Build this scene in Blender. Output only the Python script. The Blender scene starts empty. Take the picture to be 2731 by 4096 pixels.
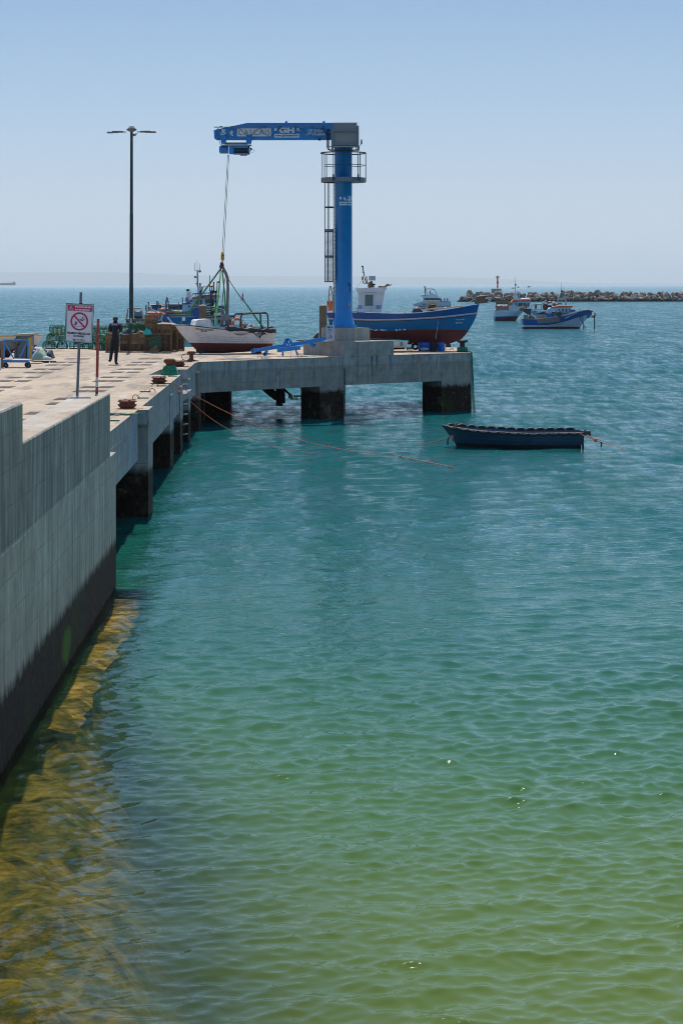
import bpy, bmesh, math, random
import numpy as np
from mathutils import Vector, Matrix
from mathutils.geometry import tessellate_polygon

# ------------------------------------------------------------------ camera, sky, sun
sc = bpy.context.scene
COL = sc.collection
R = math.radians
cam = bpy.data.cameras.new('camera'); cam_o = bpy.data.objects.new('camera', cam)
COL.objects.link(cam_o)
cam.sensor_fit = 'AUTO'; cam.sensor_width = 36; cam.lens = 70
cam_o.location = (0, 0, 5.5); cam_o.rotation_euler = (R(90), R(0.07), 0)
cam.shift_y = -907/4096
cam.clip_start = 0.5; cam.clip_end = 150000
sc.camera = cam_o

SUN_EL, SUN_AZ = 60.0, -4.0          # azimuth from +Y, negative towards -X
world = bpy.data.worlds.new('World'); sc.world = world
world.use_nodes = True
wn = world.node_tree; wn.nodes.clear()
sky = wn.nodes.new('ShaderNodeTexSky'); sky.sky_type = 'NISHITA'; sky.sun_disc = False
sky.sun_elevation = R(SUN_EL); sky.sun_rotation = R(SUN_AZ)
sky.air_density = 1.0; sky.dust_density = 0.6; sky.ozone_density = 1.0; sky.altitude = 0
wbg = wn.nodes.new('ShaderNodeBackground'); wbg.inputs['Strength'].default_value = 0.115
wout = wn.nodes.new('ShaderNodeOutputWorld')
# pale haze band low over the sea, deepening to blue upwards all round
wtc = wn.nodes.new('ShaderNodeTexCoord'); wsep = wn.nodes.new('ShaderNodeSeparateXYZ'); wn.links.new(wtc.outputs['Generated'], wsep.inputs[0])
wr = wn.nodes.new('ShaderNodeValToRGB'); wn.links.new(wsep.outputs[2], wr.inputs[0])
def lin(r,g,b): return tuple(((v/255+.055)/1.055)**2.4*7.9 for v in (r,g,b))+(1,)
SKY = [(0.0,(204,213,226)),(.03,(192,207,226)),(.075,(170,196,224)),(.145,(136,173,213)),(.30,(130,174,220)),(1.0,(108,154,212))]
e = wr.color_ramp.elements
while len(e) < len(SKY): e.new(.5)
for i,(p,c) in enumerate(SKY): e[i].position = p; e[i].color = lin(*c)
wmx = wn.nodes.new('ShaderNodeMix'); wmx.data_type = 'RGBA'; wmx.inputs[0].default_value = .88
wn.links.new(sky.outputs[0], wmx.inputs[6]); wn.links.new(wr.outputs[0], wmx.inputs[7])
wn.links.new(wmx.outputs[2], wbg.inputs['Color'])
wn.links.new(wbg.outputs[0], wout.inputs['Surface'])

sl = bpy.data.lights.new('sun', 'SUN'); sl.energy = 4.0; sl.angle = R(0.5); sl.color = (1.0, 0.95, 0.87)
so = bpy.data.objects.new('sun', sl); COL.objects.link(so)
sd = Vector((math.sin(R(SUN_AZ))*math.cos(R(SUN_EL)), math.cos(R(SUN_AZ))*math.cos(R(SUN_EL)), math.sin(R(SUN_EL))))
so.rotation_euler = sd.to_track_quat('Z', 'Y').to_euler(); so.location = (0, 30, 40)

sc.view_settings.view_transform = 'Standard'; sc.view_settings.look = 'None'
sc.view_settings.exposure = 0.17; sc.view_settings.gamma = 1.0; sc.view_settings.use_curve_mapping = False
sc.cycles.max_bounces = 6; sc.cycles.transparent_max_bounces = 12
sc.cycles.sample_clamp_indirect = 6; sc.cycles.sample_clamp_direct = 1.6; sc.cycles.pixel_filter_type = 'BLACKMAN_HARRIS'; sc.cycles.filter_width = 1.0; sc.cycles.volume_bounces = 0

# ------------------------------------------------------------------ helpers
FPX, CX, HY, CH = 7965.0, 1365.5, 1141.0, 5.5
SEA, DECK = 0.0, 2.55
def P(x, y, D):                       # the place a pixel of the photograph shows, at distance D
    return Vector(((x-CX)/FPX*D, D, CH-(y-HY)/FPX*D))
def G(x, y, z):                       # ... on the level surface of height z
    D = (CH-z)*FPX/(y-HY)
    return P(x, y, D)
W = {}                                # world location of every parent
def tag(o, label=None, cat=None, group=None, kind=None):
    if label: o['label'] = label
    if cat: o['category'] = cat
    if group: o['group'] = group
    if kind: o['kind'] = kind
    return o
def thing(name, label, cat, loc, group=None):
    o = bpy.data.objects.new(name, None); COL.objects.link(o)
    o.location = loc; o.empty_display_size = 0.2
    W[o.name] = Vector(loc)
    return tag(o, label, cat, group)
def copy_tree(o, parent=None, loc=None, rot=None):
    c = o.copy(); COL.objects.link(c)
    if parent: c.parent = parent
    if loc is not None: c.location = loc
    if rot is not None: c.rotation_euler = rot
    for ch in list(o.children): copy_tree(ch, c)
    return c
def frame_of(d):
    d = Vector(d).normalized()
    a = Vector((0,0,1)) if abs(d.z) < .9 else Vector((1,0,0))
    u = d.cross(a).normalized(); v = d.cross(u).normalized()
    return u, v
class MB:
    def __init__(s): s.v=[]; s.f=[]; s.m=[]; s.s=[]
    def add(s, vs, fs, mi=0, sm=False):
        b = len(s.v); s.v += [tuple(q) for q in vs]
        for f in fs: s.f.append(tuple(i+b for i in f)); s.m.append(mi); s.s.append(sm)
    def box(s, c, size, rot=None, mi=0, taper=1.0):
        hx, hy, hz = size[0]/2, size[1]/2, size[2]/2; c = Vector(c)
        vs = []
        for z in (-1,1):
            k = taper if z > 0 else 1
            for x, y in ((-1,-1),(1,-1),(1,1),(-1,1)):
                q = Vector((x*hx*k, y*hy*k, z*hz))
                if rot is not None: q = rot @ q
                vs.append(c+q)
        s.add(vs, [(0,3,2,1),(4,5,6,7),(0,1,5,4),(1,2,6,5),(2,3,7,6),(3,0,4,7)], mi)
        return s
    def rbox(s, c, size, r=.02, rot=None, mi=0):   # box with softened edges: octagonal plan + bevelled top/bottom
        hx, hy, hz = size[0]/2, size[1]/2, size[2]/2; c = Vector(c); r = min(r, hx*.9, hy*.9, hz*.9)
        def ring(k, z):
            a, b = hx-k, hy-k; e = r
            return [(-a+e,-b,z),(a-e,-b,z),(a,-b+e,z),(a,b-e,z),(a-e,b,z),(-a+e,b,z),(-a,b-e,z),(-a,-b+e,z)]
        rs = [ring(r*.6,-hz), ring(0,-hz+r), ring(0,hz-r), ring(r*.6,hz)]
        vs = []
        for g in rs:
            for q in g:
                q = Vector(q)
                if rot is not None: q = rot @ q
                vs.append(c+q)
        fs = [tuple(range(7,-1,-1)), tuple(range(24,32))]
        for k in range(3):
            for i in range(8):
                j = (i+1)%8; fs.append((k*8+i,k*8+j,(k+1)*8+j,(k+1)*8+i))
        s.add(vs, fs, mi)
        return s
    def cyl(s, p0, p1, r0, r1=None, n=10, mi=0, caps=True, sm=True):
        r1 = r0 if r1 is None else r1; p0 = Vector(p0); p1 = Vector(p1)
        u, v = frame_of(p1-p0); vs = []
        for p, r in ((p0,r0),(p1,r1)):
            for i in range(n):
                a = 2*math.pi*i/n; vs.append(p+u*(r*math.cos(a))+v*(r*math.sin(a)))
        fs = [(i,(i+1)%n,n+(i+1)%n,n+i) for i in range(n)]
        s.add(vs, fs, mi, sm)
        if caps:
            s.add(vs[:n], [tuple(range(n-1,-1,-1))], mi); s.add(vs[n:], [tuple(range(n))], mi)
        return s
    def tube(s, pts, r, n=6, mi=0, closed=False, sm=True, flat=None):
        pts = [Vector(q) for q in pts]; m = len(pts); vs = []
        u = None
        for i, p in enumerate(pts):
            a = pts[(i-1)%m] if (i>0 or closed) else p; b = pts[(i+1)%m] if (i<m-1 or closed) else p
            d = (b-a)
            if d.length < 1e-9: d = Vector((0,0,1))
            d.normalize()
            if u is None: u, v = frame_of(d)
            else:
                u = (u - d*u.dot(d))
                if u.length < 1e-6: u, v = frame_of(d)
                u.normalize(); v = d.cross(u).normalized()
            rr = r[i] if isinstance(r,(list,tuple)) else r
            for k in range(n):
                t = 2*math.pi*k/n
                vs.append(p+u*(rr*math.cos(t))+v*(rr*math.sin(t)*(flat or 1)))
        fs = []
        for i in range(m if closed else m-1):
            a = i*n; b = ((i+1)%m)*n
            for k in range(n): fs.append((a+k,a+(k+1)%n,b+(k+1)%n,b+k))
        s.add(vs, fs, mi, sm)
        if not closed:
            s.add(vs[:n], [tuple(range(n-1,-1,-1))], mi); s.add(vs[-n:], [tuple(range(n))], mi)
        return s
    def band(s, pts, w, th, mi=0):     # flat webbing: width w across x/y plane facing the viewer, thickness th
        pts = [Vector(q) for q in pts]; vs = []; m = len(pts)
        for i, p in enumerate(pts):
            d = (pts[min(i+1,m-1)]-pts[max(i-1,0)]).normalized()
            n_ = Vector((0,1,0)); u = d.cross(n_).normalized(); ww = w[i] if isinstance(w,(list,tuple)) else w
            for a, b in ((-1,-1),(1,-1),(1,1),(-1,1)): vs.append(p+u*(a*ww/2)+n_*(b*th/2))
        fs = [(0,1,2,3),(4*m-1,4*m-2,4*m-3,4*m-4)]
        for i in range(m-1):
            for k in range(4): fs.append((4*i+k,4*i+4+k,4*i+4+(k+1)%4,4*i+(k+1)%4))
        s.add(vs, fs, mi); return s
    def lathe(s, c, prof, n=16, mi=0, sm=True, ax=None):   # prof [(r,z)]
        c = Vector(c); vs = []
        for r, z in prof:
            for i in range(n):
                a = 2*math.pi*i/n; q = Vector((r*math.cos(a), r*math.sin(a), z))
                if ax is not None: q = ax @ q
                vs.append(c+q)
        fs = []
        for j in range(len(prof)-1):
            for i in range(n): fs.append((j*n+i,j*n+(i+1)%n,(j+1)*n+(i+1)%n,(j+1)*n+i))
        s.add(vs, fs, mi, sm)
        s.add(vs[:n], [tuple(range(n-1,-1,-1))], mi); s.add(vs[-n:], [tuple(range(n))], mi)
        return s
    def ball(s, c, r, n=10, mi=0, sc_=(1,1,1)):
        prof = [(r*math.sin(math.pi*k/8)+1e-4, -r*math.cos(math.pi*k/8)) for k in range(9)]
        b = len(s.v); s.lathe((0,0,0), prof, n, mi)
        for i in range(b, len(s.v)):
            q = s.v[i]; s.v[i] = (c[0]+q[0]*sc_[0], c[1]+q[1]*sc_[1], c[2]+q[2]*sc_[2])
        return s
    def prism(s, poly, z0, z1, mi=0, top=None, bottom=None):   # poly [(x,y)] counter-clockwise
        n = len(poly); area = sum(poly[i][0]*poly[(i+1)%n][1]-poly[(i+1)%n][0]*poly[i][1] for i in range(n))
        if area < 0: poly = poly[::-1]
        tris = tessellate_polygon([[Vector((x,y,0)) for x,y in poly]])
        up = []
        for a,b,c in tris:
            A,B,C_ = (Vector(poly[k]) for k in (a,b,c)); cr = (B-A).cross(C_-A)
            if abs(cr) > 1e-9: up.append((a,b,c) if cr > 0 else (a,c,b))
        s.add([(x,y,z1) for x,y in poly], up, mi if top is None else top)
        s.add([(x,y,z0) for x,y in poly], [(a,c,b) for a,b,c in up], mi if bottom is None else bottom)
        for i in range(n):
            p, q = poly[i], poly[(i+1)%n]
            s.add([(*p,z0),(*q,z0),(*q,z1),(*p,z1)], [(0,1,2,3)], mi)
        return s
    def plate(s, poly, th, mi=0):      # poly: 3-D points in a plane, extruded away from the viewer (+Y)
        n = len(poly); poly = [Vector(q) for q in poly]
        bm = bmesh.new()
        a = [bm.verts.new(q) for q in poly]; b_ = [bm.verts.new(q+Vector((0,th,0))) for q in poly]
        f1 = bm.faces.new(a); f2 = bm.faces.new(b_[::-1])
        for i in range(n):
            j = (i+1)%n; bm.faces.new((a[i],b_[i],b_[j],a[j]))
        bmesh.ops.triangulate(bm, faces=[f1,f2]); bmesh.ops.recalc_face_normals(bm, faces=bm.faces)
        bm.verts.index_update(); b = len(s.v); s.v += [v.co[:] for v in bm.verts]
        for f in bm.faces: s.f.append(tuple(v.index+b for v in f.verts)); s.m.append(mi); s.s.append(False)
        bm.free(); return s
    def bpx(s, x0, y0, x1, y1, D, th, mi=0):   # box whose front covers that part of the photograph at distance D
        a = P(x0,y0,D); b = P(x1,y1,D)
        return s.box(((a.x+b.x)/2, D+th/2, (a.z+b.z)/2), (abs(b.x-a.x), th, abs(b.z-a.z)), mi=mi)
    def build(s, name, mats, parent=None, loc=None, **k):
        off = W[parent.name] if parent is not None else (Vector(loc) if loc is not None else Vector((0,0,0)))
        me = bpy.data.meshes.new(name)
        me.from_pydata([(q[0]-off.x, q[1]-off.y, q[2]-off.z) for q in s.v], [], s.f)
        for m in (mats if isinstance(mats,(list,tuple)) else [mats]): me.materials.append(m)
        me.polygons.foreach_set('material_index', s.m); me.polygons.foreach_set('use_smooth', s.s)
        me.update()
        o = bpy.data.objects.new(name, me); COL.objects.link(o)
        if parent is not None: o.parent = parent
        else: o.location = off
        W[o.name] = off
        return tag(o, **k)

# ------------------------------------------------------------------ materials
class NT:
    def __init__(s, name):
        s.m = bpy.data.materials.new(name); s.m.use_nodes = True; s.t = s.m.node_tree; s.t.nodes.clear()
    def n(s, ty, **kw):
        o = s.t.nodes.new('ShaderNode'+ty)
        for k, v in kw.items():
            if k.startswith('_'): setattr(o, k[1:], v)
            else:
                key = k.replace('__',' ')
                o.inputs[int(key[1:]) if key[0]=='i' and key[1:].isdigit() else key].default_value = v
        return o
    def l(s, a, b): s.t.links.new(a, b); return b
    def math(s, op, a, b=None, clamp=False):
        o = s.t.nodes.new('ShaderNodeMath'); o.operation = op; o.use_clamp = clamp
        for i, q in enumerate((a,b)):
            if q is None: continue
            if isinstance(q,(int,float)): o.inputs[i].default_value = q
            else: s.l(q, o.inputs[i])
        return o.outputs[0]
    def mix(s, f, a, b, mode='MIX'):
        o = s.t.nodes.new('ShaderNodeMix'); o.data_type = 'RGBA'; o.blend_type = mode
        for i, q in ((0,f),(6,a),(7,b)):
            if isinstance(q,(int,float)): o.inputs[i].default_value = q
            elif isinstance(q,tuple): o.inputs[i].default_value = (*q,1) if len(q)==3 else q
            else: s.l(q, o.inputs[i])
        return o.outputs[2]
    def noise(s, vec, scale, detail=4, rough=.55, dist=0):
        o = s.n('TexNoise', Scale=scale, Detail=detail, Roughness=rough, Distortion=dist)
        if vec is not None: s.l(vec, o.inputs['Vector'])
        return o.outputs['Fac']
    def ramp(s, f, stops):
        o = s.n('ValToRGB'); e = o.color_ramp.elements
        while len(e) < len(stops): e.new(.5)
        for k, (p, c) in enumerate(stops):
            e[k].position = p; e[k].color = (*c,1) if isinstance(c,tuple) else (c,c,c,1)
        s.l(f, o.inputs[0]); return o.outputs[0]
    def mapping(s, vec, sc_, loc=(0,0,0), rot=(0,0,0)):
        o = s.n('Mapping'); o.inputs['Scale'].default_value = sc_; o.inputs['Location'].default_value = loc; o.inputs['Rotation'].default_value = rot
        s.l(vec, o.inputs[0]); return o.outputs[0]
    def out(s, sh): o = s.n('OutputMaterial'); s.l(sh, o.inputs['Surface']); return s.m
def pm(name, rgb, rough=.5, metal=0.0, var=.25, scale=6.0, bump=.0, rust=0.0, rustcol=(.16,.055,.02), streak=0.0, spec=.5):
    t = NT(name); pos = t.n('TexCoord').outputs['Object']
    a = t.noise(pos, scale, 5, .6); b = t.noise(pos, scale*4.7, 3)
    f = t.math('ADD', t.math('MULTIPLY', a, .7), t.math('MULTIPLY', b, .3))
    lo = tuple(c*(1-var) for c in rgb); hi = tuple(min(.9,c*(1+var*.7)) for c in rgb)
    c = t.ramp(f, [(.32,lo),(.5,rgb),(.7,hi)])
    if streak:
        q = t.noise(t.mapping(pos,(9,9,.7)), 1.2, 4)
        c = t.mix(t.math('MULTIPLY', t.ramp(q,[(.52,0.0),(.68,1.0)]), streak), c, tuple(x*.35 for x in rgb))
    if rust:
        q = t.noise(pos, scale*1.7, 6, .7)
        c = t.mix(t.ramp(q,[(.62-rust*.3,0.0),(.70-rust*.25,1.0)]), c, rustcol)
    p = t.n('BsdfPrincipled', Metallic=metal); t.l(c, p.inputs['Base Color'])
    p.inputs['Specular IOR Level'].default_value = spec
    r = t.ramp(b, [(.3,max(0.02,rough-.1)),(.7,min(1,rough+.12))]); t.l(r, p.inputs['Roughness'])
    if bump:
        bn = t.n('Bump', Strength=min(1,bump), Distance=.02); t.l(f, bn.inputs['Height']); t.l(bn.outputs[0], p.inputs['Normal'])
    return t.out(p.outputs[0])
def concrete(name, base=(.23,.22,.205), tide=True, boards=True, blue=0.0, bump=.5, joint=0, tide_shade_z=0.0):
    t = NT(name); pos = t.n('NewGeometry').outputs['Position']
    sep = t.n('SeparateXYZ'); t.l(pos, sep.inputs[0]); x, y, z = sep.outputs
    n1 = t.noise(pos, .55, 5, .6); n2 = t.noise(pos, 3.2, 6, .65); n3 = t.noise(pos, 22, 4)
    st = t.noise(t.mapping(pos,(3.5,3.5,.16)), 1.6, 6, .62); st2 = t.noise(t.mapping(pos,(9,9,.22)), 1.5, 4)
    c = t.ramp(t.math('ADD', t.math('MULTIPLY',n1,.55), t.math('MULTIPLY',n2,.45)),
        [(.34,tuple(v*.62 for v in base)),(.5,base),(.68,tuple(min(.6,v*1.35) for v in base))])
    c = t.mix(t.math('MULTIPLY',t.ramp(st,[(.46,0.0),(.70,1.0)]),t.ramp(n1,[(.38,.1),(.62,.75)])), c, tuple(v*.40 for v in (base[0]*.95,base[1],base[2]*1.02)))
    c = t.mix(t.math('MULTIPLY',t.ramp(st2,[(.60,0.0),(.68,1.0)]),.55), c, tuple(min(.6,v*1.7) for v in base))
    c = t.mix(t.math('MULTIPLY',t.ramp(t.noise(t.mapping(pos,(5,5,.12),(7,3,1)),1.3,3),[(.66,0.0),(.74,1.0)]),.6), c, (.17,.08,.035))
    if blue:
        q = t.noise(t.mapping(pos,(6,1.6,.3),(3,1,0)), 1.1, 5)
        c = t.mix(t.math('MULTIPLY',t.ramp(q,[(.50,0.0),(.66,1.0)]),blue), c, (.16,.25,.38))
    h = t.math('ADD', t.math('MULTIPLY',n2,.5), t.math('MULTIPLY',n3,.25))
    if joint:      # an old pour joint: sooty above, paler and browner below
        zz = t.math('ADD', z, t.math('MULTIPLY', t.math('SUBTRACT', n2, .5), .16))
        up = t.ramp(t.math('DIVIDE', zz, 5.0), [((joint-.03)/5,0.0),((joint+.03)/5,1.0)])
        s3 = t.noise(t.mapping(pos,(2.2,2.2,.22),(5,5,2)), 1.7, 6, .68)
        c = t.mix(t.math('MULTIPLY', up, t.ramp(s3,[(.38,.05),(.62,.75)])), c, (.095,.100,.100))
        c = t.mix(t.math('MULTIPLY', t.ramp(t.math('DIVIDE', z, 5.0), [(.16,.75),(.34,0.0)]), t.ramp(s3,[(.4,.1),(.6,.9)])), c, (.20,.155,.10))
        ln = t.math('LESS_THAN', t.math('ABSOLUTE', t.math('SUBTRACT', zz, joint)), .02)
        c = t.mix(t.math('MULTIPLY', ln, t.ramp(n2,[(.4,0.0),(.6,.8)])), c, (.45,.42,.36))
        c = t.mix(t.math('MULTIPLY', t.ramp(t.noise(t.mapping(pos,(7,7,.35),(1,9,4)),1.4,5,.7),[(.60,0.0),(.68,1.0)]), .7), c, (.045,.042,.040))
    if boards:
        wob = t.math('MULTIPLY', t.math('SUBTRACT', t.noise(pos,1.1,3), .5), .06)
        fz = t.math('FRACT', t.math('DIVIDE', t.math('ADD', z, wob), .42))
        gz = t.math('LESS_THAN', fz, .03)
        fy = t.math('FRACT', t.math('DIVIDE', t.math('ADD', t.math('ADD', y, t.math('MULTIPLY',x,.9)), wob), 2.35))
        gy = t.math('LESS_THAN', fy, .008)
        g = t.math('MAXIMUM', t.math('MULTIPLY',gz,t.ramp(n2,[(.4,.1),(.6,.9)])), gy)
        c = t.mix(t.math('MULTIPLY', g, .6), c, tuple(v*.3 for v in base)); h = t.math('SUBTRACT', h, t.math('MULTIPLY',g,.7))
    rf = .85
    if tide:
        e = t.math('ADD', t.math('SUBTRACT', z, tide_shade_z), t.math('MULTIPLY', t.math('SUBTRACT', t.noise(t.mapping(pos,(3,3,1.4)),1.6,6,.75), .5), .42))  # tide band; raised on quay and jetty to paint in shade below the beams
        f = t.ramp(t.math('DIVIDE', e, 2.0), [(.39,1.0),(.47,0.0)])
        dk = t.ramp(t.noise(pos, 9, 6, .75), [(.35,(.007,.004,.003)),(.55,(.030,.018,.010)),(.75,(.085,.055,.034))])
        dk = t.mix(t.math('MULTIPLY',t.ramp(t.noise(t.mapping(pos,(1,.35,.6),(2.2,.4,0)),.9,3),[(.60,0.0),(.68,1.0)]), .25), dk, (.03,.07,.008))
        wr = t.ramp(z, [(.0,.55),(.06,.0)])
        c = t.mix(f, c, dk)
        if joint:      # the bright green weed patch above the waterline
            dd = t.math('ADD', t.math('POWER', t.math('DIVIDE', t.math('SUBTRACT', y, 28.7), .65), 2.0), t.math('POWER', t.math('DIVIDE', t.math('SUBTRACT', z, .32), .30), 2.0))
            dd = t.math('ADD', dd, t.math('MULTIPLY', t.math('SUBTRACT', t.noise(t.mapping(pos,(4,4,1.5)),2.0,5,.7), .5), 3.0))
            c = t.mix(t.ramp(dd,[(.35,.85),(.95,0.0)]), c, (.05,.13,.008))
        else:          # drips below the deck edge
            s4 = t.noise(t.mapping(pos,(4,4,.25),(2,8,3)), 1.5, 5, .7)
            g4 = t.ramp(t.math('DIVIDE', z, 5.0), [(.30,0.0),(.50,1.0)])
            c = t.mix(t.math('MULTIPLY', g4, t.ramp(s4,[(.56,0.0),(.64,.85)])), c, (.05,.045,.042))
            c = t.mix(t.math('MULTIPLY', t.ramp(t.noise(pos,1.3,5,.7),[(.56,0.0),(.66,.6)]), 1.0), c, (.17,.12,.085))
    p = t.n('BsdfPrincipled', Roughness=rf); p.inputs['Specular IOR Level'].default_value = .12
    t.l(c, p.inputs['Base Color'])
    bn = t.n('Bump', Strength=bump, Distance=.035); t.l(h, bn.inputs['Height']); t.l(bn.outputs[0], p.inputs['Normal'])
    return t.out(p.outputs[0])
def pavement(name, base=(.46,.345,.24)):
    t = NT(name); pos = t.n('NewGeometry').outputs['Position']
    sep = t.n('SeparateXYZ'); t.l(pos, sep.inputs[0]); x, y, z = sep.outputs
    n1 = t.noise(t.mapping(pos,(.5,.12,1)), 1.1, 6, .62); n2 = t.noise(pos, 2.6, 6, .7); n3 = t.noise(pos, 30, 3)
    c = t.ramp(t.math('ADD', t.math('MULTIPLY',n1,.55), t.math('MULTIPLY',n2,.45)),
        [(.34,tuple(v*.55 for v in base)),(.46,tuple(v*.85 for v in base)),(.56,base),(.70,tuple(min(.75,v*1.3) for v in base))])
    c = t.mix(t.math('MULTIPLY',t.ramp(t.noise(t.mapping(pos,(1.2,.25,1),(4,2,0)),1.3,5,.7),[(.50,0.0),(.63,1.0)]),.72), c, (.19,.15,.12))
    c = t.mix(t.math('MULTIPLY',t.ramp(t.noise(t.mapping(pos,(1.2,.2,1),(9,7,0)),1.0,4),[(.56,0.0),(.68,1.0)]),.5), c, (.40,.24,.13))
    c = t.mix(t.math('MULTIPLY',t.ramp(t.noise(t.mapping(pos,(2,.3,1),(1,17,0)),1.2,3),[(.62,0.0),(.66,1.0)]),.5), c, (.48,.46,.44))
    fy = t.math('FRACT', t.math('DIVIDE', y, 5.2)); fx = t.math('FRACT', t.math('DIVIDE', t.math('ADD', x, t.math('MULTIPLY',y,.0256)), 4.1))
    g = t.math('MAXIMUM', t.math('LESS_THAN', fy, .006), t.math('LESS_THAN', fx, .006))
    c = t.mix(t.math('MULTIPLY', g, .7), c, (.10,.08,.06))
    p = t.n('BsdfPrincipled', Roughness=.8); p.inputs['Specular IOR Level'].default_value = .3
    t.l(c, p.inputs['Base Color'])
    h = t.math('SUBTRACT', t.math('ADD', t.math('MULTIPLY',n2,.4), t.math('MULTIPLY',n3,.3)), g)
    bn = t.n('Bump', Strength=.35, Distance=.02); t.l(h, bn.inputs['Height']); t.l(bn.outputs[0], p.inputs['Normal'])
    return t.out(p.outputs[0])
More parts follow.
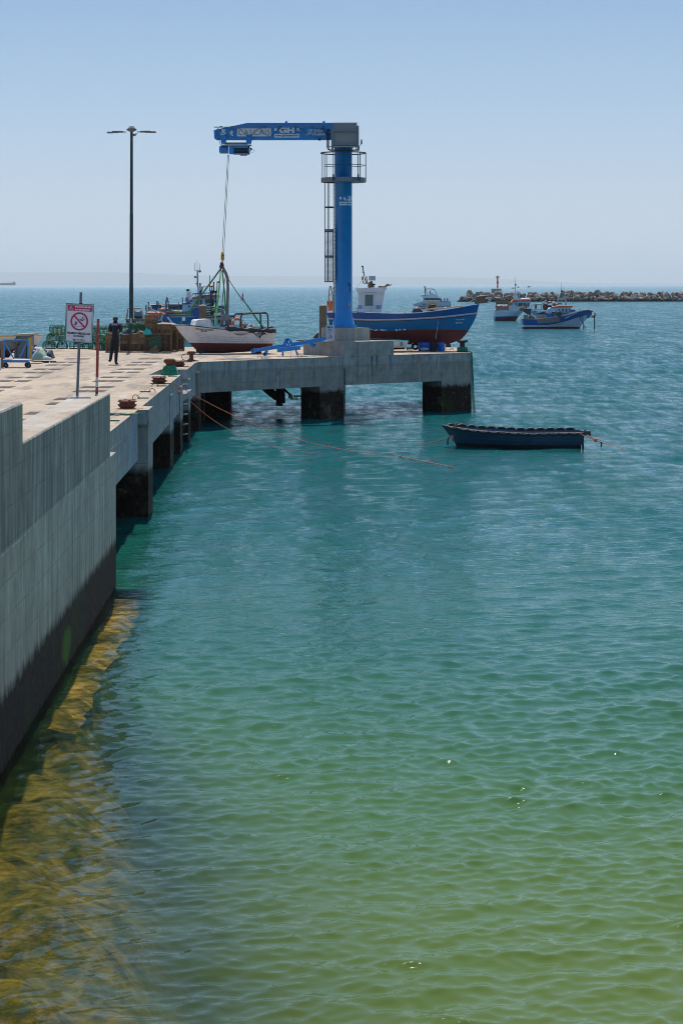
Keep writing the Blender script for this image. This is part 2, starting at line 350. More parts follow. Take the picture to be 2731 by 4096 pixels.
M = dict(
 wall=concrete('wall_concrete', (.36,.325,.26), joint=2.46), quay=concrete('quay_concrete', (.31,.295,.26), blue=.5, tide_shade_z=.25), jetty=concrete('jetty_concrete', (.27,.245,.205), blue=.2, tide_shade_z=.30),
 plinth=concrete('plinth_concrete', (.31,.285,.245), tide=False, boards=False), pave=pavement('pavement_concrete'), cap=pavement('wall_cap_concrete', (.46,.38,.30)),
 blue=pm('crane_blue_paint', (.0015,.185,.48), .36, 0, .14, 3, streak=.12), blue2=pm('beam_blue_paint', (.012,.20,.52), .42, 0, .18, 5, rust=.0),
 dkblue=pm('dark_blue_paint', (.01,.05,.16), .45, 0, .3, 4, streak=.3), galv=pm('galvanised_steel', (.17,.185,.20), .5, .4, .2, 9), dksteel=pm('dark_steel', (.035,.042,.05), .5, .5, .3, 9),
 grille=pm('box_grille_panel', (.24,.235,.24), .75, .0, .15, 22, bump=.3), white=pm('white_paint', (.62,.62,.62), .45, 0, .10, 4, streak=.15), boatwhite=pm('boat_white_paint', (.66,.64,.64), .5, 0, .12, 3, streak=.25),
 print_white=pm('white_lettering', (.60,.64,.68), .5, 0, .08, 9), print_blue=pm('blue_lettering', (.01,.10,.30), .5, 0, .1, 9), print_black=pm('black_lettering', (.02,.02,.022), .5, 0, .2, 9), print_pink=pm('pink_lettering', (.45,.22,.30), .5, 0, .2, 9),
 black=pm('black_rubber', (.014,.014,.016), .6, 0, .3, 9), cable=pm('black_cable', (.012,.013,.016), .5, 0, .2, 9), rust=pm('rusty_iron', (.16,.055,.028), .85, .2, .5, 7, bump=.6, rust=.3, rustcol=(.05,.025,.018)),
 ruststain=pm('rust_stained_concrete', (.42,.22,.09), .9, 0, .4, 3), hullred=pm('red_antifouling', (.13,.024,.022), .65, 0, .3, 3, streak=.25), red=pm('red_paint', (.42,.035,.025), .5, 0, .2, 6), orange=pm('orange_plastic', (.75,.13,.03), .5, 0, .15, 6),
 orangered=pm('orange_red_paint', (.55,.10,.045), .5, 0, .2, 5), green=pm('green_webbing', (.015,.20,.05), .7, 0, .2, 12), lime=pm('lime_webbing', (.16,.50,.10), .7, 0, .2, 12), brown=pm('brown_strap_fabric', (.20,.15,.12), .85, 0, .3, 9, streak=.4),
 net=pm('green_netting', (.01,.19,.10), .7, 0, .6, 14), netpale=pm('pale_green_netting', (.26,.36,.27), .85, 0, .35, 14, bump=.8), wire=pm('rusty_wire', (.20,.115,.06), .85, 0, .6, 12), growth=pm('dried_growth', (.20,.13,.07), .95, 0, .7, 10, bump=.6), wood=pm('weathered_wood', (.17,.115,.075), .85, 0, .4, 4, bump=.5, streak=.5),
 lightwood=pm('light_wood', (.42,.30,.20), .8, 0, .25, 6), yellow=pm('yellow_paint', (.60,.34,.02), .5, 0, .2, 8, rust=.1), teal=pm('teal_plastic_bag', (.01,.42,.36), .4, 0, .25, 9, bump=.4), tarp=pm('dark_tarpaulin', (.035,.035,.045), .55, 0, .4, 7, bump=.8),
 tarpgrey=pm('grey_tarpaulin', (.22,.22,.25), .7, 0, .2, 7, bump=.5), tarpblue=pm('blue_tarpaulin', (.01,.04,.32), .5, 0, .3, 7, bump=.6), glass=pm('dark_window_glass', (.03,.045,.05), .12, 0, .3, 2), glassgreen=pm('green_window_glass', (.10,.15,.13), .2, 0, .2, 2),
 midblue=pm('hull_mid_blue', (.004,.14,.34), .45, 0, .12, 3, streak=.1), deepblue=pm('bulwark_blue', (.003,.07,.26), .45, 0, .15, 3), rail=pm('pale_rubbing_strake', (.42,.40,.42), .6, 0, .25, 6), greywood=pm('grey_weathered_planks', (.20,.185,.17), .85, 0, .35, 5, streak=.5),
 barge=pm('dark_teal_hull', (.008,.055,.10), .5, 0, .4, 3, rust=.12, rustcol=(.10,.05,.03)), rope=pm('orange_rope', (.55,.14,.06), .8, 0, .25, 9), ropepale=pm('pale_rope', (.38,.38,.28), .85, 0, .3, 9), ropegreen=pm('dark_green_rope', (.03,.16,.10), .85, 0, .4, 9),
 cloth=pm('navy_shirt_fabric', (.008,.010,.024), .85, 0, .2, 9), trousers=pm('black_trouser_fabric', (.006,.007,.010), .85, 0, .25, 9), skin=pm('dark_skin', (.035,.018,.012), .55, 0, .15, 9), shoe=pm('grey_shoe_leather', (.03,.026,.026), .7, 0, .2, 9), purple=pm('purple_shirt_yoke', (.17,.035,.12), .8, 0, .15, 9),
 signwhite=pm('faded_sign_face', (.66,.63,.66), .55, 0, .08, 7, streak=.1), magenta=pm('faded_magenta_print', (.50,.012,.085), .55, 0, .12, 9), post=pm('grey_post_paint', (.13,.14,.155), .5, .3, .2, 6, streak=.3), darkgreen=pm('dark_green_mast_paint', (.018,.035,.034), .5, .2, .3, 5, streak=.3, rust=.12, rustcol=(.09,.07,.055)),
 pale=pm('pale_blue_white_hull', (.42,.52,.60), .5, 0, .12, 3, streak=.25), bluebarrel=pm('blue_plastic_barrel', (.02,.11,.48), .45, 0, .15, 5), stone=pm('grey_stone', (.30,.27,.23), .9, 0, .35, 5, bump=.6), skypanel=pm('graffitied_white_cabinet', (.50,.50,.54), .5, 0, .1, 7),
 lamp_red=pm('red_lamp_lens', (.45,.01,.01), .3, 0, .1, 9), lamp_orange=pm('orange_lamp_lens', (.75,.10,.01), .3, 0, .1, 9), growdark=pm('weed_covered_timber', (.012,.013,.010), .8, 0, .5, 7, bump=.8), shiphull=pm('ship_hull', (.10,.09,.10), .7, 0, .2, 1),
)
def rocks_mat():
    t = NT('breakwater_rock'); g = t.n('NewGeometry'); pos = g.outputs['Position']
    oi = t.n('ObjectInfo').outputs['Random']
    n1 = t.noise(pos, .9, 6, .7)
    z = t.n('SeparateXYZ'); t.l(pos, z.inputs[0])
    c = t.ramp(n1, [(.35,(.09,.060,.042)),(.5,(.25,.185,.14)),(.68,(.50,.42,.35))])
    c = t.mix(t.math('MULTIPLY',oi,.6), c, (.12,.095,.08))
    f = t.ramp(t.math('ADD', t.math('MULTIPLY',z.outputs[2],.4), t.math('MULTIPLY',t.math('SUBTRACT',n1,.5),.5)), [(.18,1.0),(.55,0.0)])
    c = t.mix(f, c, (.028,.019,.014))
    p = t.n('BsdfPrincipled', Roughness=.9); t.l(c, p.inputs['Base Color'])
    bn = t.n('Bump', Strength=.8, Distance=.15); t.l(n1, bn.inputs['Height']); t.l(bn.outputs[0], p.inputs['Normal'])
    return t.out(p.outputs[0])
M['rock'] = rocks_mat()

# ------------------------------------------------------------------ lettering
def text2d(s, bold=.0, shear=0.0, spacing=1.0):
    cu = bpy.data.curves.new('t', 'FONT'); cu.body = s; cu.size = 1; cu.offset = bold; cu.shear = shear; cu.space_character = spacing; cu.resolution_u = 3
    o = bpy.data.objects.new('t', cu); COL.objects.link(o); bpy.context.view_layer.update()
    me = bpy.data.meshes.new_from_object(o.evaluated_get(bpy.context.evaluated_depsgraph_get()))
    v = np.array([q.co[:2] for q in me.vertices]); f = [tuple(p.vertices) for p in me.polygons]
    bpy.data.objects.remove(o); bpy.data.curves.remove(cu); bpy.data.meshes.remove(me)
    lo = v.min(0); hi = v.max(0)
    return (v-lo)/(hi-lo), f
def lettering(parent, name, s, mapf, mat, bold=.012, shear=0.0, spacing=1.0, label=None):   # mapf(u,v) -> world point
    v, f = text2d(s, bold, shear, spacing)
    mb = MB(); mb.add([mapf(a,b) for a,b in v], f)
    return mb.build(name, mat, parent, label=label)
def pxrect(x0, y0, x1, y1, D):        # upright lettering on a face at distance D; v runs bottom to top
    return lambda u, v: P(x0+(x1-x0)*u, y1+(y0-y1)*v, D)

# ------------------------------------------------------------------ where the shore lines run
def wallX(y): return -3.37 - .0207*y          # face of the parapet wall
def edgeX(y): return -3.62 - .0256*y          # edge of the quay deck
rng = np.random.default_rng(7); random.seed(7)

# ------------------------------------------------------------------ the sea
def clearness(X, Y, wide=.55):                  # 1 where the bed shows through, 0 in the murky deep water
    xt = np.interp(Y, [10,14.8,20,25,27,36,36.6], [-.5,-1.15,-1.95,-2.95,-3.42,-3.55,-9]) + wide*np.interp(Y,[20,27,36],[1,.8,.1])
    w = np.interp(Y, [10,20,26,36], [1.8,1.4,.7,.15])
    return np.where(Y < 37, 1/(1+np.exp(np.clip((X-xt)/(w*.35), -30, 30))), 0)
def grid_obj(name, V, mat, attrs=None, smooth=True):
    r, c, _ = V.shape
    me = bpy.data.meshes.new(name); n = r*c
    me.vertices.add(n); me.vertices.foreach_set('co', V.reshape(-1).astype(np.float32))
    i = np.arange(n).reshape(r, c)
    q = np.stack([i[:-1,:-1], i[:-1,1:], i[1:,1:], i[1:,:-1]], -1).reshape(-1,4)
    me.loops.add(q.size); me.loops.foreach_set('vertex_index', q.reshape(-1).astype(np.int32))
    me.polygons.add(len(q)); me.polygons.foreach_set('loop_start', np.arange(0,q.size,4,dtype=np.int32))
    me.polygons.foreach_set('loop_total', np.full(len(q),4,dtype=np.int32))
    me.polygons.foreach_set('use_smooth', np.full(len(q), smooth))
    me.materials.append(mat); me.update(); me.validate()
    for k, a in (attrs or {}).items():
        at = me.attributes.new(k, 'FLOAT', 'POINT'); at.data.foreach_set('value', a.reshape(-1).astype(np.float32))
    o = bpy.data.objects.new(name, me); COL.objects.link(o); W[o.name] = Vector((0,0,0))
    return o
def sea_material():
    t = NT('sea_water'); g = t.n('NewGeometry'); pos = g.outputs['Position']
    sep = t.n('SeparateXYZ'); t.l(pos, sep.inputs[0]); x, y, z = sep.outputs
    ly = t.math('LOGARITHM', t.math('MAXIMUM', t.math('ADD', y, t.math('MULTIPLY', t.math('SUBTRACT', t.noise(pos,.12,3), .5), 7.0)), 5.0), 10.0)   # log10 of distance along the shore
    f = t.math('DIVIDE', t.math('SUBTRACT', ly, 1.0), 3.0, clamp=True)
    L = lambda d: min(1, max(0, (math.log10(d)-1)/3))
    c = t.ramp(f, [(L(12),(.135,.150,.006)),(L(17),(.105,.150,.012)),(L(23),(.055,.128,.028)),(L(31),(.018,.098,.046)),
                   (L(45),(.004,.084,.064)),(L(80),(.003,.078,.078)),(L(300),(.003,.088,.105)),(L(3000),(.005,.10,.13))])
    c = t.mix(t.math('MULTIPLY', t.ramp(t.noise(pos,.05,3),[(.35,0.0),(.7,1.0)]), .25), c, (.012,.075,.085))
    # ripples
    def lay(scl, st, det, loc, rot=0):
        return t.noise(t.mapping(pos, (scl[0],scl[1],1), loc, (0,0,rot)), st, det, .6)
    b1 = lay((.8,1.7), 4.5, 3, (0,0,0), .25); b2 = lay((.7,1.5), 13, 3, (3,5,0), -.2)
    b3 = lay((.5,1.0), 1.3, 4, (9,1,0), .15); b4 = lay((.5,1.0), .35, 4, (2,8,0), 0)
    far = t.ramp(f, [(L(40),0.0),(L(160),1.0)]); vfar = t.ramp(f, [(L(120),0.0),(L(600),1.0)])
    rd = t.math('ABSOLUTE', t.math('SUBTRACT', lay((.75,1.5), 2.6, 3, (4,4,0), .3), .5))
    h = t.math('ADD', t.math('MULTIPLY', b1, .003), t.math('MULTIPLY', b2, .0020)); h = t.math('SUBTRACT', h, t.math('MULTIPLY', t.math('MULTIPLY', rd, t.ramp(f,[(L(20),0.0),(L(50),1.0)])), .06)); h = t.math('ADD', h, t.math('MULTIPLY', t.math('MULTIPLY', b1, t.ramp(f,[(L(28),0.0),(L(60),1.0)])), .04))
    h = t.math('ADD', h, t.math('MULTIPLY', t.math('MULTIPLY', b3, far), .14))
    h = t.math('ADD', h, t.math('MULTIPLY', t.math('MULTIPLY', b4, vfar), .35))
    patch = t.ramp(t.noise(t.mapping(pos,(.25,1.0,1)), .06, 3), [(.35,.65),(.65,1.15)])
    h = t.math('MULTIPLY', h, patch)
    bn = t.n('Bump', Strength=1.0, Distance=1.0); t.l(h, bn.inputs['Height'])
    fr = t.n('Fresnel', IOR=1.333); t.l(bn.outputs[0], fr.inputs['Normal'])
    df = t.n('BsdfDiffuse'); t.l(c, df.inputs['Color'])
    bn2 = t.n('Bump', Strength=.55, Distance=1.0); t.l(h, bn2.inputs['Height']); t.l(bn2.outputs[0], df.inputs['Normal'])
    tr = t.n('BsdfTransparent'); tr.inputs['Color'].default_value = (.97,.93,.66,1)
    cl = t.n('Attribute', _attribute_name='clear').outputs['Fac']
    clf = t.math('MULTIPLY', cl, t.ramp(t.noise(pos,1.2,4),[(.3,.80),(.7,1.0)]))
    m1 = t.n('MixShader'); t.l(clf, m1.inputs[0]); t.l(df.outputs[0], m1.inputs[1]); t.l(tr.outputs[0], m1.inputs[2])
    gl = t.n('BsdfGlossy'); t.l(bn.outputs[0], gl.inputs['Normal'])
    gl.inputs['Color'].default_value = (.76,.88,.92,1)
    t.l(t.ramp(f, [(0,.03),(1,.22)]), gl.inputs['Roughness'])
    m2 = t.n('MixShader'); dash = t.math('ADD', t.math('MULTIPLY', t.noise(t.mapping(pos,(1.7,.42,1)), 1.0, 4, .7), .6), t.math('MULTIPLY', t.noise(t.mapping(pos,(.35,.07,1)), 1.0, 4, .7), .4)); dash = t.ramp(dash, [(.38,.18),(.5,.70),(.62,1.45)]); dash = t.mix(t.ramp(f, [(L(26),0.0),(L(75),1.0)]), (1,1,1), dash)
    t.l(t.math('MULTIPLY', fr.outputs[0], dash, clamp=True), m2.inputs[0]); t.l(m1.outputs[0], m2.inputs[1]); t.l(gl.outputs[0], m2.inputs[2])
    return t.out(m2.outputs[0])
def make_sea():
    ypx = np.concatenate([np.linspace(7400, 4300, 60), np.linspace(4296, 1250, 860), np.linspace(1246, 1146, 50)])
    D = np.concatenate([CH*FPX/(ypx-HY), [14000, 30000, 60000, 110000]])
    s = np.concatenate([[-3,-1.5,-.7,-.35,-.25], np.linspace(-.195,.195,640), [.25,.35,.7,1.5,3]])
    S, DD = np.meshgrid(s, D); X = S*DD; Y = DD.copy(); Z = np.zeros_like(X)
    row = np.gradient(D)[:,None]*np.ones_like(X)
    lam = np.exp(rng.uniform(np.log(.13), np.log(2.6), 190)); th = R(90) + rng.normal(R(14), R(38), 190); ph = rng.uniform(0, 2*np.pi, 190)
    dx = np.zeros_like(X); dy = np.zeros_like(X)
    act = D < 700; A = slice(0, int(act.sum()))
    Xa, Ya, ra = X[A], Y[A], row[A]
    for l, a, p in zip(lam, th, ph):
        k = 2*np.pi/l; out = np.clip((Ya-35)/45, 0, 1); amp = (.0205/k*(1.75 if l < .36 else 1.15 if l < .7 else .5 if l < 1.5 else .30))*(1+(.0 if l < .8 else 1.3)*out)
        w = np.clip((l/ra-2.2)/2.5, 0, 1)*(np.abs(S[A])<.21)
        q = k*(Xa*np.cos(a)+Ya*np.sin(a))+p
        Z[A] += w*amp*np.sin(q); dx[A] -= w*amp*.9*np.cos(a)*np.cos(q)*-1; dy[A] += w*amp*.9*np.sin(a)*np.cos(q)
    for l, a, p in zip(np.exp(rng.uniform(np.log(2.2), np.log(9), 60)), R(90)+rng.normal(R(10), R(32), 60), rng.uniform(0, 2*np.pi, 60)):
        k = 2*np.pi/l; w = np.clip((l/ra-2.0)/2.0, 0, 1)*(np.abs(S[A])<.21)*np.clip((Ya-55)/90, 0, 1)
        q = k*(Xa*np.cos(a)+Ya*np.sin(a))+p; Z[A] += w*.021/k*np.sin(q); dy[A] += w*.021/k*.8*np.cos(q)
    gust = .85+.3*np.sin(Xa*.21+Ya*.13)*np.sin(Ya*.19-Xa*.11+1)
    # calmer water in the lee of the wall
    cl = clearness(Xa, Ya); damp = gust*(1-.35*cl)
    Z[A] *= damp; X[A] += dx[A]*damp; Y[A] += dy[A]*damp
    return grid_obj('sea', np.stack([X,Y,Z],-1), sea_material(), {'clear': clearness(X,Y)})
tag(make_sea(), 'choppy harbour sea, olive green near the wall turning teal and blue farther out', kind='structure')
def bed_material(foot=False):
    t = NT('footing_stone' if foot else 'seabed_rock_and_sand'); pos = t.n('NewGeometry').outputs['Position']
    n1 = t.noise(pos, .9, 5, .65); n2 = t.noise(t.mapping(pos,(1,1,1),(3,3,3)), 3.2, 6, .62, .1)
    c = t.ramp(t.math('ADD', t.math('MULTIPLY',n1,.4), t.math('MULTIPLY',n2,.6)), [(.38,(.05,.038,.010)),(.46,(.19,.135,.035)),(.54,(.38,.27,.085)),(.66,(.62,.50,.24))])
    if not foot:
        sh = t.n('Attribute', _attribute_name='shore').outputs['Fac']
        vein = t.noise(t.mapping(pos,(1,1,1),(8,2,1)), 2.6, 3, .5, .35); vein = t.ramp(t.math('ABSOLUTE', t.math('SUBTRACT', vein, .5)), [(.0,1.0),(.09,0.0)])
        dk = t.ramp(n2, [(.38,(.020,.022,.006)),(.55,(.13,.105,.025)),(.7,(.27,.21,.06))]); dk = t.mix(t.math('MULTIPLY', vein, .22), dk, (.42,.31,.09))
        wd = t.ramp(n1, [(.4,(.008,.014,.008)),(.6,(.03,.035,.015))])
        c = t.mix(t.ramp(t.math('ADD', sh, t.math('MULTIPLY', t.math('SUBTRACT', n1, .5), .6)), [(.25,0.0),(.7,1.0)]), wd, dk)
    p = t.n('BsdfPrincipled', Roughness=1.0); p.inputs['Specular IOR Level'].default_value = 0; t.l(c, p.inputs['Base Color'])
    bn = t.n('Bump', Strength=1.0, Distance=.12); t.l(n2, bn.inputs['Height']); t.l(bn.outputs[0], p.inputs['Normal'])
    return t.out(p.outputs[0])
def make_bed():
    X, Y = np.meshgrid(np.linspace(-5, 8, 190), np.linspace(9, 60, 300))
    c = clearness(X, Y)
    Z = -.30 - (1-c)*2.2 - .25*np.interp(Y,[10,20,26,27],[1,.6,.3,0])
    for k in range(26):
        l = np.exp(rng.uniform(np.log(.5), np.log(3))); a = rng.uniform(0,np.pi); Z += .018*l*np.sin(2*np.pi/l*(X*np.cos(a)+Y*np.sin(a))+rng.uniform(0,6))
    Z = np.minimum(Z, -.16)
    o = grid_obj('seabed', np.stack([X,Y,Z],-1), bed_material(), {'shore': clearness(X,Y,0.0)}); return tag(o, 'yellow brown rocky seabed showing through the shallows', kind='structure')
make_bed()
MB().box((0,-0+30000,-6.0),(160000,90000,1)).build('sea_floor', M['barge'], None, kind='structure')

# ------------------------------------------------------------------ parapet wall and quay
def along(d0, d1, z0, z1, zt=None): ...
def wall_piece(name, prof, th, label):          # prof: outline in (distance, height)
    mb = MB(); bm = bmesh.new()
    f = [bm.verts.new((wallX(d), d, z)) for d, z in prof]; b = [bm.verts.new((wallX(d)-th, d, z)) for d, z in prof]
    n = len(prof); A = bm.faces.new(f); B = bm.faces.new(b[::-1])
    for i in range(n):
        j = (i+1)%n; q = bm.faces.new((f[j], f[i], b[i], b[j]))
        dd = abs(prof[j][1]-prof[i][1]); q.material_index = 1 if (dd < .01 and prof[i][1] > 1) else 0
    bmesh.ops.recalc_face_normals(bm, faces=bm.faces)
    bv = [e for e in bm.edges if all(v.co.z > 2 for v in e.verts) and abs(e.verts[0].co.z-e.verts[1].co.z) < .01 and not any(fc in (A,B) and False for fc in e.link_faces)]
    bmesh.ops.bevel(bm, geom=bv, offset=.018, segments=1, affect='EDGES')
    bmesh.ops.triangulate(bm, faces=[q for q in bm.faces if len(q.verts) > 4])
    me = bpy.data.meshes.new(name); bm.to_mesh(me); bm.free(); me.materials.append(M['wall']); me.materials.append(M['cap'])
    o = bpy.data.objects.new(name, me); COL.objects.link(o); W[o.name] = Vector()
    return tag(o, label, 'wall')
wall_piece('parapet_wall', [(7,-3.5),(24.19,-3.5),(24.19,4.08),(7,4.08)], .95, 'taller streaked concrete wall cut off by the left edge of the picture')
wall_piece('parapet_wall', [(24.205,-3.5),(36.4,-3.5),(36.4,2.46),(35.3,2.46),(35.3,3.59),(24.205,3.59)], .57, 'lower long concrete parapet wall with the no diving sign on its top')
# submerged footing of the wall
mb = MB(); fp = [(wallX(25.6)-.02,25.6)]+[(wallX(y)+.50+random.uniform(-.09,.08), y) for y in np.linspace(25.7,36.35,26)]+[(wallX(36.3)-.02,36.3)]
outr = fp[1:-1]; n = len(outr); us = [0,.33,.66,1]; vs = []
for px_, py_ in outr:
    for u in us: x0_ = wallX(py_)-.02; vs.append((x0_+(px_-x0_)*u, py_, -.24+random.uniform(-.035,.035)-(.06 if u == 1 else 0)))
    vs.append((px_+random.uniform(.0,.05), py_, -2.4))
mb.add(vs, [(5*i+j,5*i+j+1,5*i+6+j,5*i+5+j) for i in range(n-1) for j in range(4)]+[tuple(range(5*n-5,5*n)), (4,3,2,1,0)])
mb.build('wall_footing', bed_material(True), None, kind='structure', label='submerged yellowish footing along the wall')

QB = 1.36
quay = thing('quay', 'concrete quay with recessed gratings, beams on square pillars above the water', None, (-6, 50, DECK)); quay['kind'] = 'structure'; del quay['label']
del_poly = [(-45,8),(wallX(8)-.6,8),(wallX(35)-.6,35.0),(edgeX(36.4),36.4)]
A0, A1, A2, A3 = (-5.52,76.6), (.11,82.5), (5.68,87.1), (5.75,94.2)
deck_poly = [(-45,8),(wallX(8)-.55,8),(wallX(35.2)-.55,35.2),(edgeX(36.4),35.3),(edgeX(47.2),47.2),(edgeX(47.2)+.26,47.25),(edgeX(48.6)+.26,48.6),(edgeX(48.6),48.7),
             (edgeX(65.8),65.8),(-6.35,65.8),(-6.35,69.9),(edgeX(69.9),69.9),(edgeX(75.6),75.6),A0,A1,A2,A3,(-45,98.6)]
MB().prism(deck_poly, 2.2, DECK, mi=0, top=1).build('deck_slab', [M['quay'], M['pave']], quay)
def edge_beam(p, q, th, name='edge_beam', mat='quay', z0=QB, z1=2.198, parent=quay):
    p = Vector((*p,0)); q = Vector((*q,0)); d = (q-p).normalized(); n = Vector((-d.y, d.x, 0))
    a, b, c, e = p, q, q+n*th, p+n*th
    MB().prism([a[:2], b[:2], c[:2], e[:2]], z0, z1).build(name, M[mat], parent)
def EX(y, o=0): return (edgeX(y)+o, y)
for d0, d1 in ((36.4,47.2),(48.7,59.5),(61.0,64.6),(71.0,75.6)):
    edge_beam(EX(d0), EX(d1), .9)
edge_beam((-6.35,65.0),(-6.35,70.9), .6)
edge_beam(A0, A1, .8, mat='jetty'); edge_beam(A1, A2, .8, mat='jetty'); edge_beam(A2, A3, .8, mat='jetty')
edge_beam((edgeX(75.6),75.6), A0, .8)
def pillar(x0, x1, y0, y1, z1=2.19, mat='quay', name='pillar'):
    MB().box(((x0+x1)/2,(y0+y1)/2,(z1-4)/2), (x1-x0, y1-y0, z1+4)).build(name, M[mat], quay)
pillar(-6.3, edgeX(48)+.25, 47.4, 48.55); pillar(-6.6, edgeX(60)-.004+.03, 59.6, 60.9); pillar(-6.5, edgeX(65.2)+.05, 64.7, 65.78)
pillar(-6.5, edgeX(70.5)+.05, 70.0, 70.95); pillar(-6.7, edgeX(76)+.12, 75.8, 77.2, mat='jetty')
pillar(-9, -6.6, 40, 41.5); pillar(-9.5,-7.3,52,53.5)
MB().box((-28.5,66,-1),(38,62,6.1)).build('retaining_core', M['quay'], quay)
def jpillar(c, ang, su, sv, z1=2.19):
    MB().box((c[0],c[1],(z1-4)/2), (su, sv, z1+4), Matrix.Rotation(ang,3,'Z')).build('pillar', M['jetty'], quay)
uj = Vector((A1[0]-A0[0],A1[1]-A0[1],0)).normalized(); aj = math.atan2(uj.y,uj.x); nj = Vector((-uj.y,uj.x,0))
uk = Vector((A2[0]-A1[0],A2[1]-A1[1],0)).normalized(); ak = math.atan2(uk.y,uk.x); nk = Vector((-uk.y,uk.x,0))
def jp(base, u, n, a, s, off, su, sv): c = Vector((*base,0)) - u*(s+su/2) + n*(off+sv/2); jpillar(c, a, su, sv)
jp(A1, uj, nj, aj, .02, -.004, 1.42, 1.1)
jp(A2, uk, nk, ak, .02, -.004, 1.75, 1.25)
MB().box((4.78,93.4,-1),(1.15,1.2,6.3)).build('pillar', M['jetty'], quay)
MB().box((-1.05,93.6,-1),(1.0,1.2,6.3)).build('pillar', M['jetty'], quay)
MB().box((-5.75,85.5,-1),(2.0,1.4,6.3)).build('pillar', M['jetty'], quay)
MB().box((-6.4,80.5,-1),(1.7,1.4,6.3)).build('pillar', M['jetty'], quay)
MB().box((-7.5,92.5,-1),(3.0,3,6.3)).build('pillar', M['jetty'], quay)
# landing recess: floor and rungs of the ladder below it
MB().box((-5.95,67.85,1.75),(1.4,4.05,.2)).build('landing', M['quay'], quay)
for k in range(6):
    mb = MB(); z = 2.2-k*.33; y = 66.1; x = edgeX(66)+.02
    mb.tube([(x,y,z),(x+.14,y,z),(x+.14,y+.38,z),(x,y+.38,z)], .022, 6); mb.build('ladder_rung', M['galv'], quay)
# gratings let into the deck
rows = [43.6,46.0,49.7,51.9,55.6,57.8,61.5,63.9,67.6,70.2,73.9,76.5,80.0,86.4]
gm = MB(); gm.box((0,0,.0025),(.42,.95,.003));  # dark plate painted as the shade in the drain below the bars
for k in range(15): gm.box((0,-.43+k*.062,.006),(.40,.03,.006), mi=1)
for sx in (-1,1): gm.box((sx*.205,0,.006),(.03,.95,.007), mi=1)
first = None
for y in rows:
    for off in (2.24,1.74,5.18,4.66):
        if y > 82 and off > 4: continue
        x = edgeX(y)-off; loc = Vector((x+random.uniform(-.03,.03), y+random.uniform(-.06,.06), DECK))
        if first is None:
            first = gm.build('grating', [pm('painted_drain_shadow',(.03,.026,.022),.9), pm('worn_grating_iron',(.20,.155,.12),.8,.1)], quay); me = first.data; o = first
            for v in me.vertices: v.co = v.co + W['quay']
        else:
            o = first.copy(); COL.objects.link(o)
        o.location = loc-W['quay']

# ------------------------------------------------------------------ bollards, rings, ropes on the quay edge
def bollard(x, y, r, label, seen=[None]):
    t = thing('mooring_bollard', label, 'bollard', (x, y, DECK), 'low rusty disc bollards along the quay edge')
    if seen[0] is None:
        a = MB(); a.lathe((x,y,DECK), [(r*.70,0),(r*.72,.02),(r*.98,.085),(r,.105),(r*.93,.11)], 8, sm=False); a.build('flange', M['rust'], t)
        b = MB(); b.lathe((x,y,DECK), [(r*.80,.11),(r*.80,.165)], 14); b.build('barrel', M['rust'], t)
        c = MB(); c.lathe((x,y,DECK), [(r*.92,.165),(r,.175),(r*1.0,.19),(r*.55,.215),(r*.3,.22)], 8, sm=False)
        for k in range(4):
            an = k*math.pi/2+.4; c.box((x+math.cos(an)*r*.5,y+math.sin(an)*r*.5,DECK+.212),(r*.8,.03,.02), Matrix.Rotation(an,3,'Z'))
        c.build('cap', M['rust'], t); seen[0] = (t, r)
    else:
        for ch in seen[0][0].children:
            k = ch.copy(); COL.objects.link(k); k.parent = t; k.scale = (r/seen[0][1],)*3
    d = MB(); d.lathe((x+.05,y,DECK+.004), [(r*1.42,0),(r*1.42,.006)], 20); d.build('rust_stained_pad', M['ruststain'], t)
    return t
def gp(x, y): return G(x, y, DECK)
b1 = gp(509, 1634); bollard(b1.x, b1.y, .232, 'nearest rusty disc bollard on the quay edge by the wall end')
b2 = gp(636, 1534); bollard(b2.x, b2.y, .232, 'rusty disc bollard with orange rope tied round it')
b3 = gp(716, 1466); bollard(b3.x, b3.y, .232, 'farthest rusty disc bollard beside the corner of the quay')
c = gp(679, 1499)
t = thing('mooring_post', 'mushroom bollard wrapped in green netting on the quay edge', 'bollard', c)
MB().lathe(c, [(.17,0),(.15,.1),(.12,.36),(.20,.42),(.20,.50),(.12,.54)], 14).build('post', M['rust'], t)
mb = MB(); mb.lathe(c+Vector((0,-.0,0)), [(.30,0),(.29,.07),(.22,.18),(.17,.30),(.14,.31)], 12)
for k in range(16):
    a = random.uniform(0,6.28); mb.tube([c+Vector((math.cos(a+j*.5)*(.30-.02*j),math.sin(a+j*.5)*(.30-.02*j),.02+.05*j)) for j in range(6)], .018, 5)
mb.build('netting', M['net'], t)
c = gp(766, 1444)
t = thing('capstan_bollard', 'small rusty waisted bollard on the quay corner before the white boat', 'bollard', c)
MB().lathe(c, [(.19,0),(.19,.03),(.08,.07),(.07,.26),(.17,.30),(.18,.37),(.1,.39)], 14).build('post', M['rust'], t)
mb = MB(); mb.box(c+Vector((.05,0,.016)),(.42,.3,.03)); mb.build('base_plate', M['rust'], t)
mb = MB(); mb.tube([c+Vector((-.22+.16*math.cos(a),-.02,.16+.13*math.sin(a))) for a in np.linspace(0,6.28,18)], .012, 5); mb.build('loose_wire_loop', M['rust'], t)
c = P(1848, 1412, 87.7); c.z = DECK
t = thing('mooring_bollard', 'black bollard with green mooring rope at the far jetty corner', 'bollard', c)
MB().lathe(c, [(.26,0),(.24,.05),(.12,.12),(.11,.40),(.24,.45),(.25,.52),(.1,.54)], 14).build('post', M['dksteel'], t)
mb = MB()
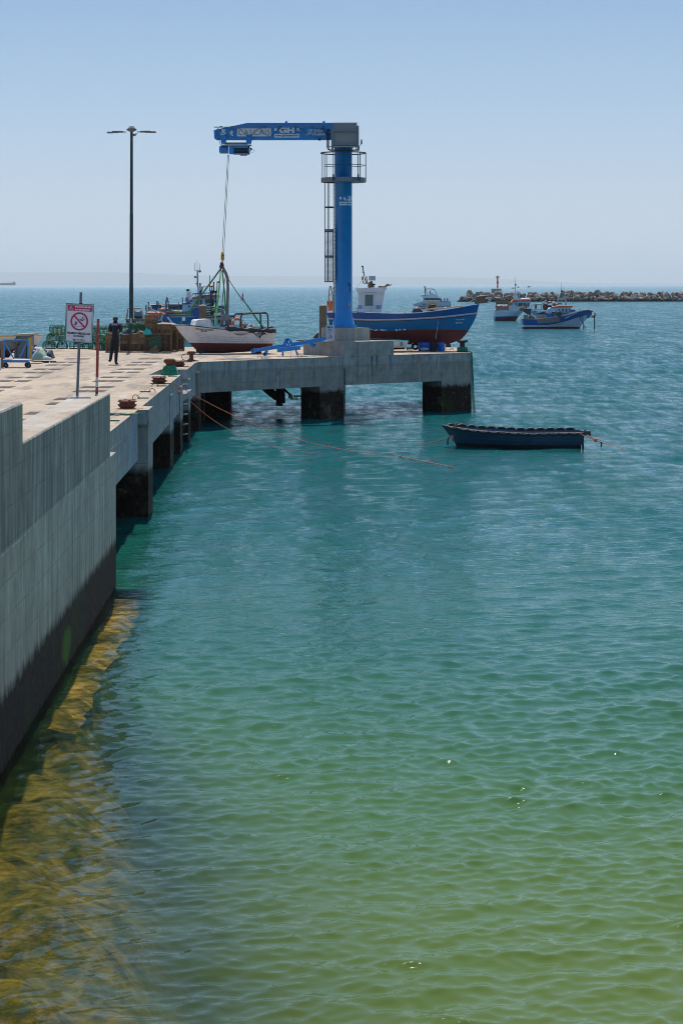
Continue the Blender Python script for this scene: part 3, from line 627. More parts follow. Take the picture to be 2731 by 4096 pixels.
for k in range(3): mb.tube([c+Vector((.21*math.cos(a),.21*math.sin(a),.08+.05*k)) for a in np.linspace(0,6.28,16)], .035, 6, closed=False)
mb.build('rope_coil', M['ropegreen'], t)
mb = MB()
for k in range(4):
    x0 = 1862+k*5; mb.tube([P(x0-12,1398+3*k,87.4), P(x0+6,1396+3*k,87.2), P(1882+k*1.5,1410,86.9), P(1885+k*2,1500,86.9), P(1887+k*2.6,1600,86.9), P(1890+k*3,1648,86.9)], .012, 5)
mb.build('hanging_rope', M['ropegreen'], None, loc=c, label='dark weedy ropes hanging down the right corner of the jetty', cat='rope')
def ring(px, py, side, label):
    c = gp(px, py); t = thing('mooring_ring', label, 'mooring ring', c, 'iron rings with green bars on the quay edge')
    mb = MB(); mb.tube([c+Vector((side*.13+.09*math.cos(a), 0, .0+.11*math.sin(a))) for a in np.linspace(0,math.pi,9)], .011, 6); mb.build('loop', M['rust'], t)
    MB().rbox(c+Vector((-side*.06,0,.025)),(.30,.035,.03),.008).build('bar', M['ropegreen'], t)
ring(440, 1686, -1, 'iron ring lying on the quay right beside the wall end')
ring(563, 1595, -1, 'green barred iron ring just beyond the nearest disc bollard')
ring(590, 1569, 1, 'green barred iron ring midway between two disc bollards')
ring(638, 1546, -1, 'green barred iron ring in front of the roped disc bollard')
ring(683, 1507, -1, 'green barred iron ring beside the net wrapped bollard')
ring(748, 1449, -1, 'thin iron ring behind the farthest disc bollard')
c = P(1051,1434,80.4); c.z = DECK
ring(1051, 1434, -1, 'iron ring with black plate on the jetty edge below the blue beam')
ring(1211, 1427, -1, 'thin iron hook ring on the jetty edge near the plinth')
# heap of rope on the near quay edge
mb = MB(); c = gp(478, 1660)
for k in range(9):
    a0 = random.uniform(0,6); mb.tube([c+Vector((-.35+j*.09+.05*math.sin(a0+j), .12*math.sin(a0*2+j*.7), .02+.02*random.random())) for j in range(10)], .016, 5, mi=k%2)
mb.build('rope_heap', [M['ropegreen'], M['ropepale']], None, loc=c, label='tangled green and ochre rope lying by the wall end', cat='rope')
def sag(a, b, drop, n=26):
    a = Vector(a); b = Vector(b)
    return [a.lerp(b, k/n)-Vector((0,0,drop*4*(k/n)*(1-k/n))) for k in range(n+1)]
e1 = gp(650, 1530)+Vector((0,0,.12))
mb = MB(); pts = [e1, P(692,1531,62.4)]+sag(P(700,1535,61.5), P(1560,1816,64.9), .5)+[P(1690,1845,62.0), P(1810,1868,60.0)]; mb.tube(pts, .010, 5)
mb.build('mooring_rope', M['rope'], None, loc=e1, label='upper orange mooring rope running from roped bollard over the water', cat='rope', group='orange mooring ropes')
mb = MB(); pts = [e1, P(694,1533,62.2)]+sag(P(702,1540,61.4), P(990,1745,61.9), .25)+[P(1150,1800,64), P(1330,1822,66.4)]; mb.tube(pts, .008, 5)
mb.build('mooring_rope', M['rope'], None, loc=e1, label='lower orange mooring rope dropping steeply to the water before the jetty', cat='rope', group='orange mooring ropes')
mb = MB(); mb.tube([P(704,1506,64.4),P(708,1515,64.3),P(707,1528,64.3),P(709,1550,64.3),P(705,1572,64.2),P(716,1570,64.2)], .03, 6); mb.ball(P(715,1569,64.2), .06)
mb.build('rope_end', M['rope'], None, loc=P(704,1506,64.4), label='frayed orange rope end hanging on the pillar corner', cat='rope')
# hanging chain at the crane corner
t = thing('hanging_chain', 'rusty black chain hanging down the jetty beside the middle pillar', 'chain', P(1378,1475,82.0))
lm = None
for k in range(34):
    p = P(1378,1478+k*5.4,82.3)
    if lm is None:
        mb = MB(); mb.tube([p+Vector((.028*math.cos(a),0,.042*math.sin(a))) for a in np.linspace(0,2*math.pi,9)[:-1]], .013, 5, closed=True)
        lm = mb.build('chain_link', M['dksteel'], t); p0 = p
    else:
        o = lm.copy(); COL.objects.link(o); o.parent = t
        off = p-p0; me = lm.data
        if k == 1:
            me.transform(Matrix.Translation(-(p0-W[t.name]))); lm.location = p0-W[t.name]
        o.location = p-W[t.name]; o.rotation_euler = (0,0,R(90)*(k%2))

# ------------------------------------------------------------------ slewing crane on its plinths
pl = thing('crane_plinth', 'two tier concrete plinth carrying the blue crane at the jetty bend', 'plinth', (.1,84.5,DECK))
v45 = Vector((-uk.y, uk.x, 0))
def block(corner, su, sv, z0, z1, name):
    c = Vector((*corner,0)); a = c+uk*su; d = c+v45*sv; b = a+v45*sv
    MB().prism([c[:2],a[:2],b[:2],d[:2]], z0, z1).build(name, [M['plinth']], pl)
block((.11,82.52), 2.72, 2.72, DECK+.001, DECK+.60, 'lower_block')
block((.07,84.05), 1.48, 1.48, DECK+.60, DECK+1.13, 'upper_block')
CC = Vector((.085, 85.08, DECK+1.13)); CD = CC.y
crane = thing('slewing_crane', 'tall blue column crane with horizontal jib over the jetty', 'crane', CC)
zt = P(0,600,CD).z
mb = MB(); mb.lathe((CC.x,CC.y,0), [(.60,CC.z),(.60,CC.z+.045),(.50,CC.z+.06),(.385,CC.z+.50),(.370,CC.z+.56),(.370,zt),(.40,zt),(.40,zt+.03)], 40)
mb.build('column', M['blue'], crane)
bt = None
for k in range(16):
    a = k*math.pi/8+.15; p = CC+Vector((.55*math.cos(a),.55*math.sin(a),.045))
    MB().cyl(p, p+Vector((0,0,.05)), .028, n=6, sm=False).cyl(p+Vector((0,0,.05)), p+Vector((0,0,.11)), .014, n=6).build('anchor_bolt', M['galv'], crane)
mb = MB(); p = CC+Vector((.23,-.32,1.0)); mb.cyl(p, p+Vector((.02,-.03,0)), .07, n=14); mb.build('badge', M['stone'], crane)
def colmap(x0, y0, x1, y1, r=.3725):                  # lettering wrapped round the column
    def f(u, v):
        q = P(x0+(x1-x0)*u, y1+(y0-y1)*v, CD-.37); a = (q.x-CC.x)/r - math.pi/2
        return Vector((CC.x+r*math.cos(a), CC.y+r*math.sin(a), q.z))
    return f
def col_panel(x0,y0,x1,y1,name,mat,n=8,r=.3715):
    f = colmap(x0,y0,x1,y1,r); mb = MB()
    vs = [f(k/n,v) for k in range(n+1) for v in (0,1)]
    mb.add(vs, [(2*k,2*k+2,2*k+3,2*k+1) for k in range(n)]); return mb.build(name, mat, crane)
lettering(crane, 'column_letters', 'GH', colmap(1374,782,1425,806), M['print_white'], .05)
col_panel(1358,787,1366,797,'logo_square',M['print_white'],3); col_panel(1357,807,1455,821,'web_address_strip',M['print_white'],14)
lettering(crane, 'web_address', 'www.ghcranes.com', colmap(1359,809,1452,819,.3735), M['print_blue'], .03)
mb = MB()
for k in range(7):
    a = [1398+random.uniform(-3,11), 1135+random.uniform(0,34)]; f = colmap(0,0,1,1)
    pts = [];
    for j in range(4): pts.append(colmap(a[0]+random.uniform(-4,4),a[1]+random.uniform(-9,9),0,0,.374)(0,1))
    mb.tube(pts, .012, 4)
mb.build('scrawl', M['print_black'], crane)
# slewing head and jib
zj0, zj1 = P(0,558.5,CD).z, P(0,491,CD).z
mb = MB(); mb.lathe((CC.x,CC.y,0), [(.36,zt+.03),(.47,zt+.16),(.47,zj0-.02),(.40,zj0),(.44,zj0)], 24); mb.build('slewing_head', M['blue2'], crane)
prof = [(856,521),(863,513+5),(990,491),(1425,491),(1425,558.5),(866,558.5),(858,552)]
MB().plate([P(x,y,CD-.17) for x,y in prof], .34).build('jib', M['blue'], crane)
for x in (1147,1297):
    mb = MB(); mb.plate([P(x-8,491,CD-.02), P(x-3,484,CD-.02), P(x+1,483,CD-.02), P(x+4,486,CD-.02), P(x+3,491,CD-.02)], .03); mb.build('lifting_lug', M['blue'], crane)
JD = CD-.172
lettering(crane, 'load_letters', '5', pxrect(884,517,904,540,JD-.01), M['print_white'], .06)
lettering(crane, 'load_letters', 't', pxrect(920,520,934,543,JD-.01), M['print_white'], .06)
MB().bpx(949,513,1085,545,JD-.012,.01).build('name_panel', M['print_white'], crane)
lettering(crane, 'town_name', 'CASCAIS', pxrect(954,518,1081,540,JD-.018), M['print_black'], -.012, spacing=1.15)
for x in (1098,1188): MB().bpx(x,512,x+11,524,JD-.008,.006).build('logo_square', M['print_white'], crane)
lettering(crane, 'maker_letters', 'GH', pxrect(1117,509,1178,532,JD-.01), M['print_white'], .06)
MB().bpx(1098,535,1198,550,JD-.008,.006).build('web_address_strip', M['print_white'], crane)
lettering(crane, 'web_address', 'www.ghcranes.com', pxrect(1101,537,1195,548,JD-.012), M['print_blue'], .03)
lettering(crane, 'serial_letters', 'CE', pxrect(1232,517,1250,529,JD-.01), M['print_white'], .02); lettering(crane, 'serial_letters', '2024', pxrect(1256,517,1292,529,JD-.01), M['print_white'], .03)
lettering(crane, 'serial_letters', 'N\u00ba 506504', pxrect(1225,531,1300,542,JD-.01), M['print_white'], .03)
KD = JD-.16
mb = MB(); mb.bpx(857,506,1300,509.5,KD,.05); mb.build('festoon_rail', M['galv'], crane)
mb = MB()
for x in (885,928,1058,1120,1182,1250,1293): mb.bpx(x-5,504,x+5,507,KD-.02,.26)
mb.build('rail_brackets', M['dksteel'], crane, kind='stuff')
mb = MB(); xs = [872,958,1038,1119,1203,1290]
for k in range(len(xs)-1):
    for dz in (0,):
        pts = []
        for j in range(19):
            u = j/18; x = xs[k]+(xs[k+1]-xs[k])*u; y = 512+dz+32*(math.sin(math.pi*u)**1.35); pts.append(P(x,y,KD-.02+.01*dz))
        mb.tube(pts, .010, 5)
pts = [P(*q,KD) for q in ((872,513),(866,520),(867,530),(873,542),(876,556),(881,572),(886,580))]; mb.tube(pts, .012, 5)
pts = [P(*q,KD) for q in ((1290,512),(1299,520),(1302,530),(1310,537),(1326,531))]; mb.tube(pts, .02, 5)
mb.build('festoon_cable', M['cable'], crane)
mb = MB(); mb.tube([P(*q,KD) for q in ((1268,512),(1269,545),(1278,556),(1286,545),(1288,514))], .01, 5); mb.bpx(1274,553,1284,562,KD-.03,.07); mb.build('pendant_switch', M['cable'], crane)
mb = MB()
for x in (1308,1312,1315.5): mb.tube([P(x,515,KD+.03),P(x,590,KD+.03),P(x+4,598,KD+.03),P(x+14,602,KD+.03),P(1340,602,KD+.03)], .016, 5)
mb.build('down_cables', M['cable'], crane)
# trolley and hoist
for x0,x1 in ((884,906),(985,1008)):
    mb = MB(); mb.plate([P(x,y,CD-.26) for x,y in ((x0,540),(x1,540),(x1,565),(x1-3,575),(x0+3,575),(x0,565))], .03)
    for px_,py_ in ((x0+5,566),(x1-6,566),((x0+x1)/2,557)): mb.cyl(P(px_,py_,CD-.285), P(px_,py_,CD-.26), .022, n=8)
    mb.build('trolley_plate', M['blue'], crane)
    mb = MB(); mb.plate([P(x,y,CD+.24) for x,y in ((x0,545),(x1,545),(x1,565),(x1-3,575),(x0+3,575),(x0,565))], .03); mb.build('trolley_plate', M['blue'], crane)
MB().bpx(900,569,990,578,CD-.15,.3).build('trolley_frame', M['greywood'], crane)
MB().bpx(886,577,1005,581,CD-.3,.6).build('hoist_cover', M['rail'], crane)
mb = MB(); p0 = P(880,598,CD); p1 = P(915,598,CD)
mb.cyl(p0, p1, .165, n=16); mb.cyl(P(878,598,CD), p0, .10, n=12)
for k in range(5): mb.cyl(P(893+k*4,598,CD), P(894.5+k*4,598,CD), .178, n=16)
mb.build('hoist_motor', M['blue2'], crane)
mb = MB(); mb.bpx(917,582,936,614,CD-.2,.4); mb.bpx(934,582,998,592,CD-.2,.4); mb.bpx(934,611,998,616,CD-.2,.4); mb.bpx(993,582,998,616,CD-.2,.4); mb.build('hoist_frame', M['blue2'], crane)
mb = MB(); mb.cyl(P(936,602,CD), P(993,602,CD), .15, n=16)
mb.build('rope_drum', M['dksteel'], crane)
MB().bpx(961,616,989,621.5,CD-.1,.2).build('hoist_label_plate', M['lightwood'], crane)
mb = MB(); mb.tube([P(*q,CD-.2) for q in ((1000,590),(1004,600),(1001,612),(1000,600))], .012, 5); mb.tube([P(*q,CD-.2) for q in ((1003,596),(1012,597),(1019,603),(1015,608),(1006,609))], .008, 5)
mb.bpx(1001,591,1008,599,CD-.25,.1); mb.build('hoist_cables', M['cable'], crane)
# hoist rope and hook block
BD = 85.6
mb = MB(); mb.tube([P(912,618,CD), P(889.5,1008,BD)], .011, 5); mb.tube([P(916.5,618,CD), P(896,1008,BD)], .011, 5); mb.build('hoist_rope', M['cable'], crane)
mb = MB(); mb.plate([P(x,y,BD-.05) for x,y in ((888,1007),(893,1007),(897,1014),(897,1036),(894,1043),(887,1043),(883.5,1036),(884.5,1014))], .10)
mb.build('hook_block', M['yellow'], crane)
MB().cyl(P(890.5,1022,BD-.08), P(890.5,1022,BD+.08), .045, n=12).bpx(884.5,1033,897,1035,BD-.06,.12).build('sheave', M['rust'], crane)
mb = MB(); mb.tube([P(*q,BD) for q in ((890,1042),(890,1050),(894,1056),(892,1063),(886,1063),(883,1058))], .028, 6); mb.build('hook', M['dksteel'], crane)
# control cabinet on the column head
fd = CD-.62
MB().bpx(1334,493,1428,587,fd+.04,.30).build('control_cabinet', M['grille'], crane)
MB().bpx(1332,490,1429,494,fd,.36).build('cabinet_lid', M['rail'], crane); MB().bpx(1333,585,1428,588,fd+.01,.32).build('cabinet_sill', M['rail'], crane)
mb = MB(); mb.bpx(1325,502,1334,604,fd-.03,.12); mb.bpx(1428,502,1436,604,fd-.03,.12); mb.bpx(1334,517,1428,526,fd-.05,.06); mb.bpx(1334,572,1428,580,fd-.05,.06); mb.bpx(1306,585,1326,588,fd,.04); mb.bpx(1312,530,1326,532,fd,.04)
mb.build('cabinet_frame', M['galv'], crane)
mb = MB()
for k in range(7): mb.tube([P(1338+k*14,589,fd+.1),P(1342+k*14,596,fd+.05),P(1334+k*14,599,fd+.1),P(1350+k*13,601,fd+.1)], .014, 5)
mb.tube([P(1334,600,fd),P(1380,603,fd-.02),P(1428,600,fd)], .03, 6); mb.build('loom_cables', M['cable'], crane)
mb = MB(); mb.bpx(1443,566,1449,576,fd,.07); mb.tube([P(1446,575,fd+.03),P(1443,580,fd+.03),P(1437,584,fd+.03),P(1437,600,fd+.03)], .012, 5); mb.build('lamp_bracket', M['dksteel'], crane)
MB().bpx(1443.5,558,1449,566,fd,.07).build('warning_lamp', M['lamp_red'], crane)
# platform with railings
RR = .955
def ringpts(z, r=RR, a0=0, a1=2*math.pi, n=40): return [Vector((CC.x+r*math.cos(a), CC.y+r*math.sin(a), z)) for a in np.linspace(a0,a1,n)]
zr, zm, zf = P(0,612.5,CD).z, P(0,662,CD).z, P(0,724,CD).z
pf = thing('platform', None, None, CC); 
pf = MB(); pf.lathe((CC.x,CC.y,0), [(.375,zf-.05),(.375,zf),(RR-.02,zf),(RR-.02,zf-.05)], 40, sm=False)
bpy.data.objects.remove(bpy.data.objects['platform'])
plat = pf.build('platform', M['galv'], crane)
MB().tube(ringpts(zr)[:-1], .028, 6, closed=True).build('handrail', M['dksteel'], plat)
MB().tube(ringpts(zm,RR-.03,-2.6,2.6), .014, 5).build('mid_rail', M['dksteel'], plat)
mb = MB(); rp = ringpts(0)
vs = []; 
for r_ in (RR, RR-.012):
    for z in (zf-.06, zf+.13):
        vs += [Vector((CC.x+r_*math.cos(a), CC.y+r_*math.sin(a), z)) for a in np.linspace(0,2*math.pi,40)[:-1]]
n = 39; fs = []
for a, b in ((0,1),(1,3),(3,2),(2,0)):
    for i in range(n): j=(i+1)%n; fs.append((a*n+i,a*n+j,b*n+j,b*n+i))
mb.add(vs, fs); mb.build('kick_plate', M['galv'], plat)
for x in (1290,1298,1306,1334,1432,1440,1464.5):
    dx_ = max(-.999,min(.999,(P(x,0,CD).x-CC.x)/RR)); sgn = -1 if x in (1290,1334,1440,1464.5) else 1
    q = Vector((CC.x+RR*dx_, CC.y+sgn*RR*math.sqrt(1-dx_*dx_), 0))
    MB().cyl(q+Vector((0,0,zf-.06)), q+Vector((0,0,zr)), .020, n=6).build('railing_post', M['dksteel'], plat)
for x in (1334,1433):
    mb = MB(); mb.bpx(x-4,697,x+3,721,CD-RR-.02,.05); mb.build('post_shoe', M['dksteel'], plat)
# caged ladder
LD = CD-.05
lad = MB(); lad.cyl(P(1334.5,1290,LD), P(1334.5,722,LD), .020, n=6).cyl(P(1340.5,1290,LD+.3), P(1340.5,722,LD+.3), .020, n=6)
for k in range(36): y = 726+k*15.7; lad.cyl(P(1334.5,y,LD), P(1340.5,y,LD+.3), .011, n=5)
lad = lad.build('ladder', M['dksteel'], crane)
mb = MB()
for x, d in ((1299.5,.05),(1311,-.22),(1317,.36)): mb.bpx(x-1.4,725,x+1.4,925,LD+d,.03)
mb.build('cage_bars', M['dksteel'], lad)
for y in (729,829,926):
    mb = MB(); a = P(1318,y,LD+.1); mb.tube([a+Vector((.19*math.cos(t_)*1.0,.30*math.sin(t_),0)) for t_ in np.linspace(0,2*math.pi,17)[:-1]], .028, 4, closed=True); mb.build('cage_hoop', M['dksteel'], lad)
for (y0,y1) in ((918,1025),(1027,1128)):
    mb = MB()
    for yy in np.linspace(y0,y1,30): mb.bpx(1299,yy-.55,1334,yy+.55,LD-.22,.012)
    for xx in np.linspace(1299,1334,11): mb.bpx(xx-.45,y0,xx+.45,y1,LD-.235,.012)
    for yy in np.linspace(y0,y1,30): mb.bpx(1300,yy-.5,1334,yy+.5,LD+.38,.012)
    for (a,b,c_,d_) in ((1298,y0-2,1336,y0+5),(1298,y1-3,1336,y1+1),(1298,y0,1300,y1),(1330,y0,1336,y1)): mb.bpx(a,b,c_,d_,LD-.25,.03)
    mb.bpx(1298,y0,1300,y1,LD-.25,.6); mb.bpx(1310,y0,1314,y1,LD+.3,.02)
    mb.build('mesh_guard', M['galv'], lad)
# white cabinet leaning on the plinth
cb = thing('electrical_cabinet', 'white flat cabinet covered in black graffiti before the plinth', 'cabinet', P(1321,1362,82.9))
MB().bpx(1304.5,1301,1337,1361,83.1,.16).build('box', M['skypanel'], cb)
mb = MB(); q = lambda x,y: P(1150+x/6.272, 1270+y/6.272, 83.085)
for pts in ([(992,240),(1010,215),(1015,262),(1005,240)],[(1022,215),(1030,258)],[(1030,225),(1045,262)],[(1050,230),(1060,258),(1075,232),(1065,228)],[(1080,230),(1082,258)],[(1085,240),(1105,232)],[(1105,225),(1112,262),(1128,228),(1130,272)],
            [(1018,300),(1030,285),(1046,300),(1035,330),(1050,318),(1062,300),(1085,305),(1070,330),(1112,352)],[(1000,360),(1005,392)],[(1040,385),(1055,380),(1060,395),(1045,400),(1040,385)],[(1012,490),(1050,520)],[(1055,440),(1080,480),(1085,430)],[(1080,480),(1105,515),(1110,480)],[(1060,470),(1090,500)]):
    mb.tube([q(*p) for p in pts], .008, 4)
mb.build('graffiti', M['print_black'], cb)

# ------------------------------------------------------------------ boats
class Hull:
    """x forward from the stern, y to port, z up; placed at O and turned by yaw."""
    def __init__(s, O, yaw, xs, xb, sheer, keel, B, sf=.8, tb=.45, bp=2.2, p0=.30, p1=.8, kb=.03):
        s.O=Vector(O); s.Rm=Matrix.Rotation(yaw,3,'Z'); s.xs=xs; s.xb=xb; s.sh=sheer; s.ke=keel
        s.B=B; s.sf=sf; s.tb=tb; s.bp=bp; s.p0=p0; s.p1=p1; s.kb=kb
    def ip(s, tab, t):
        a = [q[0] for q in tab]; b = [q[1] for q in tab]
        if len(a) < 3: return float(np.interp(t, a, b))
        e = .035; return float((np.interp(t-e,a,b)+2*np.interp(t,a,b)+np.interp(t+e,a,b))/4) if 0 < t < 1 else float(np.interp(t,a,b))
    def hb(s, t, zn):
        pl = s.sf+(1-s.sf)*math.sin(min(1,t/.4)*math.pi/2)
        if t > s.tb: pl *= max(0, 1-((t-s.tb)/(1-s.tb))**s.bp)
        p = s.p0+(s.p1-s.p0)*max(0,(t-.35)/.65)
        return max(.012, s.kb*(1-t)+s.B*pl*(max(zn,0)**p))
    def xz(s, t, z):
        k = s.ip(s.ke,t); h = s.ip(s.sh,t); zn = min(1,max(0,(z-k)/max(.01,h-k)))
        x0 = s.ip(s.xs,zn); x1 = s.ip(s.xb,zn); return x0+(x1-x0)*t, zn
    def w(s, x, y, z): return s.O + s.Rm @ Vector((x,y,z))
    def surf(s, t, z, side, out=0.0):
        x, zn = s.xz(t, z); return s.w(x, side*(s.hb(t,zn)+out), z)
    def on(s, x, z, side, out=.012):            # the hull surface at local x, height z
        t = .5
        for _ in range(12):
            k = s.ip(s.ke,t); h = s.ip(s.sh,t); zn = min(1,max(0,(z-k)/max(.01,h-k)))
            x0 = s.ip(s.xs,zn); x1 = s.ip(s.xb,zn); t = min(.995,max(0,(x-x0)/(x1-x0)))
        return s.w(x, side*(s.hb(t,zn)+out), z)
    def shell(s, bands, mats, name, parent, n=30, sub=4, deck=None, deckmat=None, lip=.05, cap=None, capr=.03, keelplate=None):
        # bands: list of (boundary table or None for the sheer, material index)
        mb = MB(); T = [i/n for i in range(n+1)]; rowz = []
        for t in T:
            lo = s.ip(s.ke,t); zs = [lo]; prev = lo; hs = s.ip(s.sh,t)
            for tab, mi in bands:
                b = hs if tab is None else max(prev+1e-3, min(hs-1e-3, s.ip(tab,t)))
                for k in range(1,sub+1): zs.append(prev+(b-prev)*((k/sub)**(1.6 if prev==lo else 1)))
                prev = b
            rowz.append(zs)
        m = len(rowz[0]); mis = [mi for _, mi in bands for _ in range(sub)]
        for side in (1,-1):
            base = len(mb.v); vs = [s.surf(t,z,side) for t,zs in zip(T,rowz) for z in zs]
            mb.v += [tuple(q) for q in vs]
            for i in range(n):
                for j in range(m-1):
                    a=base+i*m+j; b=a+1; c=a+m+1; d=a+m
                    mb.f.append((a,d,c,b) if side<0 else (a,b,c,d)); mb.m.append(mis[j]); mb.s.append(True)
        for j in range(m-1):
            z0,z1 = rowz[0][j],rowz[0][j+1]
            mb.add([s.surf(0,z0,1),s.surf(0,z0,-1),s.surf(0,z1,-1),s.surf(0,z1,1)], [(0,1,2,3)], mis[j])
        hull = mb.build(name, mats, parent)
        if deck is not None:
            mb = MB(); vs = []
            for t in T:
                hs = s.ip(s.sh,t); dz = min(hs-.02, s.ip(deck,t)); x, zn = s.xz(t,hs); b = max(.006, s.hb(t,1)-lip)
                x2,_ = s.xz(min(t,.975),hs); x3, zn3 = s.xz(min(t,.965),dz); b3 = max(.004, min(b, s.hb(min(t,.965),zn3)-lip*1.2))
                vs += [s.w(x2,b,hs), s.w(x3,b3,dz), s.w(x3,-b3,dz), s.w(x2,-b,hs), s.surf(t,hs,1), s.surf(t,hs,-1)]
            fs = []
            for i in range(n):
                a=i*6
                for p,q in ((0,1),(1,2),(2,3),(0,4),(3,5)): fs.append((a+p,a+q,a+6+q,a+6+p))
            mb.add(vs, fs); mb.build('deck', deckmat, parent)
        if cap is not None:
            for side in (1,-1):
                mb = MB(); mb.tube([s.surf(t, s.ip(s.sh,t), side, -.01) for t in T], capr, 6); mb.build('cap_rail', cap, parent)
        return hull
    def strake(s, tab, r, mat, parent, name='rubbing_strake', t0=0, t1=1, n=30, sides=(1,-1), out=.01):
        for side in sides:
            mb = MB(); mb.tube([s.surf(t, s.ip(tab,t), side, out) for t in np.linspace(t0,t1,n)], r, 6); mb.build(name, mat, parent)
    def text(s, parent, name, body, x0, x1, z0, z1, side, mat, bold=.03, slope=0.0, shear=0.0):
        f = lambda u, v: s.on(x0+(x1-x0)*u, z0+(z1-z0)*v+slope*u, side)
        return lettering(parent, name, body, f, mat, bold, shear)
def window(parent, x0, y0, x1, y1, D, fr=1.6, mat='glass', frame='white', depth=.03, skew=0):
    o = MB()
    a,b,c,d = P(x0+skew,y0,D),P(x1+skew,y0,D),P(x1,y1,D),P(x0,y1,D)
    o.plate([d-Vector((0,depth,0)),c-Vector((0,depth,0)),b-Vector((0,depth,0)),a-Vector((0,depth,0))], depth)
    fo = o.build('window', M[frame], parent); g = MB()
    a,b,c,d = P(x0+fr+skew,y0+fr,D),P(x1-fr+skew,y0+fr,D),P(x1-fr,y1-fr,D),P(x0+fr,y1-fr,D); k = Vector((0,depth+.012,0))
    g.plate([d-k,c-k,b-k,a-k], .01); g.build('pane', M[mat], fo); return fo
def house(mb, pts, D, depth, mi=0): mb.plate([P(x,y,D) for x,y in pts], depth, mi); return mb
def whip(mb, x, y0, y1, D, r=.02, lean=0): mb.tube([P(x,y0,D), P(x+lean,y1,D)], [r, r*.5], 5); return mb

# --- white open boat standing on the jetty
BD = 86.0; k = BD/FPX; yaw = R(180+17)
O = P(1079, 1420, BD+.5); O.z = DECK+.02
boga = thing('open_fishing_boat', 'white open fishing boat with red bottom standing on the jetty under the hook', 'boat', O)
H = Hull(O, yaw, [(0,.03),(1,-.10)], [(0,3.12),(.25,3.42),(.55,3.80),(.85,4.10),(1,4.22)], [(0,.93),(.3,1.0),(.6,1.10),(.9,1.27),(1,1.26)],
         [(0,.16),(.3,.06),(.7,.0),(1,.0)], .82, sf=.86, tb=.5, bp=2.2, p0=.36, p1=.72)
wl = [(0,.42),(1,.47)]
H.shell([(wl,0),(None,1)], [M['hullred'],M['boatwhite']], 'hull', boga, deck=[(0,.72),(.62,.74),(.68,1.02),(1,1.18)], deckmat=M['boatwhite'])
H.strake([(0,.905),(.3,.975),(.6,1.075),(.9,1.24),(1,1.235)], .022, M['black'], boga, 'rubber_gunwale')
H.strake([(0,.50),(.5,.52),(1,.56)], .006, M['rail'], boga, 'pinstripe', 0, .6, sides=(1,), out=.001)
for j,(a,b) in enumerate(((.80,.74),(.72,.66),(.64,.58))):
    H.strake([(0,a-.12),(.5,a-.10),(1,b+.22)], .007, M['rail'], boga, 'plank_line', .30+.03*j, .86, sides=(1,), out=.001)
H.text(boga, 'registration_letters', 'PTCAS-136402-L', 3.40, 2.66, 1.035, 1.10, 1, M['print_black'], .03, -.05, .15)
H.text(boga, 'name_letters', 'BOGA', 3.19, 2.93, .955, 1.01, 1, M['print_black'], .03, -.012, .15)
# dark wave emblem with pink lettering
def emb(pts, mat, name):
    cx = sum(p[0] for p in pts)/len(pts); cz = sum(p[1] for p in pts)/len(pts)
    mb = MB(); n = len(pts); dense = []
    for i in range(n):
        a = pts[i]; b = pts[(i+1)%n]
        for u in (0,.5): dense.append((a[0]+(b[0]-a[0])*u, a[1]+(b[1]-a[1])*u))
    bm = bmesh.new(); vs = [bm.verts.new((p[0],p[1],0)) for p in dense]; f = bm.faces.new(vs); bmesh.ops.triangulate(bm, faces=[f]); bm.verts.index_update()
    mb.add([H.on(v.co.x, v.co.y, 1, .008) for v in bm.verts], [tuple(v.index for v in f.verts) for f in bm.faces]); bm.free(); mb.build(name, mat, boga)
ex = lambda zx, zy: (( (1079-(840+zx/5.6))*k/math.cos(R(17)) ), (1420-(1200+zy/5.6))*k+ (0.02))
E = lambda L: [ex(*q) for q in L]
emb(E([(440,775),(520,805),(600,820),(690,815),(700,822),(620,835),(540,830),(480,808)]), M['dksteel'], 'wave_emblem')
emb(E([(755,775),(820,752),(880,770),(940,815),(985,870),(1000,905),(955,860),(890,800),(830,778),(770,785)]), M['dksteel'], 'wave_emblem')
emb(E([(930,805),(990,770),(1075,757),(1010,780),(965,815)]), M['dksteel'], 'wave_emblem')
emb(E([(965,825),(1020,785),(1080,765),(1130,780),(1170,820),(1110,818),(1060,850),(1022,925),(995,850)]), M['dksteel'], 'wave_emblem')
a = ex(520,815); b = ex(760,768)
lettering(boga, 'pink_name_letters', 'POSEIDON 30', lambda u,v: H.on(a[0]+(b[0]-a[0])*u, a[1]+(b[1]-a[1])*v-.012+.012*u, 1, .012), M['print_pink'], .03)
a = ex(995,845); b = ex(1050,795)
lettering(boga, 'emblem_letters', 'Gk', lambda u,v: H.on(a[0]+(b[0]-a[0])*u, a[1]+(b[1]-a[1])*v, 1, .014), M['print_white'], .0, .3)
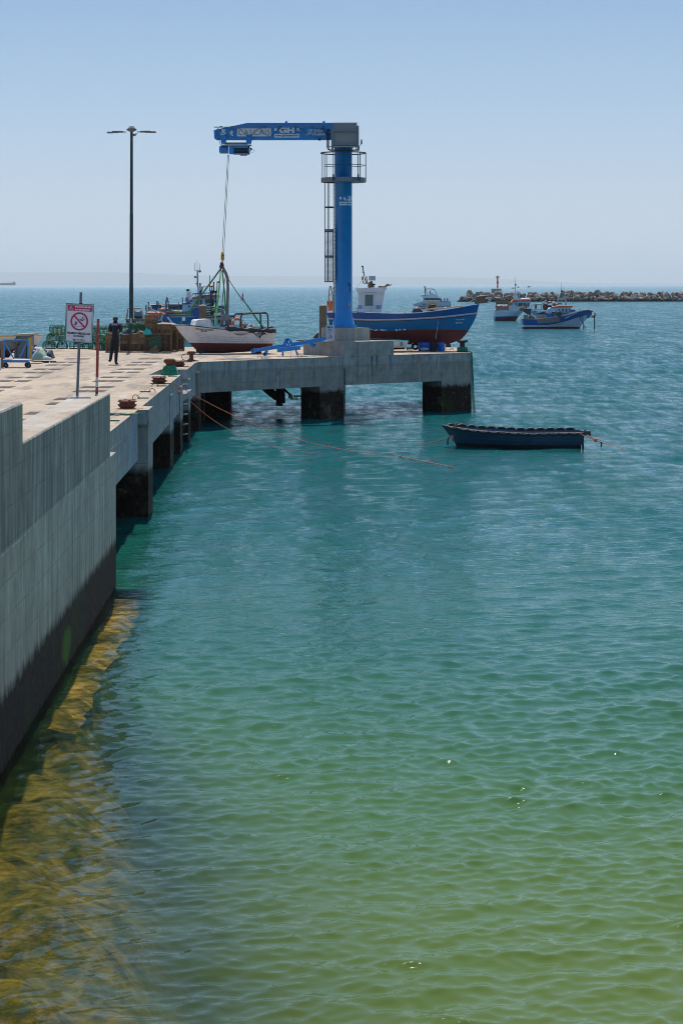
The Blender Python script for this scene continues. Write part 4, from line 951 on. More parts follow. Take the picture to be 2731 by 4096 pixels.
# cuddy
mb = MB(); c = H.w(3.02,0,1.10); Rm = Matrix.Rotation(yaw,3,'Z')
pr = [(2.66,1.02),(2.66,1.20),(2.73,1.44),(2.82,1.49),(3.28,1.47),(3.36,1.42),(3.45,1.08)]
for side in (0,):
    vs = []
    for yy, ins in ((.44,.03),(.50,0),(-.50,0),(-.44,.03)):
        for x_, z_ in pr: vs.append(H.w(x_+(0 if ins==0 else (.03 if x_<3.1 else -.03)), yy, z_-(ins if z_>1.3 else 0)))
    n = len(pr); fs = [tuple(range(n)), tuple(range(4*n-1,3*n-1,-1))]
    for q in range(3):
        for i in range(n-1): fs.append((q*n+i,(q+1)*n+i,(q+1)*n+i+1,q*n+i+1))
    mb.add(vs, fs, 0, False)
mb.build('cuddy', M['boatwhite'], boga)
mb = MB(); c0 = H.w(2.80,.505,1.25); mb.tube([c0+Rm@Vector((.10*math.cos(a),0,.16*math.sin(a))) for a in np.linspace(0,6.28,20)[:-1]], .008, 5, closed=True); mb.build('hatch_rim', M['rail'], boga)
# covered gunwale roll
mb = MB(); pts = []; rr = []
for j in range(22):
    t = .01+.52*j/21; z = H.ip(H.sh,t)+.03+.012*math.sin(j*1.9); pts.append(H.surf(t,z,1,-.02)); rr.append(.085+.02*math.sin(j*.8)+(.03 if j>17 else 0)-(0.05 if j==21 else 0))
mb.tube(pts, rr, 10); mb.build('gunwale_cover', M['dksteel'], boga)
# pipe frame over the stern
mb = MB()
for side in (1,-1):
    o_ = side*.62
    mb.tube([H.w(1.50,o_,.8),H.w(1.44,o_,1.60),H.w(1.36,o_,1.70),H.w(.34,o_,1.75),H.w(.26,o_,1.66),H.w(.22,o_,.8)], .036, 8)
mb.tube([H.w(1.40,.62,1.67),H.w(1.40,-.62,1.67)], .03, 8); mb.tube([H.w(.30,.62,1.72),H.w(.30,-.62,1.72)], .03, 8)
mb.build('pipe_frame', M['dksteel'], boga)
lb = MB(); c = H.w(1.58,.45,1.22)
lb.tube([c+Rm@Vector((.20*math.cos(a),.0,.27*math.sin(a))) for a in np.linspace(0,2*math.pi,25)[:-1]], .062, 8, closed=True)
lb = lb.build('lifebuoy', M['orange'], None, loc=c, label='orange ring lifebuoy hung on the pipe frame of the white boat', cat='lifebuoy')
mb = MB()
for a in (.8,2.3,3.9,5.5): p = c+Rm@Vector((.20*math.cos(a),0,.27*math.sin(a))); d = Rm@Vector((-.20*math.sin(a),0,.27*math.cos(a))).normalized()*.03; mb.cyl(p-d,p+d,.066,n=8)
mb.build('white_tape', M['white'], lb)
# pot hauler and its post
mb = MB(); c = P(903,1268,BD-.25); mb.cyl(c, c+Vector((.02,-.10,0)), .165, n=20); mb.cyl(c+Vector((.02,-.11,0)), c+Vector((.025,-.13,0)), .11, n=20); mb.cyl(c+Vector((0,.02,0)), c+Vector((0,.12,0)), .175, n=20)
mb.build('hauler_drum', M['galv'], boga)
mb = MB(); mb.tube([P(893,1245,BD-.1),P(889,1300,BD-.1)], .03, 6); mb.tube([P(886,1246,BD-.1),P(884,1306,BD-.1)], .02, 6); mb.bpx(880,1298,915,1306,BD-.3,.4)
mb.tube([P(868,1296,BD-.3),P(884,1298,BD-.3)], .02, 5); mb.build('hauler_frame', M['dksteel'], boga)
# heaped gear under tarpaulin
def heap(name, x0, x1, y0, y1, D, dep, mat, parent=None, seed=1, lump=.25, base=None, **kw):
    rg = np.random.default_rng(seed); nx, ny = 26, 14; a = P(x0,y1,D); b = P(x1,y0,D); Wd = b.x-a.x; Hh = b.z-a.z
    ph = rg.uniform(0,6.28,(6,2)); vs = []
    for j in range(ny+1):
        for i in range(nx+1):
            u = i/nx; v = j/ny; e = max(0,1-abs(2*u-1)**2.6)*max(0,1-abs(2*v-1)**2.6)
            bump = sum(math.sin((q+1.3)*2.3*u*math.pi+ph[q,0])*math.sin((q+1)*1.9*v*math.pi+ph[q,1])/(q+1.5) for q in range(6))
            z = Hh*max(0,(e**.5)*(1+lump*bump*.55)/(1+lump*.3)); vs.append((a.x+Wd*u, D+dep*v, a.z+z))
    fs = [(j*(nx+1)+i, j*(nx+1)+i+1, (j+1)*(nx+1)+i+1, (j+1)*(nx+1)+i) for j in range(ny) for i in range(nx)]
    mb = MB(); mb.add(vs, fs, 0, True); return mb.build(name, mat, parent, **kw)
heap('grey_tarpaulin', 980, 1030, 1294, 1325, BD-.1, .6, M['tarpgrey'], boga, 5, .3)
heap('dark_gear', 960, 1000, 1294, 1325, BD+.3, .5, M['growdark'], boga, 6, .5)
heap('dark_gear', 1022, 1072, 1304, 1325, BD+.2, .5, M['growdark'], boga, 9, .4)
heap('stern_gear', 1062, 1096, 1302, 1322, BD+.25, .4, M['dksteel'], boga, 8, .3)
mb = MB(); mb.tube([P(1078,1308,BD),P(1092,1305,BD),P(1103,1312,BD),P(1100,1319,BD),P(1088,1320,BD)], .01, 5); whip(mb,964,1295,1270,BD,.012,12); whip(mb,980,1295,1285,BD,.014); mb.build('stern_wires', M['black'], boga)
mb = MB(); mb.box(H.w(3.05,0,.09), (.22,1.0,.14), Rm); mb.build('keel_block', M['growdark'], None, loc=H.w(3.05,0,0), label='dark timber block under the forefoot of the white boat', cat='timber block')
mb = MB(); mb.box(H.w(.6,0,.09), (.2,1.0,.22), Rm); mb.build('keel_block', M['growdark'], None, loc=H.w(.6,0,0), label='dark timber block under the stern of the white boat', cat='timber block')

# --- lifting slings
HK = P(885,1072,BD)
def sling(name, pts, w, mat, label):
    mb = MB(); mb.band([P(x,y,d) for x,y,d in pts], w, .012); return mb.build(name, M[mat], None, loc=HK, label=label, cat='sling', group='slings from the crane hook to the white boat')
gs = sling('lifting_sling', [(884,1074,BD),(850,1120,BD-.2),(800,1188,BD-.5),(752,1255,BD-.75),(718,1297,BD-.85)], .068, 'green', 'long dark green sling down to the bow of the white boat')
MB().bpx(729,1268,741,1282,BD-.83,.03).build('stitched_label', M['white'], gs)
sling('lifting_sling', [(883,1078,BD),(880,1120,BD-.2),(872,1200,BD-.4),(863,1262,BD-.5),(858.5,1300,BD-.5)], [.04,.06,.075,.07,.05], 'lime', 'pale lime green sling hanging almost straight down')
sling('lifting_sling', [(889,1080,BD+.1),(893,1115,BD+.3),(898,1170,BD+.4),(903,1240,BD+.5),(905,1300,BD+.5)], .06, 'green', 'green sling half hidden behind the brown straps')
sling('lifting_sling', [(890,1080,BD+.1),(913,1115,BD+.1),(945,1165,BD+.3),(992,1225,BD+.4),(1030,1280,BD+.3),(1057,1314,BD+.2)], [.03,.03,.035,.055,.07,.06], 'green', 'green sling stretched down to the stern of the white boat')
sling('lifting_sling', [(887,1058,BD-.02),(893,1072,BD-.05),(903,1092,BD-.05),(910,1110,BD-.08),(912,1150,BD-.1),(910,1220,BD-.12),(909,1262,BD-.12),(912,1300,BD-.15)], [.05,.12,.13,.12,.11,.12,.13,.22], 'brown', 'broad brown strap hanging straight behind the hauler drum')
sling('lifting_sling', [(905,1098,BD-.2),(899,1120,BD-.3),(892,1180,BD-.4),(887,1240,BD-.5),(882,1298,BD-.5)], [.02,.03,.04,.04,.06], 'brown', 'narrow brown strap slanting down left of the hauler drum')
sling('lifting_sling', [(909,1105,BD-.2),(914,1120,BD-.2),(914,1200,BD-.2),(913,1262,BD-.22),(915,1300,BD-.22)], [.02,.03,.035,.03,.05], 'brown', 'thin brown strap edge on the right of the broad one')
mb = MB(); mb.ball(P(886,1056,BD), .06, 8, 0, (1,1,1.6)); mb.ball(P(884,1066,BD-.03), .065, 8, 1, (1,1,1.7)); mb.ball(P(892,1064,BD), .05, 8, 0, (1,1,2))
mb.build('knotted_straps', [M['dksteel'], M['hullred']], None, loc=HK, label='knotted dark red straps bundled just below the hook', cat='strap bundle')

# --- the blue lifting beams
LBD = 82.9
lb = thing('spreader_beam', 'long blue spreader beam lettered 5 t leaning from jetty to plinth', 'lifting beam', P(1060,1424,LBD))
q5 = lambda x, y, D=LBD: P(1000+x/5.6, 1320+y/5.6, D)
MB().plate([q5(*p) for p in ((75,425),(105,420),(900,290),(1420,200),(1580,172),(1690,150),(1700,232),(1570,262),(960,360),(640,415),(300,470),(80,510))], .12).build('beam', M['blue2'], lb)
mb = MB(); mb.plate([q5(*p,LBD-.01) for p in ((740,330),(740,262),(750,282),(775,205),(800,188),(865,180),(905,215),(945,258),(948,300),(905,310),(880,290),(860,215),(840,200),(822,205),(820,300),(790,310))], .14)
mb.build('lifting_eye', M['blue2'], lb); MB().cyl(q5(842,284,LBD-.03), q5(842,284,LBD+.2), .03, n=10).build('eye_pin', M['dksteel'], lb)
lettering(lb, 'load_letters', '5', lambda u,v: q5(808+46*u,362-54*v-3*u,LBD-.016), M['print_white'], .05)
lettering(lb, 'load_letters', 't', lambda u,v: q5(878+36*u,353-50*v-3*u,LBD-.016), M['print_white'], .05)
def hookp(pts, D, name='hook'): MB().plate([q5(*p,D) for p in pts], .05).build(name, M['blue2'], lb)
hookp([(80,400),(100,398),(118,425),(80,440),(70,425)], LBD+.03)
hookp([(60,420),(30,430),(10,460),(15,490),(40,510),(75,512),(75,482),(50,480),(40,465),(48,450),(62,446)], LBD+.03)
hookp([(335,465),(408,455),(395,505),(378,555),(350,582),(325,588),(300,570),(286,540),(284,515),(305,498),(320,505),(308,520),(312,545),(335,555),(348,540),(350,510)], LBD+.03)
hookp([(1320,295),(1400,285),(1420,300),(1425,345),(1445,350),(1450,325),(1430,305),(1462,312),(1468,345),(1455,385),(1420,398),(1385,400),(1365,365)], LBD+.03)
hookp([(1550,190),(1560,160),(1600,150),(1625,170),(1600,180),(1610,200),(1640,205),(1650,185),(1640,165),(1665,175),(1672,210),(1650,240),(1600,245)], LBD+.03)
lb2 = thing('spreader_beam', 'short blue cross beam standing on two legs in front of the longer one', 'lifting beam', P(1130,1424,LBD-.4))
MB().plate([q5(*p,LBD-.4) for p in ((605,425),(680,420),(1125,370),(1125,440),(685,492),(605,495))], .14).build('beam', M['blue2'], lb2)
MB().plate([q5(*p,LBD-.39) for p in ((605,410),(680,402),(990,362),(1125,358),(1125,370),(680,420),(605,425))], .24).build('top_flange', M['blue2'], lb2)
mb = MB(); mb.plate([q5(*p,LBD-.42) for p in ((598,400),(625,385),(660,408),(660,495),(605,498))], .18); mb.build('end_clamp', M['blue2'], lb2)
mb = MB(); mb.plate([q5(*p,LBD-.36) for p in ((715,490),(752,488),(752,560),(740,602),(722,590),(708,548))], .06); mb.build('leg', M['blue2'], lb2)
mb = MB(); mb.plate([q5(*p,LBD-.36) for p in ((1010,455),(1045,450),(1050,480),(1075,510),(1070,565),(1045,570),(1025,520))], .06); mb.build('leg', M['blue2'], lb2)
mb = MB(); mb.tube([q5(x,490+25*math.sin(x*.02),LBD) for x in range(80,260,20)], .012, 4); mb.tube([q5(x,555+18*math.cos(x*.012),LBD+.5) for x in range(150,330,20)], .012, 4)
mb.build('thin_line', M['dksteel'], None, loc=q5(80,490), label='thin dark line trailing from the blue beam end', cat='line')

# --- blue boat propped on the right of the jetty
TD = 89.6; k2 = TD/FPX
q8 = lambda x, y, D=TD: P(1380+x/2.8, 1030+y/2.8, D)
xw = lambda px: (px-1318)*k2
O = P(1318, 1380, TD)
zt_ = lambda py: (1380-py)*k2
tres = thing('wooden_fishing_boat', 'large blue fishing boat with red bottom propped on the jetty, bow to the right', 'boat', O)
yt = R(-5)
HT = Hull(O, yt, [(0,.55),(.3,.12),(1,-.04)], [(0,5.35),(.12,5.95),(.35,6.25),(.65,6.55),(1,6.70)],
    [(0,zt_(1250)),(.2,zt_(1249)),(.45,zt_(1254)),(.6,zt_(1252)),(.8,zt_(1238)),(1,zt_(1217))], [(0,zt_(1356)),(.3,zt_(1364)),(.6,zt_(1371)),(.85,zt_(1375)),(1,zt_(1375))], 1.15, sf=.78, tb=.5, bp=2.4, p0=.42, p1=.85)
wlT = [(0,zt_(1309)),(.22,zt_(1309)),(.26,zt_(1319)),(.45,zt_(1322)),(.65,zt_(1316)),(1,zt_(1320))]
rlT = [(0,zt_(1273)),(.3,zt_(1278)),(.5,zt_(1276)),(.75,zt_(1268)),(1,zt_(1253))]
HT.shell([(wlT,0),(rlT,1),(None,2)], [M['hullred'],M['midblue'],M['deepblue']], 'hull', tres, n=36, deck=[(0,zt_(1262)),(.5,zt_(1266)),(1,zt_(1250))], deckmat=M['rail'], cap=M['midblue'], capr=.025)
HT.strake(rlT, .045, M['rail'], tres, out=.02, n=40)
HT.strake([(t,z-.055) for t,z in rlT], .012, M['black'], tres, 'strake_shadow_line', out=.012, n=40)  # black line modelled in as the shade below the strake
HT.strake([(0,zt_(1345)),(.3,zt_(1354)),(.55,zt_(1358)),(.62,zt_(1362))], .03, M['greywood'], tres, 'bilge_keel', .14, .52, sides=(-1,), out=.02)
HT.text(tres, 'registration_letters', 'PTCAS-11880P-L', xw(1822), xw(1858), zt_(1281), zt_(1276), -1, M['print_white'], .02, .02, .1)
HT.text(tres, 'name_letters', 'TR\u00caS MARES', xw(1820.5), xw(1849), zt_(1294), zt_(1287), -1, M['print_white'], .02, .02, .1)
mb = MB()
for _ in range(26):
    t_ = random.choice([random.uniform(.265,.40),random.uniform(.27,.38),random.uniform(.47,.50),.53]); z_ = HT.ip(wlT,t_)+.0; p = HT.surf(t_, z_+random.uniform(.0,.05), -1, .006); mb.box(p, (random.uniform(.04,.13),.008,random.uniform(.015,.05)))
mb.build('flaked_paint', M['white'], tres, kind='stuff')
# wheelhouse
WD = TD-.55
wh = MB(); wh.plate([q8(x,y,WD) for x,y in ((145,390),(445,378),(405,612),(148,610))], 1.05); wh.build('wheelhouse', M['boatwhite'], tres)
mb = MB(); mb.plate([q8(x,y,WD-.1) for x,y in ((120,345),(465,333),(468,350),(440,382),(130,390))], 1.25); mb.build('wheelhouse_roof', M['boatwhite'], tres)
fo = MB().bpx(1453,1172,1499,1230,WD-.035,.035).build('window', M['white'], tres)
MB().bpx(1459.5,1179,1491.5,1223.5,WD-.05,.012).build('pane', M['glassgreen'], fo)
for x0,x1 in ((142,188),(345,403)):
    for y in (538,560): MB().plate([q8(a,b,WD-.012) for a,b in ((x0,y),(x1,y),(x1-1,y+12),(x0,y+12))], .01).build('blue_stripe', M['midblue'], tres)
mb = MB(); mb.tube([q8(195,100,WD+.4),q8(205,160,WD+.4),q8(232,290,WD+.4)], [.03,.025,.02], 6); mb.box(q8(194,100,WD+.4),(.09,.05,.06)); mb.ball(q8(205,165,WD+.4),.04,6)
mb.tube([q8(195,250,WD+.3),q8(200,280,WD+.3),q8(215,295,WD+.3),q8(235,295,WD+.3)], .018, 5); whip(mb, 1466,1135,1105,WD+.4,.014,-3); whip(mb, 1468,1135,1104,WD+.3,.02,0)
mb.build('antenna_mast', M['dksteel'], tres)
MB().cyl(q8(195,250,WD+.3), q8(195,212,WD+.3), .045, .04, n=10).build('beacon_lamp', M['lamp_orange'], tres)
mb = MB(); mb.plate([q8(a,b,WD+.3) for a,b in ((255,340),(255,285),(290,262),(302,262),(300,300),(330,335))], .12); mb.build('lamp_stand', M['growth'], tres)
MB().bpx(1475,1104,1501,1122,WD+.2,.22).build('searchlight', M['rail'], tres)
mb = MB(); mb.box(q8(320,304,WD+.4),(.14,.2,.07)); mb.box(q8(410,328,WD+.5),(.3,.2,.06)); mb.build('roof_boxes', M['dksteel'], tres)
mb = MB(); mb.tube([q8(370,325,WD+.3),q8(440,328,WD+.3),q8(462,312,WD+.3),q8(490,302,WD+.3)], .03, 5); mb.tube([q8(445,330,WD+.3),q8(470,318,WD+.3),q8(520,305,WD+.3)], .025, 5); mb.tube([q8(452,315,WD+.3),q8(480,295,WD+.3)], .02, 5)
mb.build('roof_anchor', M['growth'], tres)
mb = MB(); mb.tube([q8(185,262,WD),q8(122,350,WD)], .008, 4); mb.tube([q8(78,440,WD),q8(140,470,WD)], .007, 4); mb.tube([q8(105,375,WD),q8(88,400,WD)], .007, 4); mb.build('mast_stays', M['ropepale'], tres)
mb = MB(); mb.tube([q8(60,566,TD-.6),q8(125,566,TD-.6),q8(135,575,TD-.6),q8(142,606,TD-.6)], .022, 6); mb.tube([q8(60,605,TD-.6),q8(145,607,TD-.6)], .03, 6); mb.build('grab_rail', M['lightwood'], tres)
# foredeck clutter
MB().bpx(1706,1207,1751,1246,TD,.06).build('plywood_board', M['lightwood'], tres)
mb = MB(); mb.tube([P(1729+13*math.cos(a),1232+11*math.sin(a),TD-.1) for a in np.linspace(0,6.28,18)[:-1]], .045, 6, closed=True); mb.tube([P(1722,1246,TD-.15),P(1724,1230,TD-.15),P(1731,1224,TD-.15),P(1733,1236,TD-.15)], .02, 5)
mb.build('hauler_wheel', M['dksteel'], tres)
heap('black_sack', 1648, 1690, 1226, 1250, TD-.3, .5, M['tarp'], tres, 3, .3)
MB().bpx(1672,1230,1684,1237,TD+.1,.2).build('red_crate', M['red'], tres); MB().bpx(1686,1231,1702,1242,TD,.3).build('cardboard_box', M['growth'], tres)
MB().bpx(1736,1228,1752,1248,TD-.2,.03).build('offcut_board', M['lightwood'], tres)
mb = MB(); mb.lathe(P(1781,1246,TD+.1), [(.20,0),(.17,.12),(.18,.13),(.02,.20)], 12); mb.build('white_drum_lid', M['boatwhite'], tres)
mb = MB(); mb.tube([q8(*p,TD-.25) for p in ((0,628),(130,628),(300,634),(470,636),(640,622),(740,600),(900,582),(1050,572),(1180,560),(1310,548))], .012, 4); mb.build('deck_line', M['ropepale'], tres)
mb = MB(); mb.tube([q8(*p,TD-.3) for p in ((850,590),(1000,576),(1120,568),(1250,552),(1325,545))], .035, 6); mb.build('timber_rail', M['lightwood'], tres)
MB().plate([q8(*p,TD-.55) for p in ((1290,580),(1300,553),(1325,550),(1320,575))], .05).build('timber_block', M['lightwood'], tres)
mb = MB(); mb.tube([q8(1060,565,TD-.95),q8(1035,760,TD-1.2),q8(1012,912,TD-1.25)], .012, 4); mb.build('hanging_line', M['ropepale'], tres)
# bow roller of weathered planks
mb = MB(); q9 = lambda x, y, D: P(1820+x/5.6, 1090+y/5.6, D)
for dd in (-.16,.20): mb.plate([q9(*p,TD+dd) for p in ((428,712),(445,640),(470,565),(480,545),(740,512),(765,530),(640,585),(700,665),(730,670),(720,680),(560,700))], .04)
mb.build('bow_roller_cheeks', M['wood'], tres)
mb = MB(); mb.tube([q9(*p,TD) for p in ((640,598),(800,575),(790,620),(760,660),(725,668))], .03, 6); mb.tube([q9(*p,TD-.18) for p in ((480,545),(600,528),(745,512))], .022, 5); mb.build('bow_roller_frame', M['rail'], tres)
mb = MB(); mb.tube([q9(445,605,TD),q9(250,690,TD),q9(90,760,TD)], .012, 4); mb.build('forestay_rope', M['ropepale'], tres)
# stern gallows seen left of the crane column
mb = MB(); mb.tube([P(1319,1144,TD+.2),P(1315,1180,TD+.2),P(1313,1245,TD+.2)], .03, 6); mb.tube([P(1323,1144,TD+.2),P(1330,1180,TD+.2),P(1331,1245,TD+.2)], .03, 6); mb.tube([P(1314,1185,TD+.2),P(1336,1165,TD+.2)],.02,5); mb.tube([P(1326,1150,TD+.2),P(1338,1160,TD+.2)],.015,5); mb.tube([P(1332,1180,TD+.2),P(1329,1270,TD-.6)],.02,5)
mb.build('stern_gallows', M['lightwood'], tres)
mb = MB(); c = P(1322,1222,TD); mb.ball(c, .13, 10, 0, (1,1,1.9)); mb.build('orange_float', M['orange'], tres)
mb = MB(); mb.tube([P(1309,1205,TD),P(1312,1225,TD),P(1318,1240,TD)], .03, 6); mb.build('dark_gear', M['dksteel'], tres)
# props and things under the blue boat
mb = MB(); mb.plate([P(x,y,88.2) for x,y in ((1720,1370),(1750,1372),(1746,1407),(1720,1408),(1723,1390))], .35)
mb.build('timber_prop', M['growdark'], None, loc=P(1735,1407,88.3), label='dark timber prop holding up the bow of the blue boat', cat='prop')
mb = MB(); mb.plate([P(x,y,88.6) for x,y in ((1297,1307),(1330,1307),(1330,1370),(1300,1370))], .3); mb.build('red_rudder_frame', M['hullred'], tres)
mb = MB(); mb.plate([P(x,y,84.4) for x,y in ((1250,1352),(1262,1338),(1275,1330),(1274,1352),(1268,1356))], .1)
mb.build('rusty_bracket', M['hullred'], None, loc=P(1265,1356,84.4), label='dark red rusty bracket beside the left corner of the plinth', cat='bracket')
mb = MB(); mb.bpx(1185,1360,1216,1364,85.6,.8); mb.build('loose_board', M['wood'], None, loc=P(1200,1364,85.6), label='weathered board lying on the far side of the lower plinth', cat='board')
dg = thing('dinghy', 'small white dinghy with a bright blue rim beside the plinth', 'dinghy', P(1596,1402,87.3))
HD = Hull(P(1540,1402,87.6), 0, [(0,-.1),(1,-.2)], [(0,.85),(.6,.98),(1,1.02)], [(0,.42),(1,.44)], [(0,.02),(1,.05)], .42, sf=.8, tb=.4, bp=2.4, p0=.3, p1=.5)
HD.shell([([(0,.12),(1,.13)],0),(None,1)], [M['growdark'],M['boatwhite']], 'hull', dg, n=18, deck=[(0,.3),(1,.3)], deckmat=M['boatwhite'], cap=M['teal'], capr=.02)
MB().bpx(1599,1368,1611,1385,87.12,.02).build('grey_patch', M['galv'], dg)
def barrel(x, r, label, D=89.2, y=1402):
    c = P(x,y,D); c.z = DECK; t = thing('barrel', label, 'barrel', c, 'blue plastic barrels under the blue boat')
    MB().lathe(c, [(r*.92,0),(r,.03),(r,.16),(r*.96,.18),(r,.20),(r,.36),(r*.9,.39)], 18).build('body', M['bluebarrel'], t)
    MB().cyl(c+Vector((-r*.7,-r*.70,.24)), c+Vector((-r*.72,-r*.76,.24)), .04, n=10).build('handle_hole', M['dkblue'], t)
barrel(1698,.30,'leftmost blue barrel behind the grey stone under the blue boat'); barrel(1716,.20,'blue barrel hidden mostly behind the timber prop', 89.6); barrel(1762,.17,'blue barrel right of the timber prop', 88.9)
MB().lathe(P(1773,1396,89.6), [(.10,-.05),(.10,.33),(.08,.35)], 12).build('white_tub', M['white'], None, loc=P(1773,1396,89.6), label='pale tub just right of the blue barrels', cat='tub')
def stone(x, y, D, s, mat, label, seed):
    rg = random.Random(seed); bm = bmesh.new(); bmesh.ops.create_icosphere(bm, subdivisions=2, radius=1)
    for v in bm.verts: v.co *= rg.uniform(.82,1.1)
    c = P(x,y,D); me = bpy.data.meshes.new('stone'); 
    for v in bm.verts: v.co = Vector((v.co.x*s[0], v.co.y*s[1], v.co.z*s[2]+s[2]*.85))
    bm.to_mesh(me); bm.free(); me.materials.append(M[mat]); o = bpy.data.objects.new('stone', me); COL.objects.link(o); o.location = c; W[o.name]=c
    return tag(o, label, 'stone')
stone(1695,1403,87.6,(.20,.13,.075),'stone','long pale grey stone in front of the left blue barrel',1)
stone(1628,1399,89,(.07,.1,.07),'stone','small brown stone at the bow of the white dinghy',2); stone(1640,1398,89.2,(.09,.1,.06),'stone','low stone between dinghy and black tyre',3); stone(1650,1398,89.2,(.08,.1,.05),'growth','brownish stone touching the black tyre',4)
mb = MB(); c = P(1660,1386,89.6); mb.tube([c+Vector((.13*math.cos(a),.03*math.sin(a),.11*math.sin(a))) for a in np.linspace(0,6.28,19)[:-1]], .055, 8, closed=True)
mb.build('tyre', M['black'], None, loc=c, label='black tyre lying under the middle of the blue boat', cat='tyre')
MB().bpx(1628,1371,1648,1378,90,.3).build('tool_box', M['dksteel'], None, loc=P(1638,1378,90), label='dark box in shade under the blue boat hull', cat='box')
mb = MB(); mb.plate([P(x,y,91.5) for x,y in ((1777,1374),(1800,1375),(1804,1389),(1777,1390))], .4); mb.build('dark_crate', M['dksteel'], None, loc=P(1790,1390,91.5), label='dark grey crate at the right end under the bow', cat='crate')
c = P(1806,1397,90.5); c.z = DECK; mb = MB(); mb.tube([c+Vector((.07*math.cos(a),0,.09*math.sin(a))) for a in np.linspace(0,math.pi,9)], .016, 5)
mb.build('mooring_ring', M['rust'], None, loc=c, label='iron ring on the sunny deck right of the dark crate', cat='mooring ring')
# timber piles behind the jetty
def pile(x0,x1,ytop,D,label):
    a = P(x0,ytop,D); b = P(x1,ytop,D); r = (b.x-a.x)/2; c = Vector(((a.x+b.x)/2, D+r, -3))
    mb = MB(); h = a.z+3; mb.lathe(c, [(r*1.03,0),(r*1.02,h*.5),(r,h-.02)], 16); mb.lathe(c, [(r*1.04,h-.03),(r*1.04,h),(r*.4,h+.04),(.01,h+.05)], 16, 1)
    mb.build('timber_pile', [M['wood'], M['lightwood']], None, loc=(c.x,c.y,0), label=label, cat='pile', group='timber piles behind the jetty')
pile(795,825.5,1222,97.2,'brown timber pile rising behind the cuddy of the white boat'); pile(1276.5,1307.5,1222,96.2,'brown timber pile just left of the crane column')
# wreck of a gangway below the jetty
gw = thing('gangway_frame', 'dark gangway frame hanging below the jetty into the water', 'gangway', P(1100,1600,86))
u8 = lambda x, y, D=86.5: P(1040+x/6.03, 1520+y/6.03, D)
MB().plate([u8(*p) for p in ((-40,160),(280,160),(270,270),(390,290),(395,400),(430,480),(340,480),(150,330),(40,230))], .25).build('stringer_plate', M['growdark'], gw)
mb = MB(); mb.cyl(u8(455,120,86.8), u8(465,620,86.8), .16, n=10); mb.build('fender_post', M['growdark'], gw)
mb = MB(); mb.cyl(u8(555,150,86.8), u8(570,560,86.8), .07, n=8); mb.tube([u8(570,215,86.4),u8(650,290,86.4),u8(735,360,86.4)], .05, 6); mb.build('hanging_timber', M['growdark'], gw)
mb = MB(); mb.tube([u8(980,190),u8(1010,220),u8(1030,280),u8(1032,560)], .055, 8); mb.tube([u8(800,385),u8(1030,388)], .035, 6); mb.build('bent_pipe', M['growth'], gw)
mb = MB()
for _ in range(16):
    x = random.uniform(690,1010); mb.tube([u8(x,390),u8(x+random.uniform(-40,40),430),u8(x+random.uniform(-50,50),475)], .012, 4)
for _ in range(10): x = random.uniform(700,790); mb.tube([u8(x,350),u8(x+random.uniform(-25,25),390),u8(x+random.uniform(-20,20),440)], .03, 4)
mb.build('weed_rope', M['ropepale'], gw)

# --- dark teal rowing barge with tyres along its gunwale
bx = lambda x, y, D: P(1700+x/1.96, 1650+y/1.96, D)
RD = 66.9; kb = RD/FPX
barge = thing('rowing_barge', 'dark teal open barge lined with black tyres afloat on the water', 'boat', (P(2060,1780,RD).x, RD, 0))
OB = Vector((P(2329,1780,RD).x, RD+.75, 0))
HB = Hull(OB, R(180-2), [(0,.05),(1,-.05)], [(0,4.15),(.3,4.25),(.7,4.5),(1,4.68)], [(0,.51),(.4,.48),(.75,.57),(1,.71)], [(0,-.2),(1,-.1)], .74, sf=.9, tb=.62, bp=2.4, p0=.22, p1=.55)
HB.shell([([(0,.10),(1,.13)],0),(None,1)], [M['growdark'],M['barge']], 'hull', barge, n=26, deck=[(0,.12),(.85,.15),(1,.6)], deckmat=M['barge'])
for a in (.40,.28): HB.strake([(0,a-.03),(.5,a-.03),(1,a+.12)], .008, M['barge'], barge, 'plank_seam', sides=(1,), out=.002)
for side in (1,-1):
    for k_ in range(13):
        t0 = .035+.925*k_/13; t1 = t0+.925/13; pts = []
        for j in range(9):
            u = j/8; t = t0+(t1-t0)*u; z = HB.ip(HB.sh,t)+.0
            dz = (-.05 if side>0 else .045)*math.sin(math.pi*u); pts.append(HB.surf(t, z, side, .03)+Vector((0,0,dz+(.03 if side<0 else .02))))
        mb = MB(); mb.tube(pts, [.028+.018*math.sin(math.pi*j/8) for j in range(9)], 7); mb.build('tyre_segment', M['black'], barge)
mb = MB(); mb.tube([HB.surf(t, HB.ip(HB.sh,t)+.01, 1, .01) for t in np.linspace(0,1,24)], (.035), 7); mb.tube([HB.surf(t, HB.ip(HB.sh,t)+.01, -1, .01) for t in np.linspace(0,1,24)], .032, 7); mb.build('rubber_gunwale', M['black'], barge)
mb = MB(); p = OB+Vector((.0,-.1,.62)); mb.box(bx(1255,162,RD+.3),(.28,.5,.15)); mb.cyl(bx(1250,150,RD+.2),bx(1250,138,RD+.2),.03,n=8); mb.build('stern_block', M['dksteel'], barge)
mb = MB(); mb.tube([bx(232,125,RD+.3),bx(230,105,RD+.3),bx(240,90,RD+.3),bx(252,84,RD+.3)], [.05,.045,.04,.03], 7); mb.build('bow_hook', M['growth'], barge)
mb = MB(); mb.tube([bx(1234,185,RD+.2),bx(1231,240,RD+.2),bx(1236,300,RD+.2)], .035, 6); mb.build('hanging_timber', M['growdark'], barge)
MB().bpx(1845,1686,1848,1689,RD,.02)
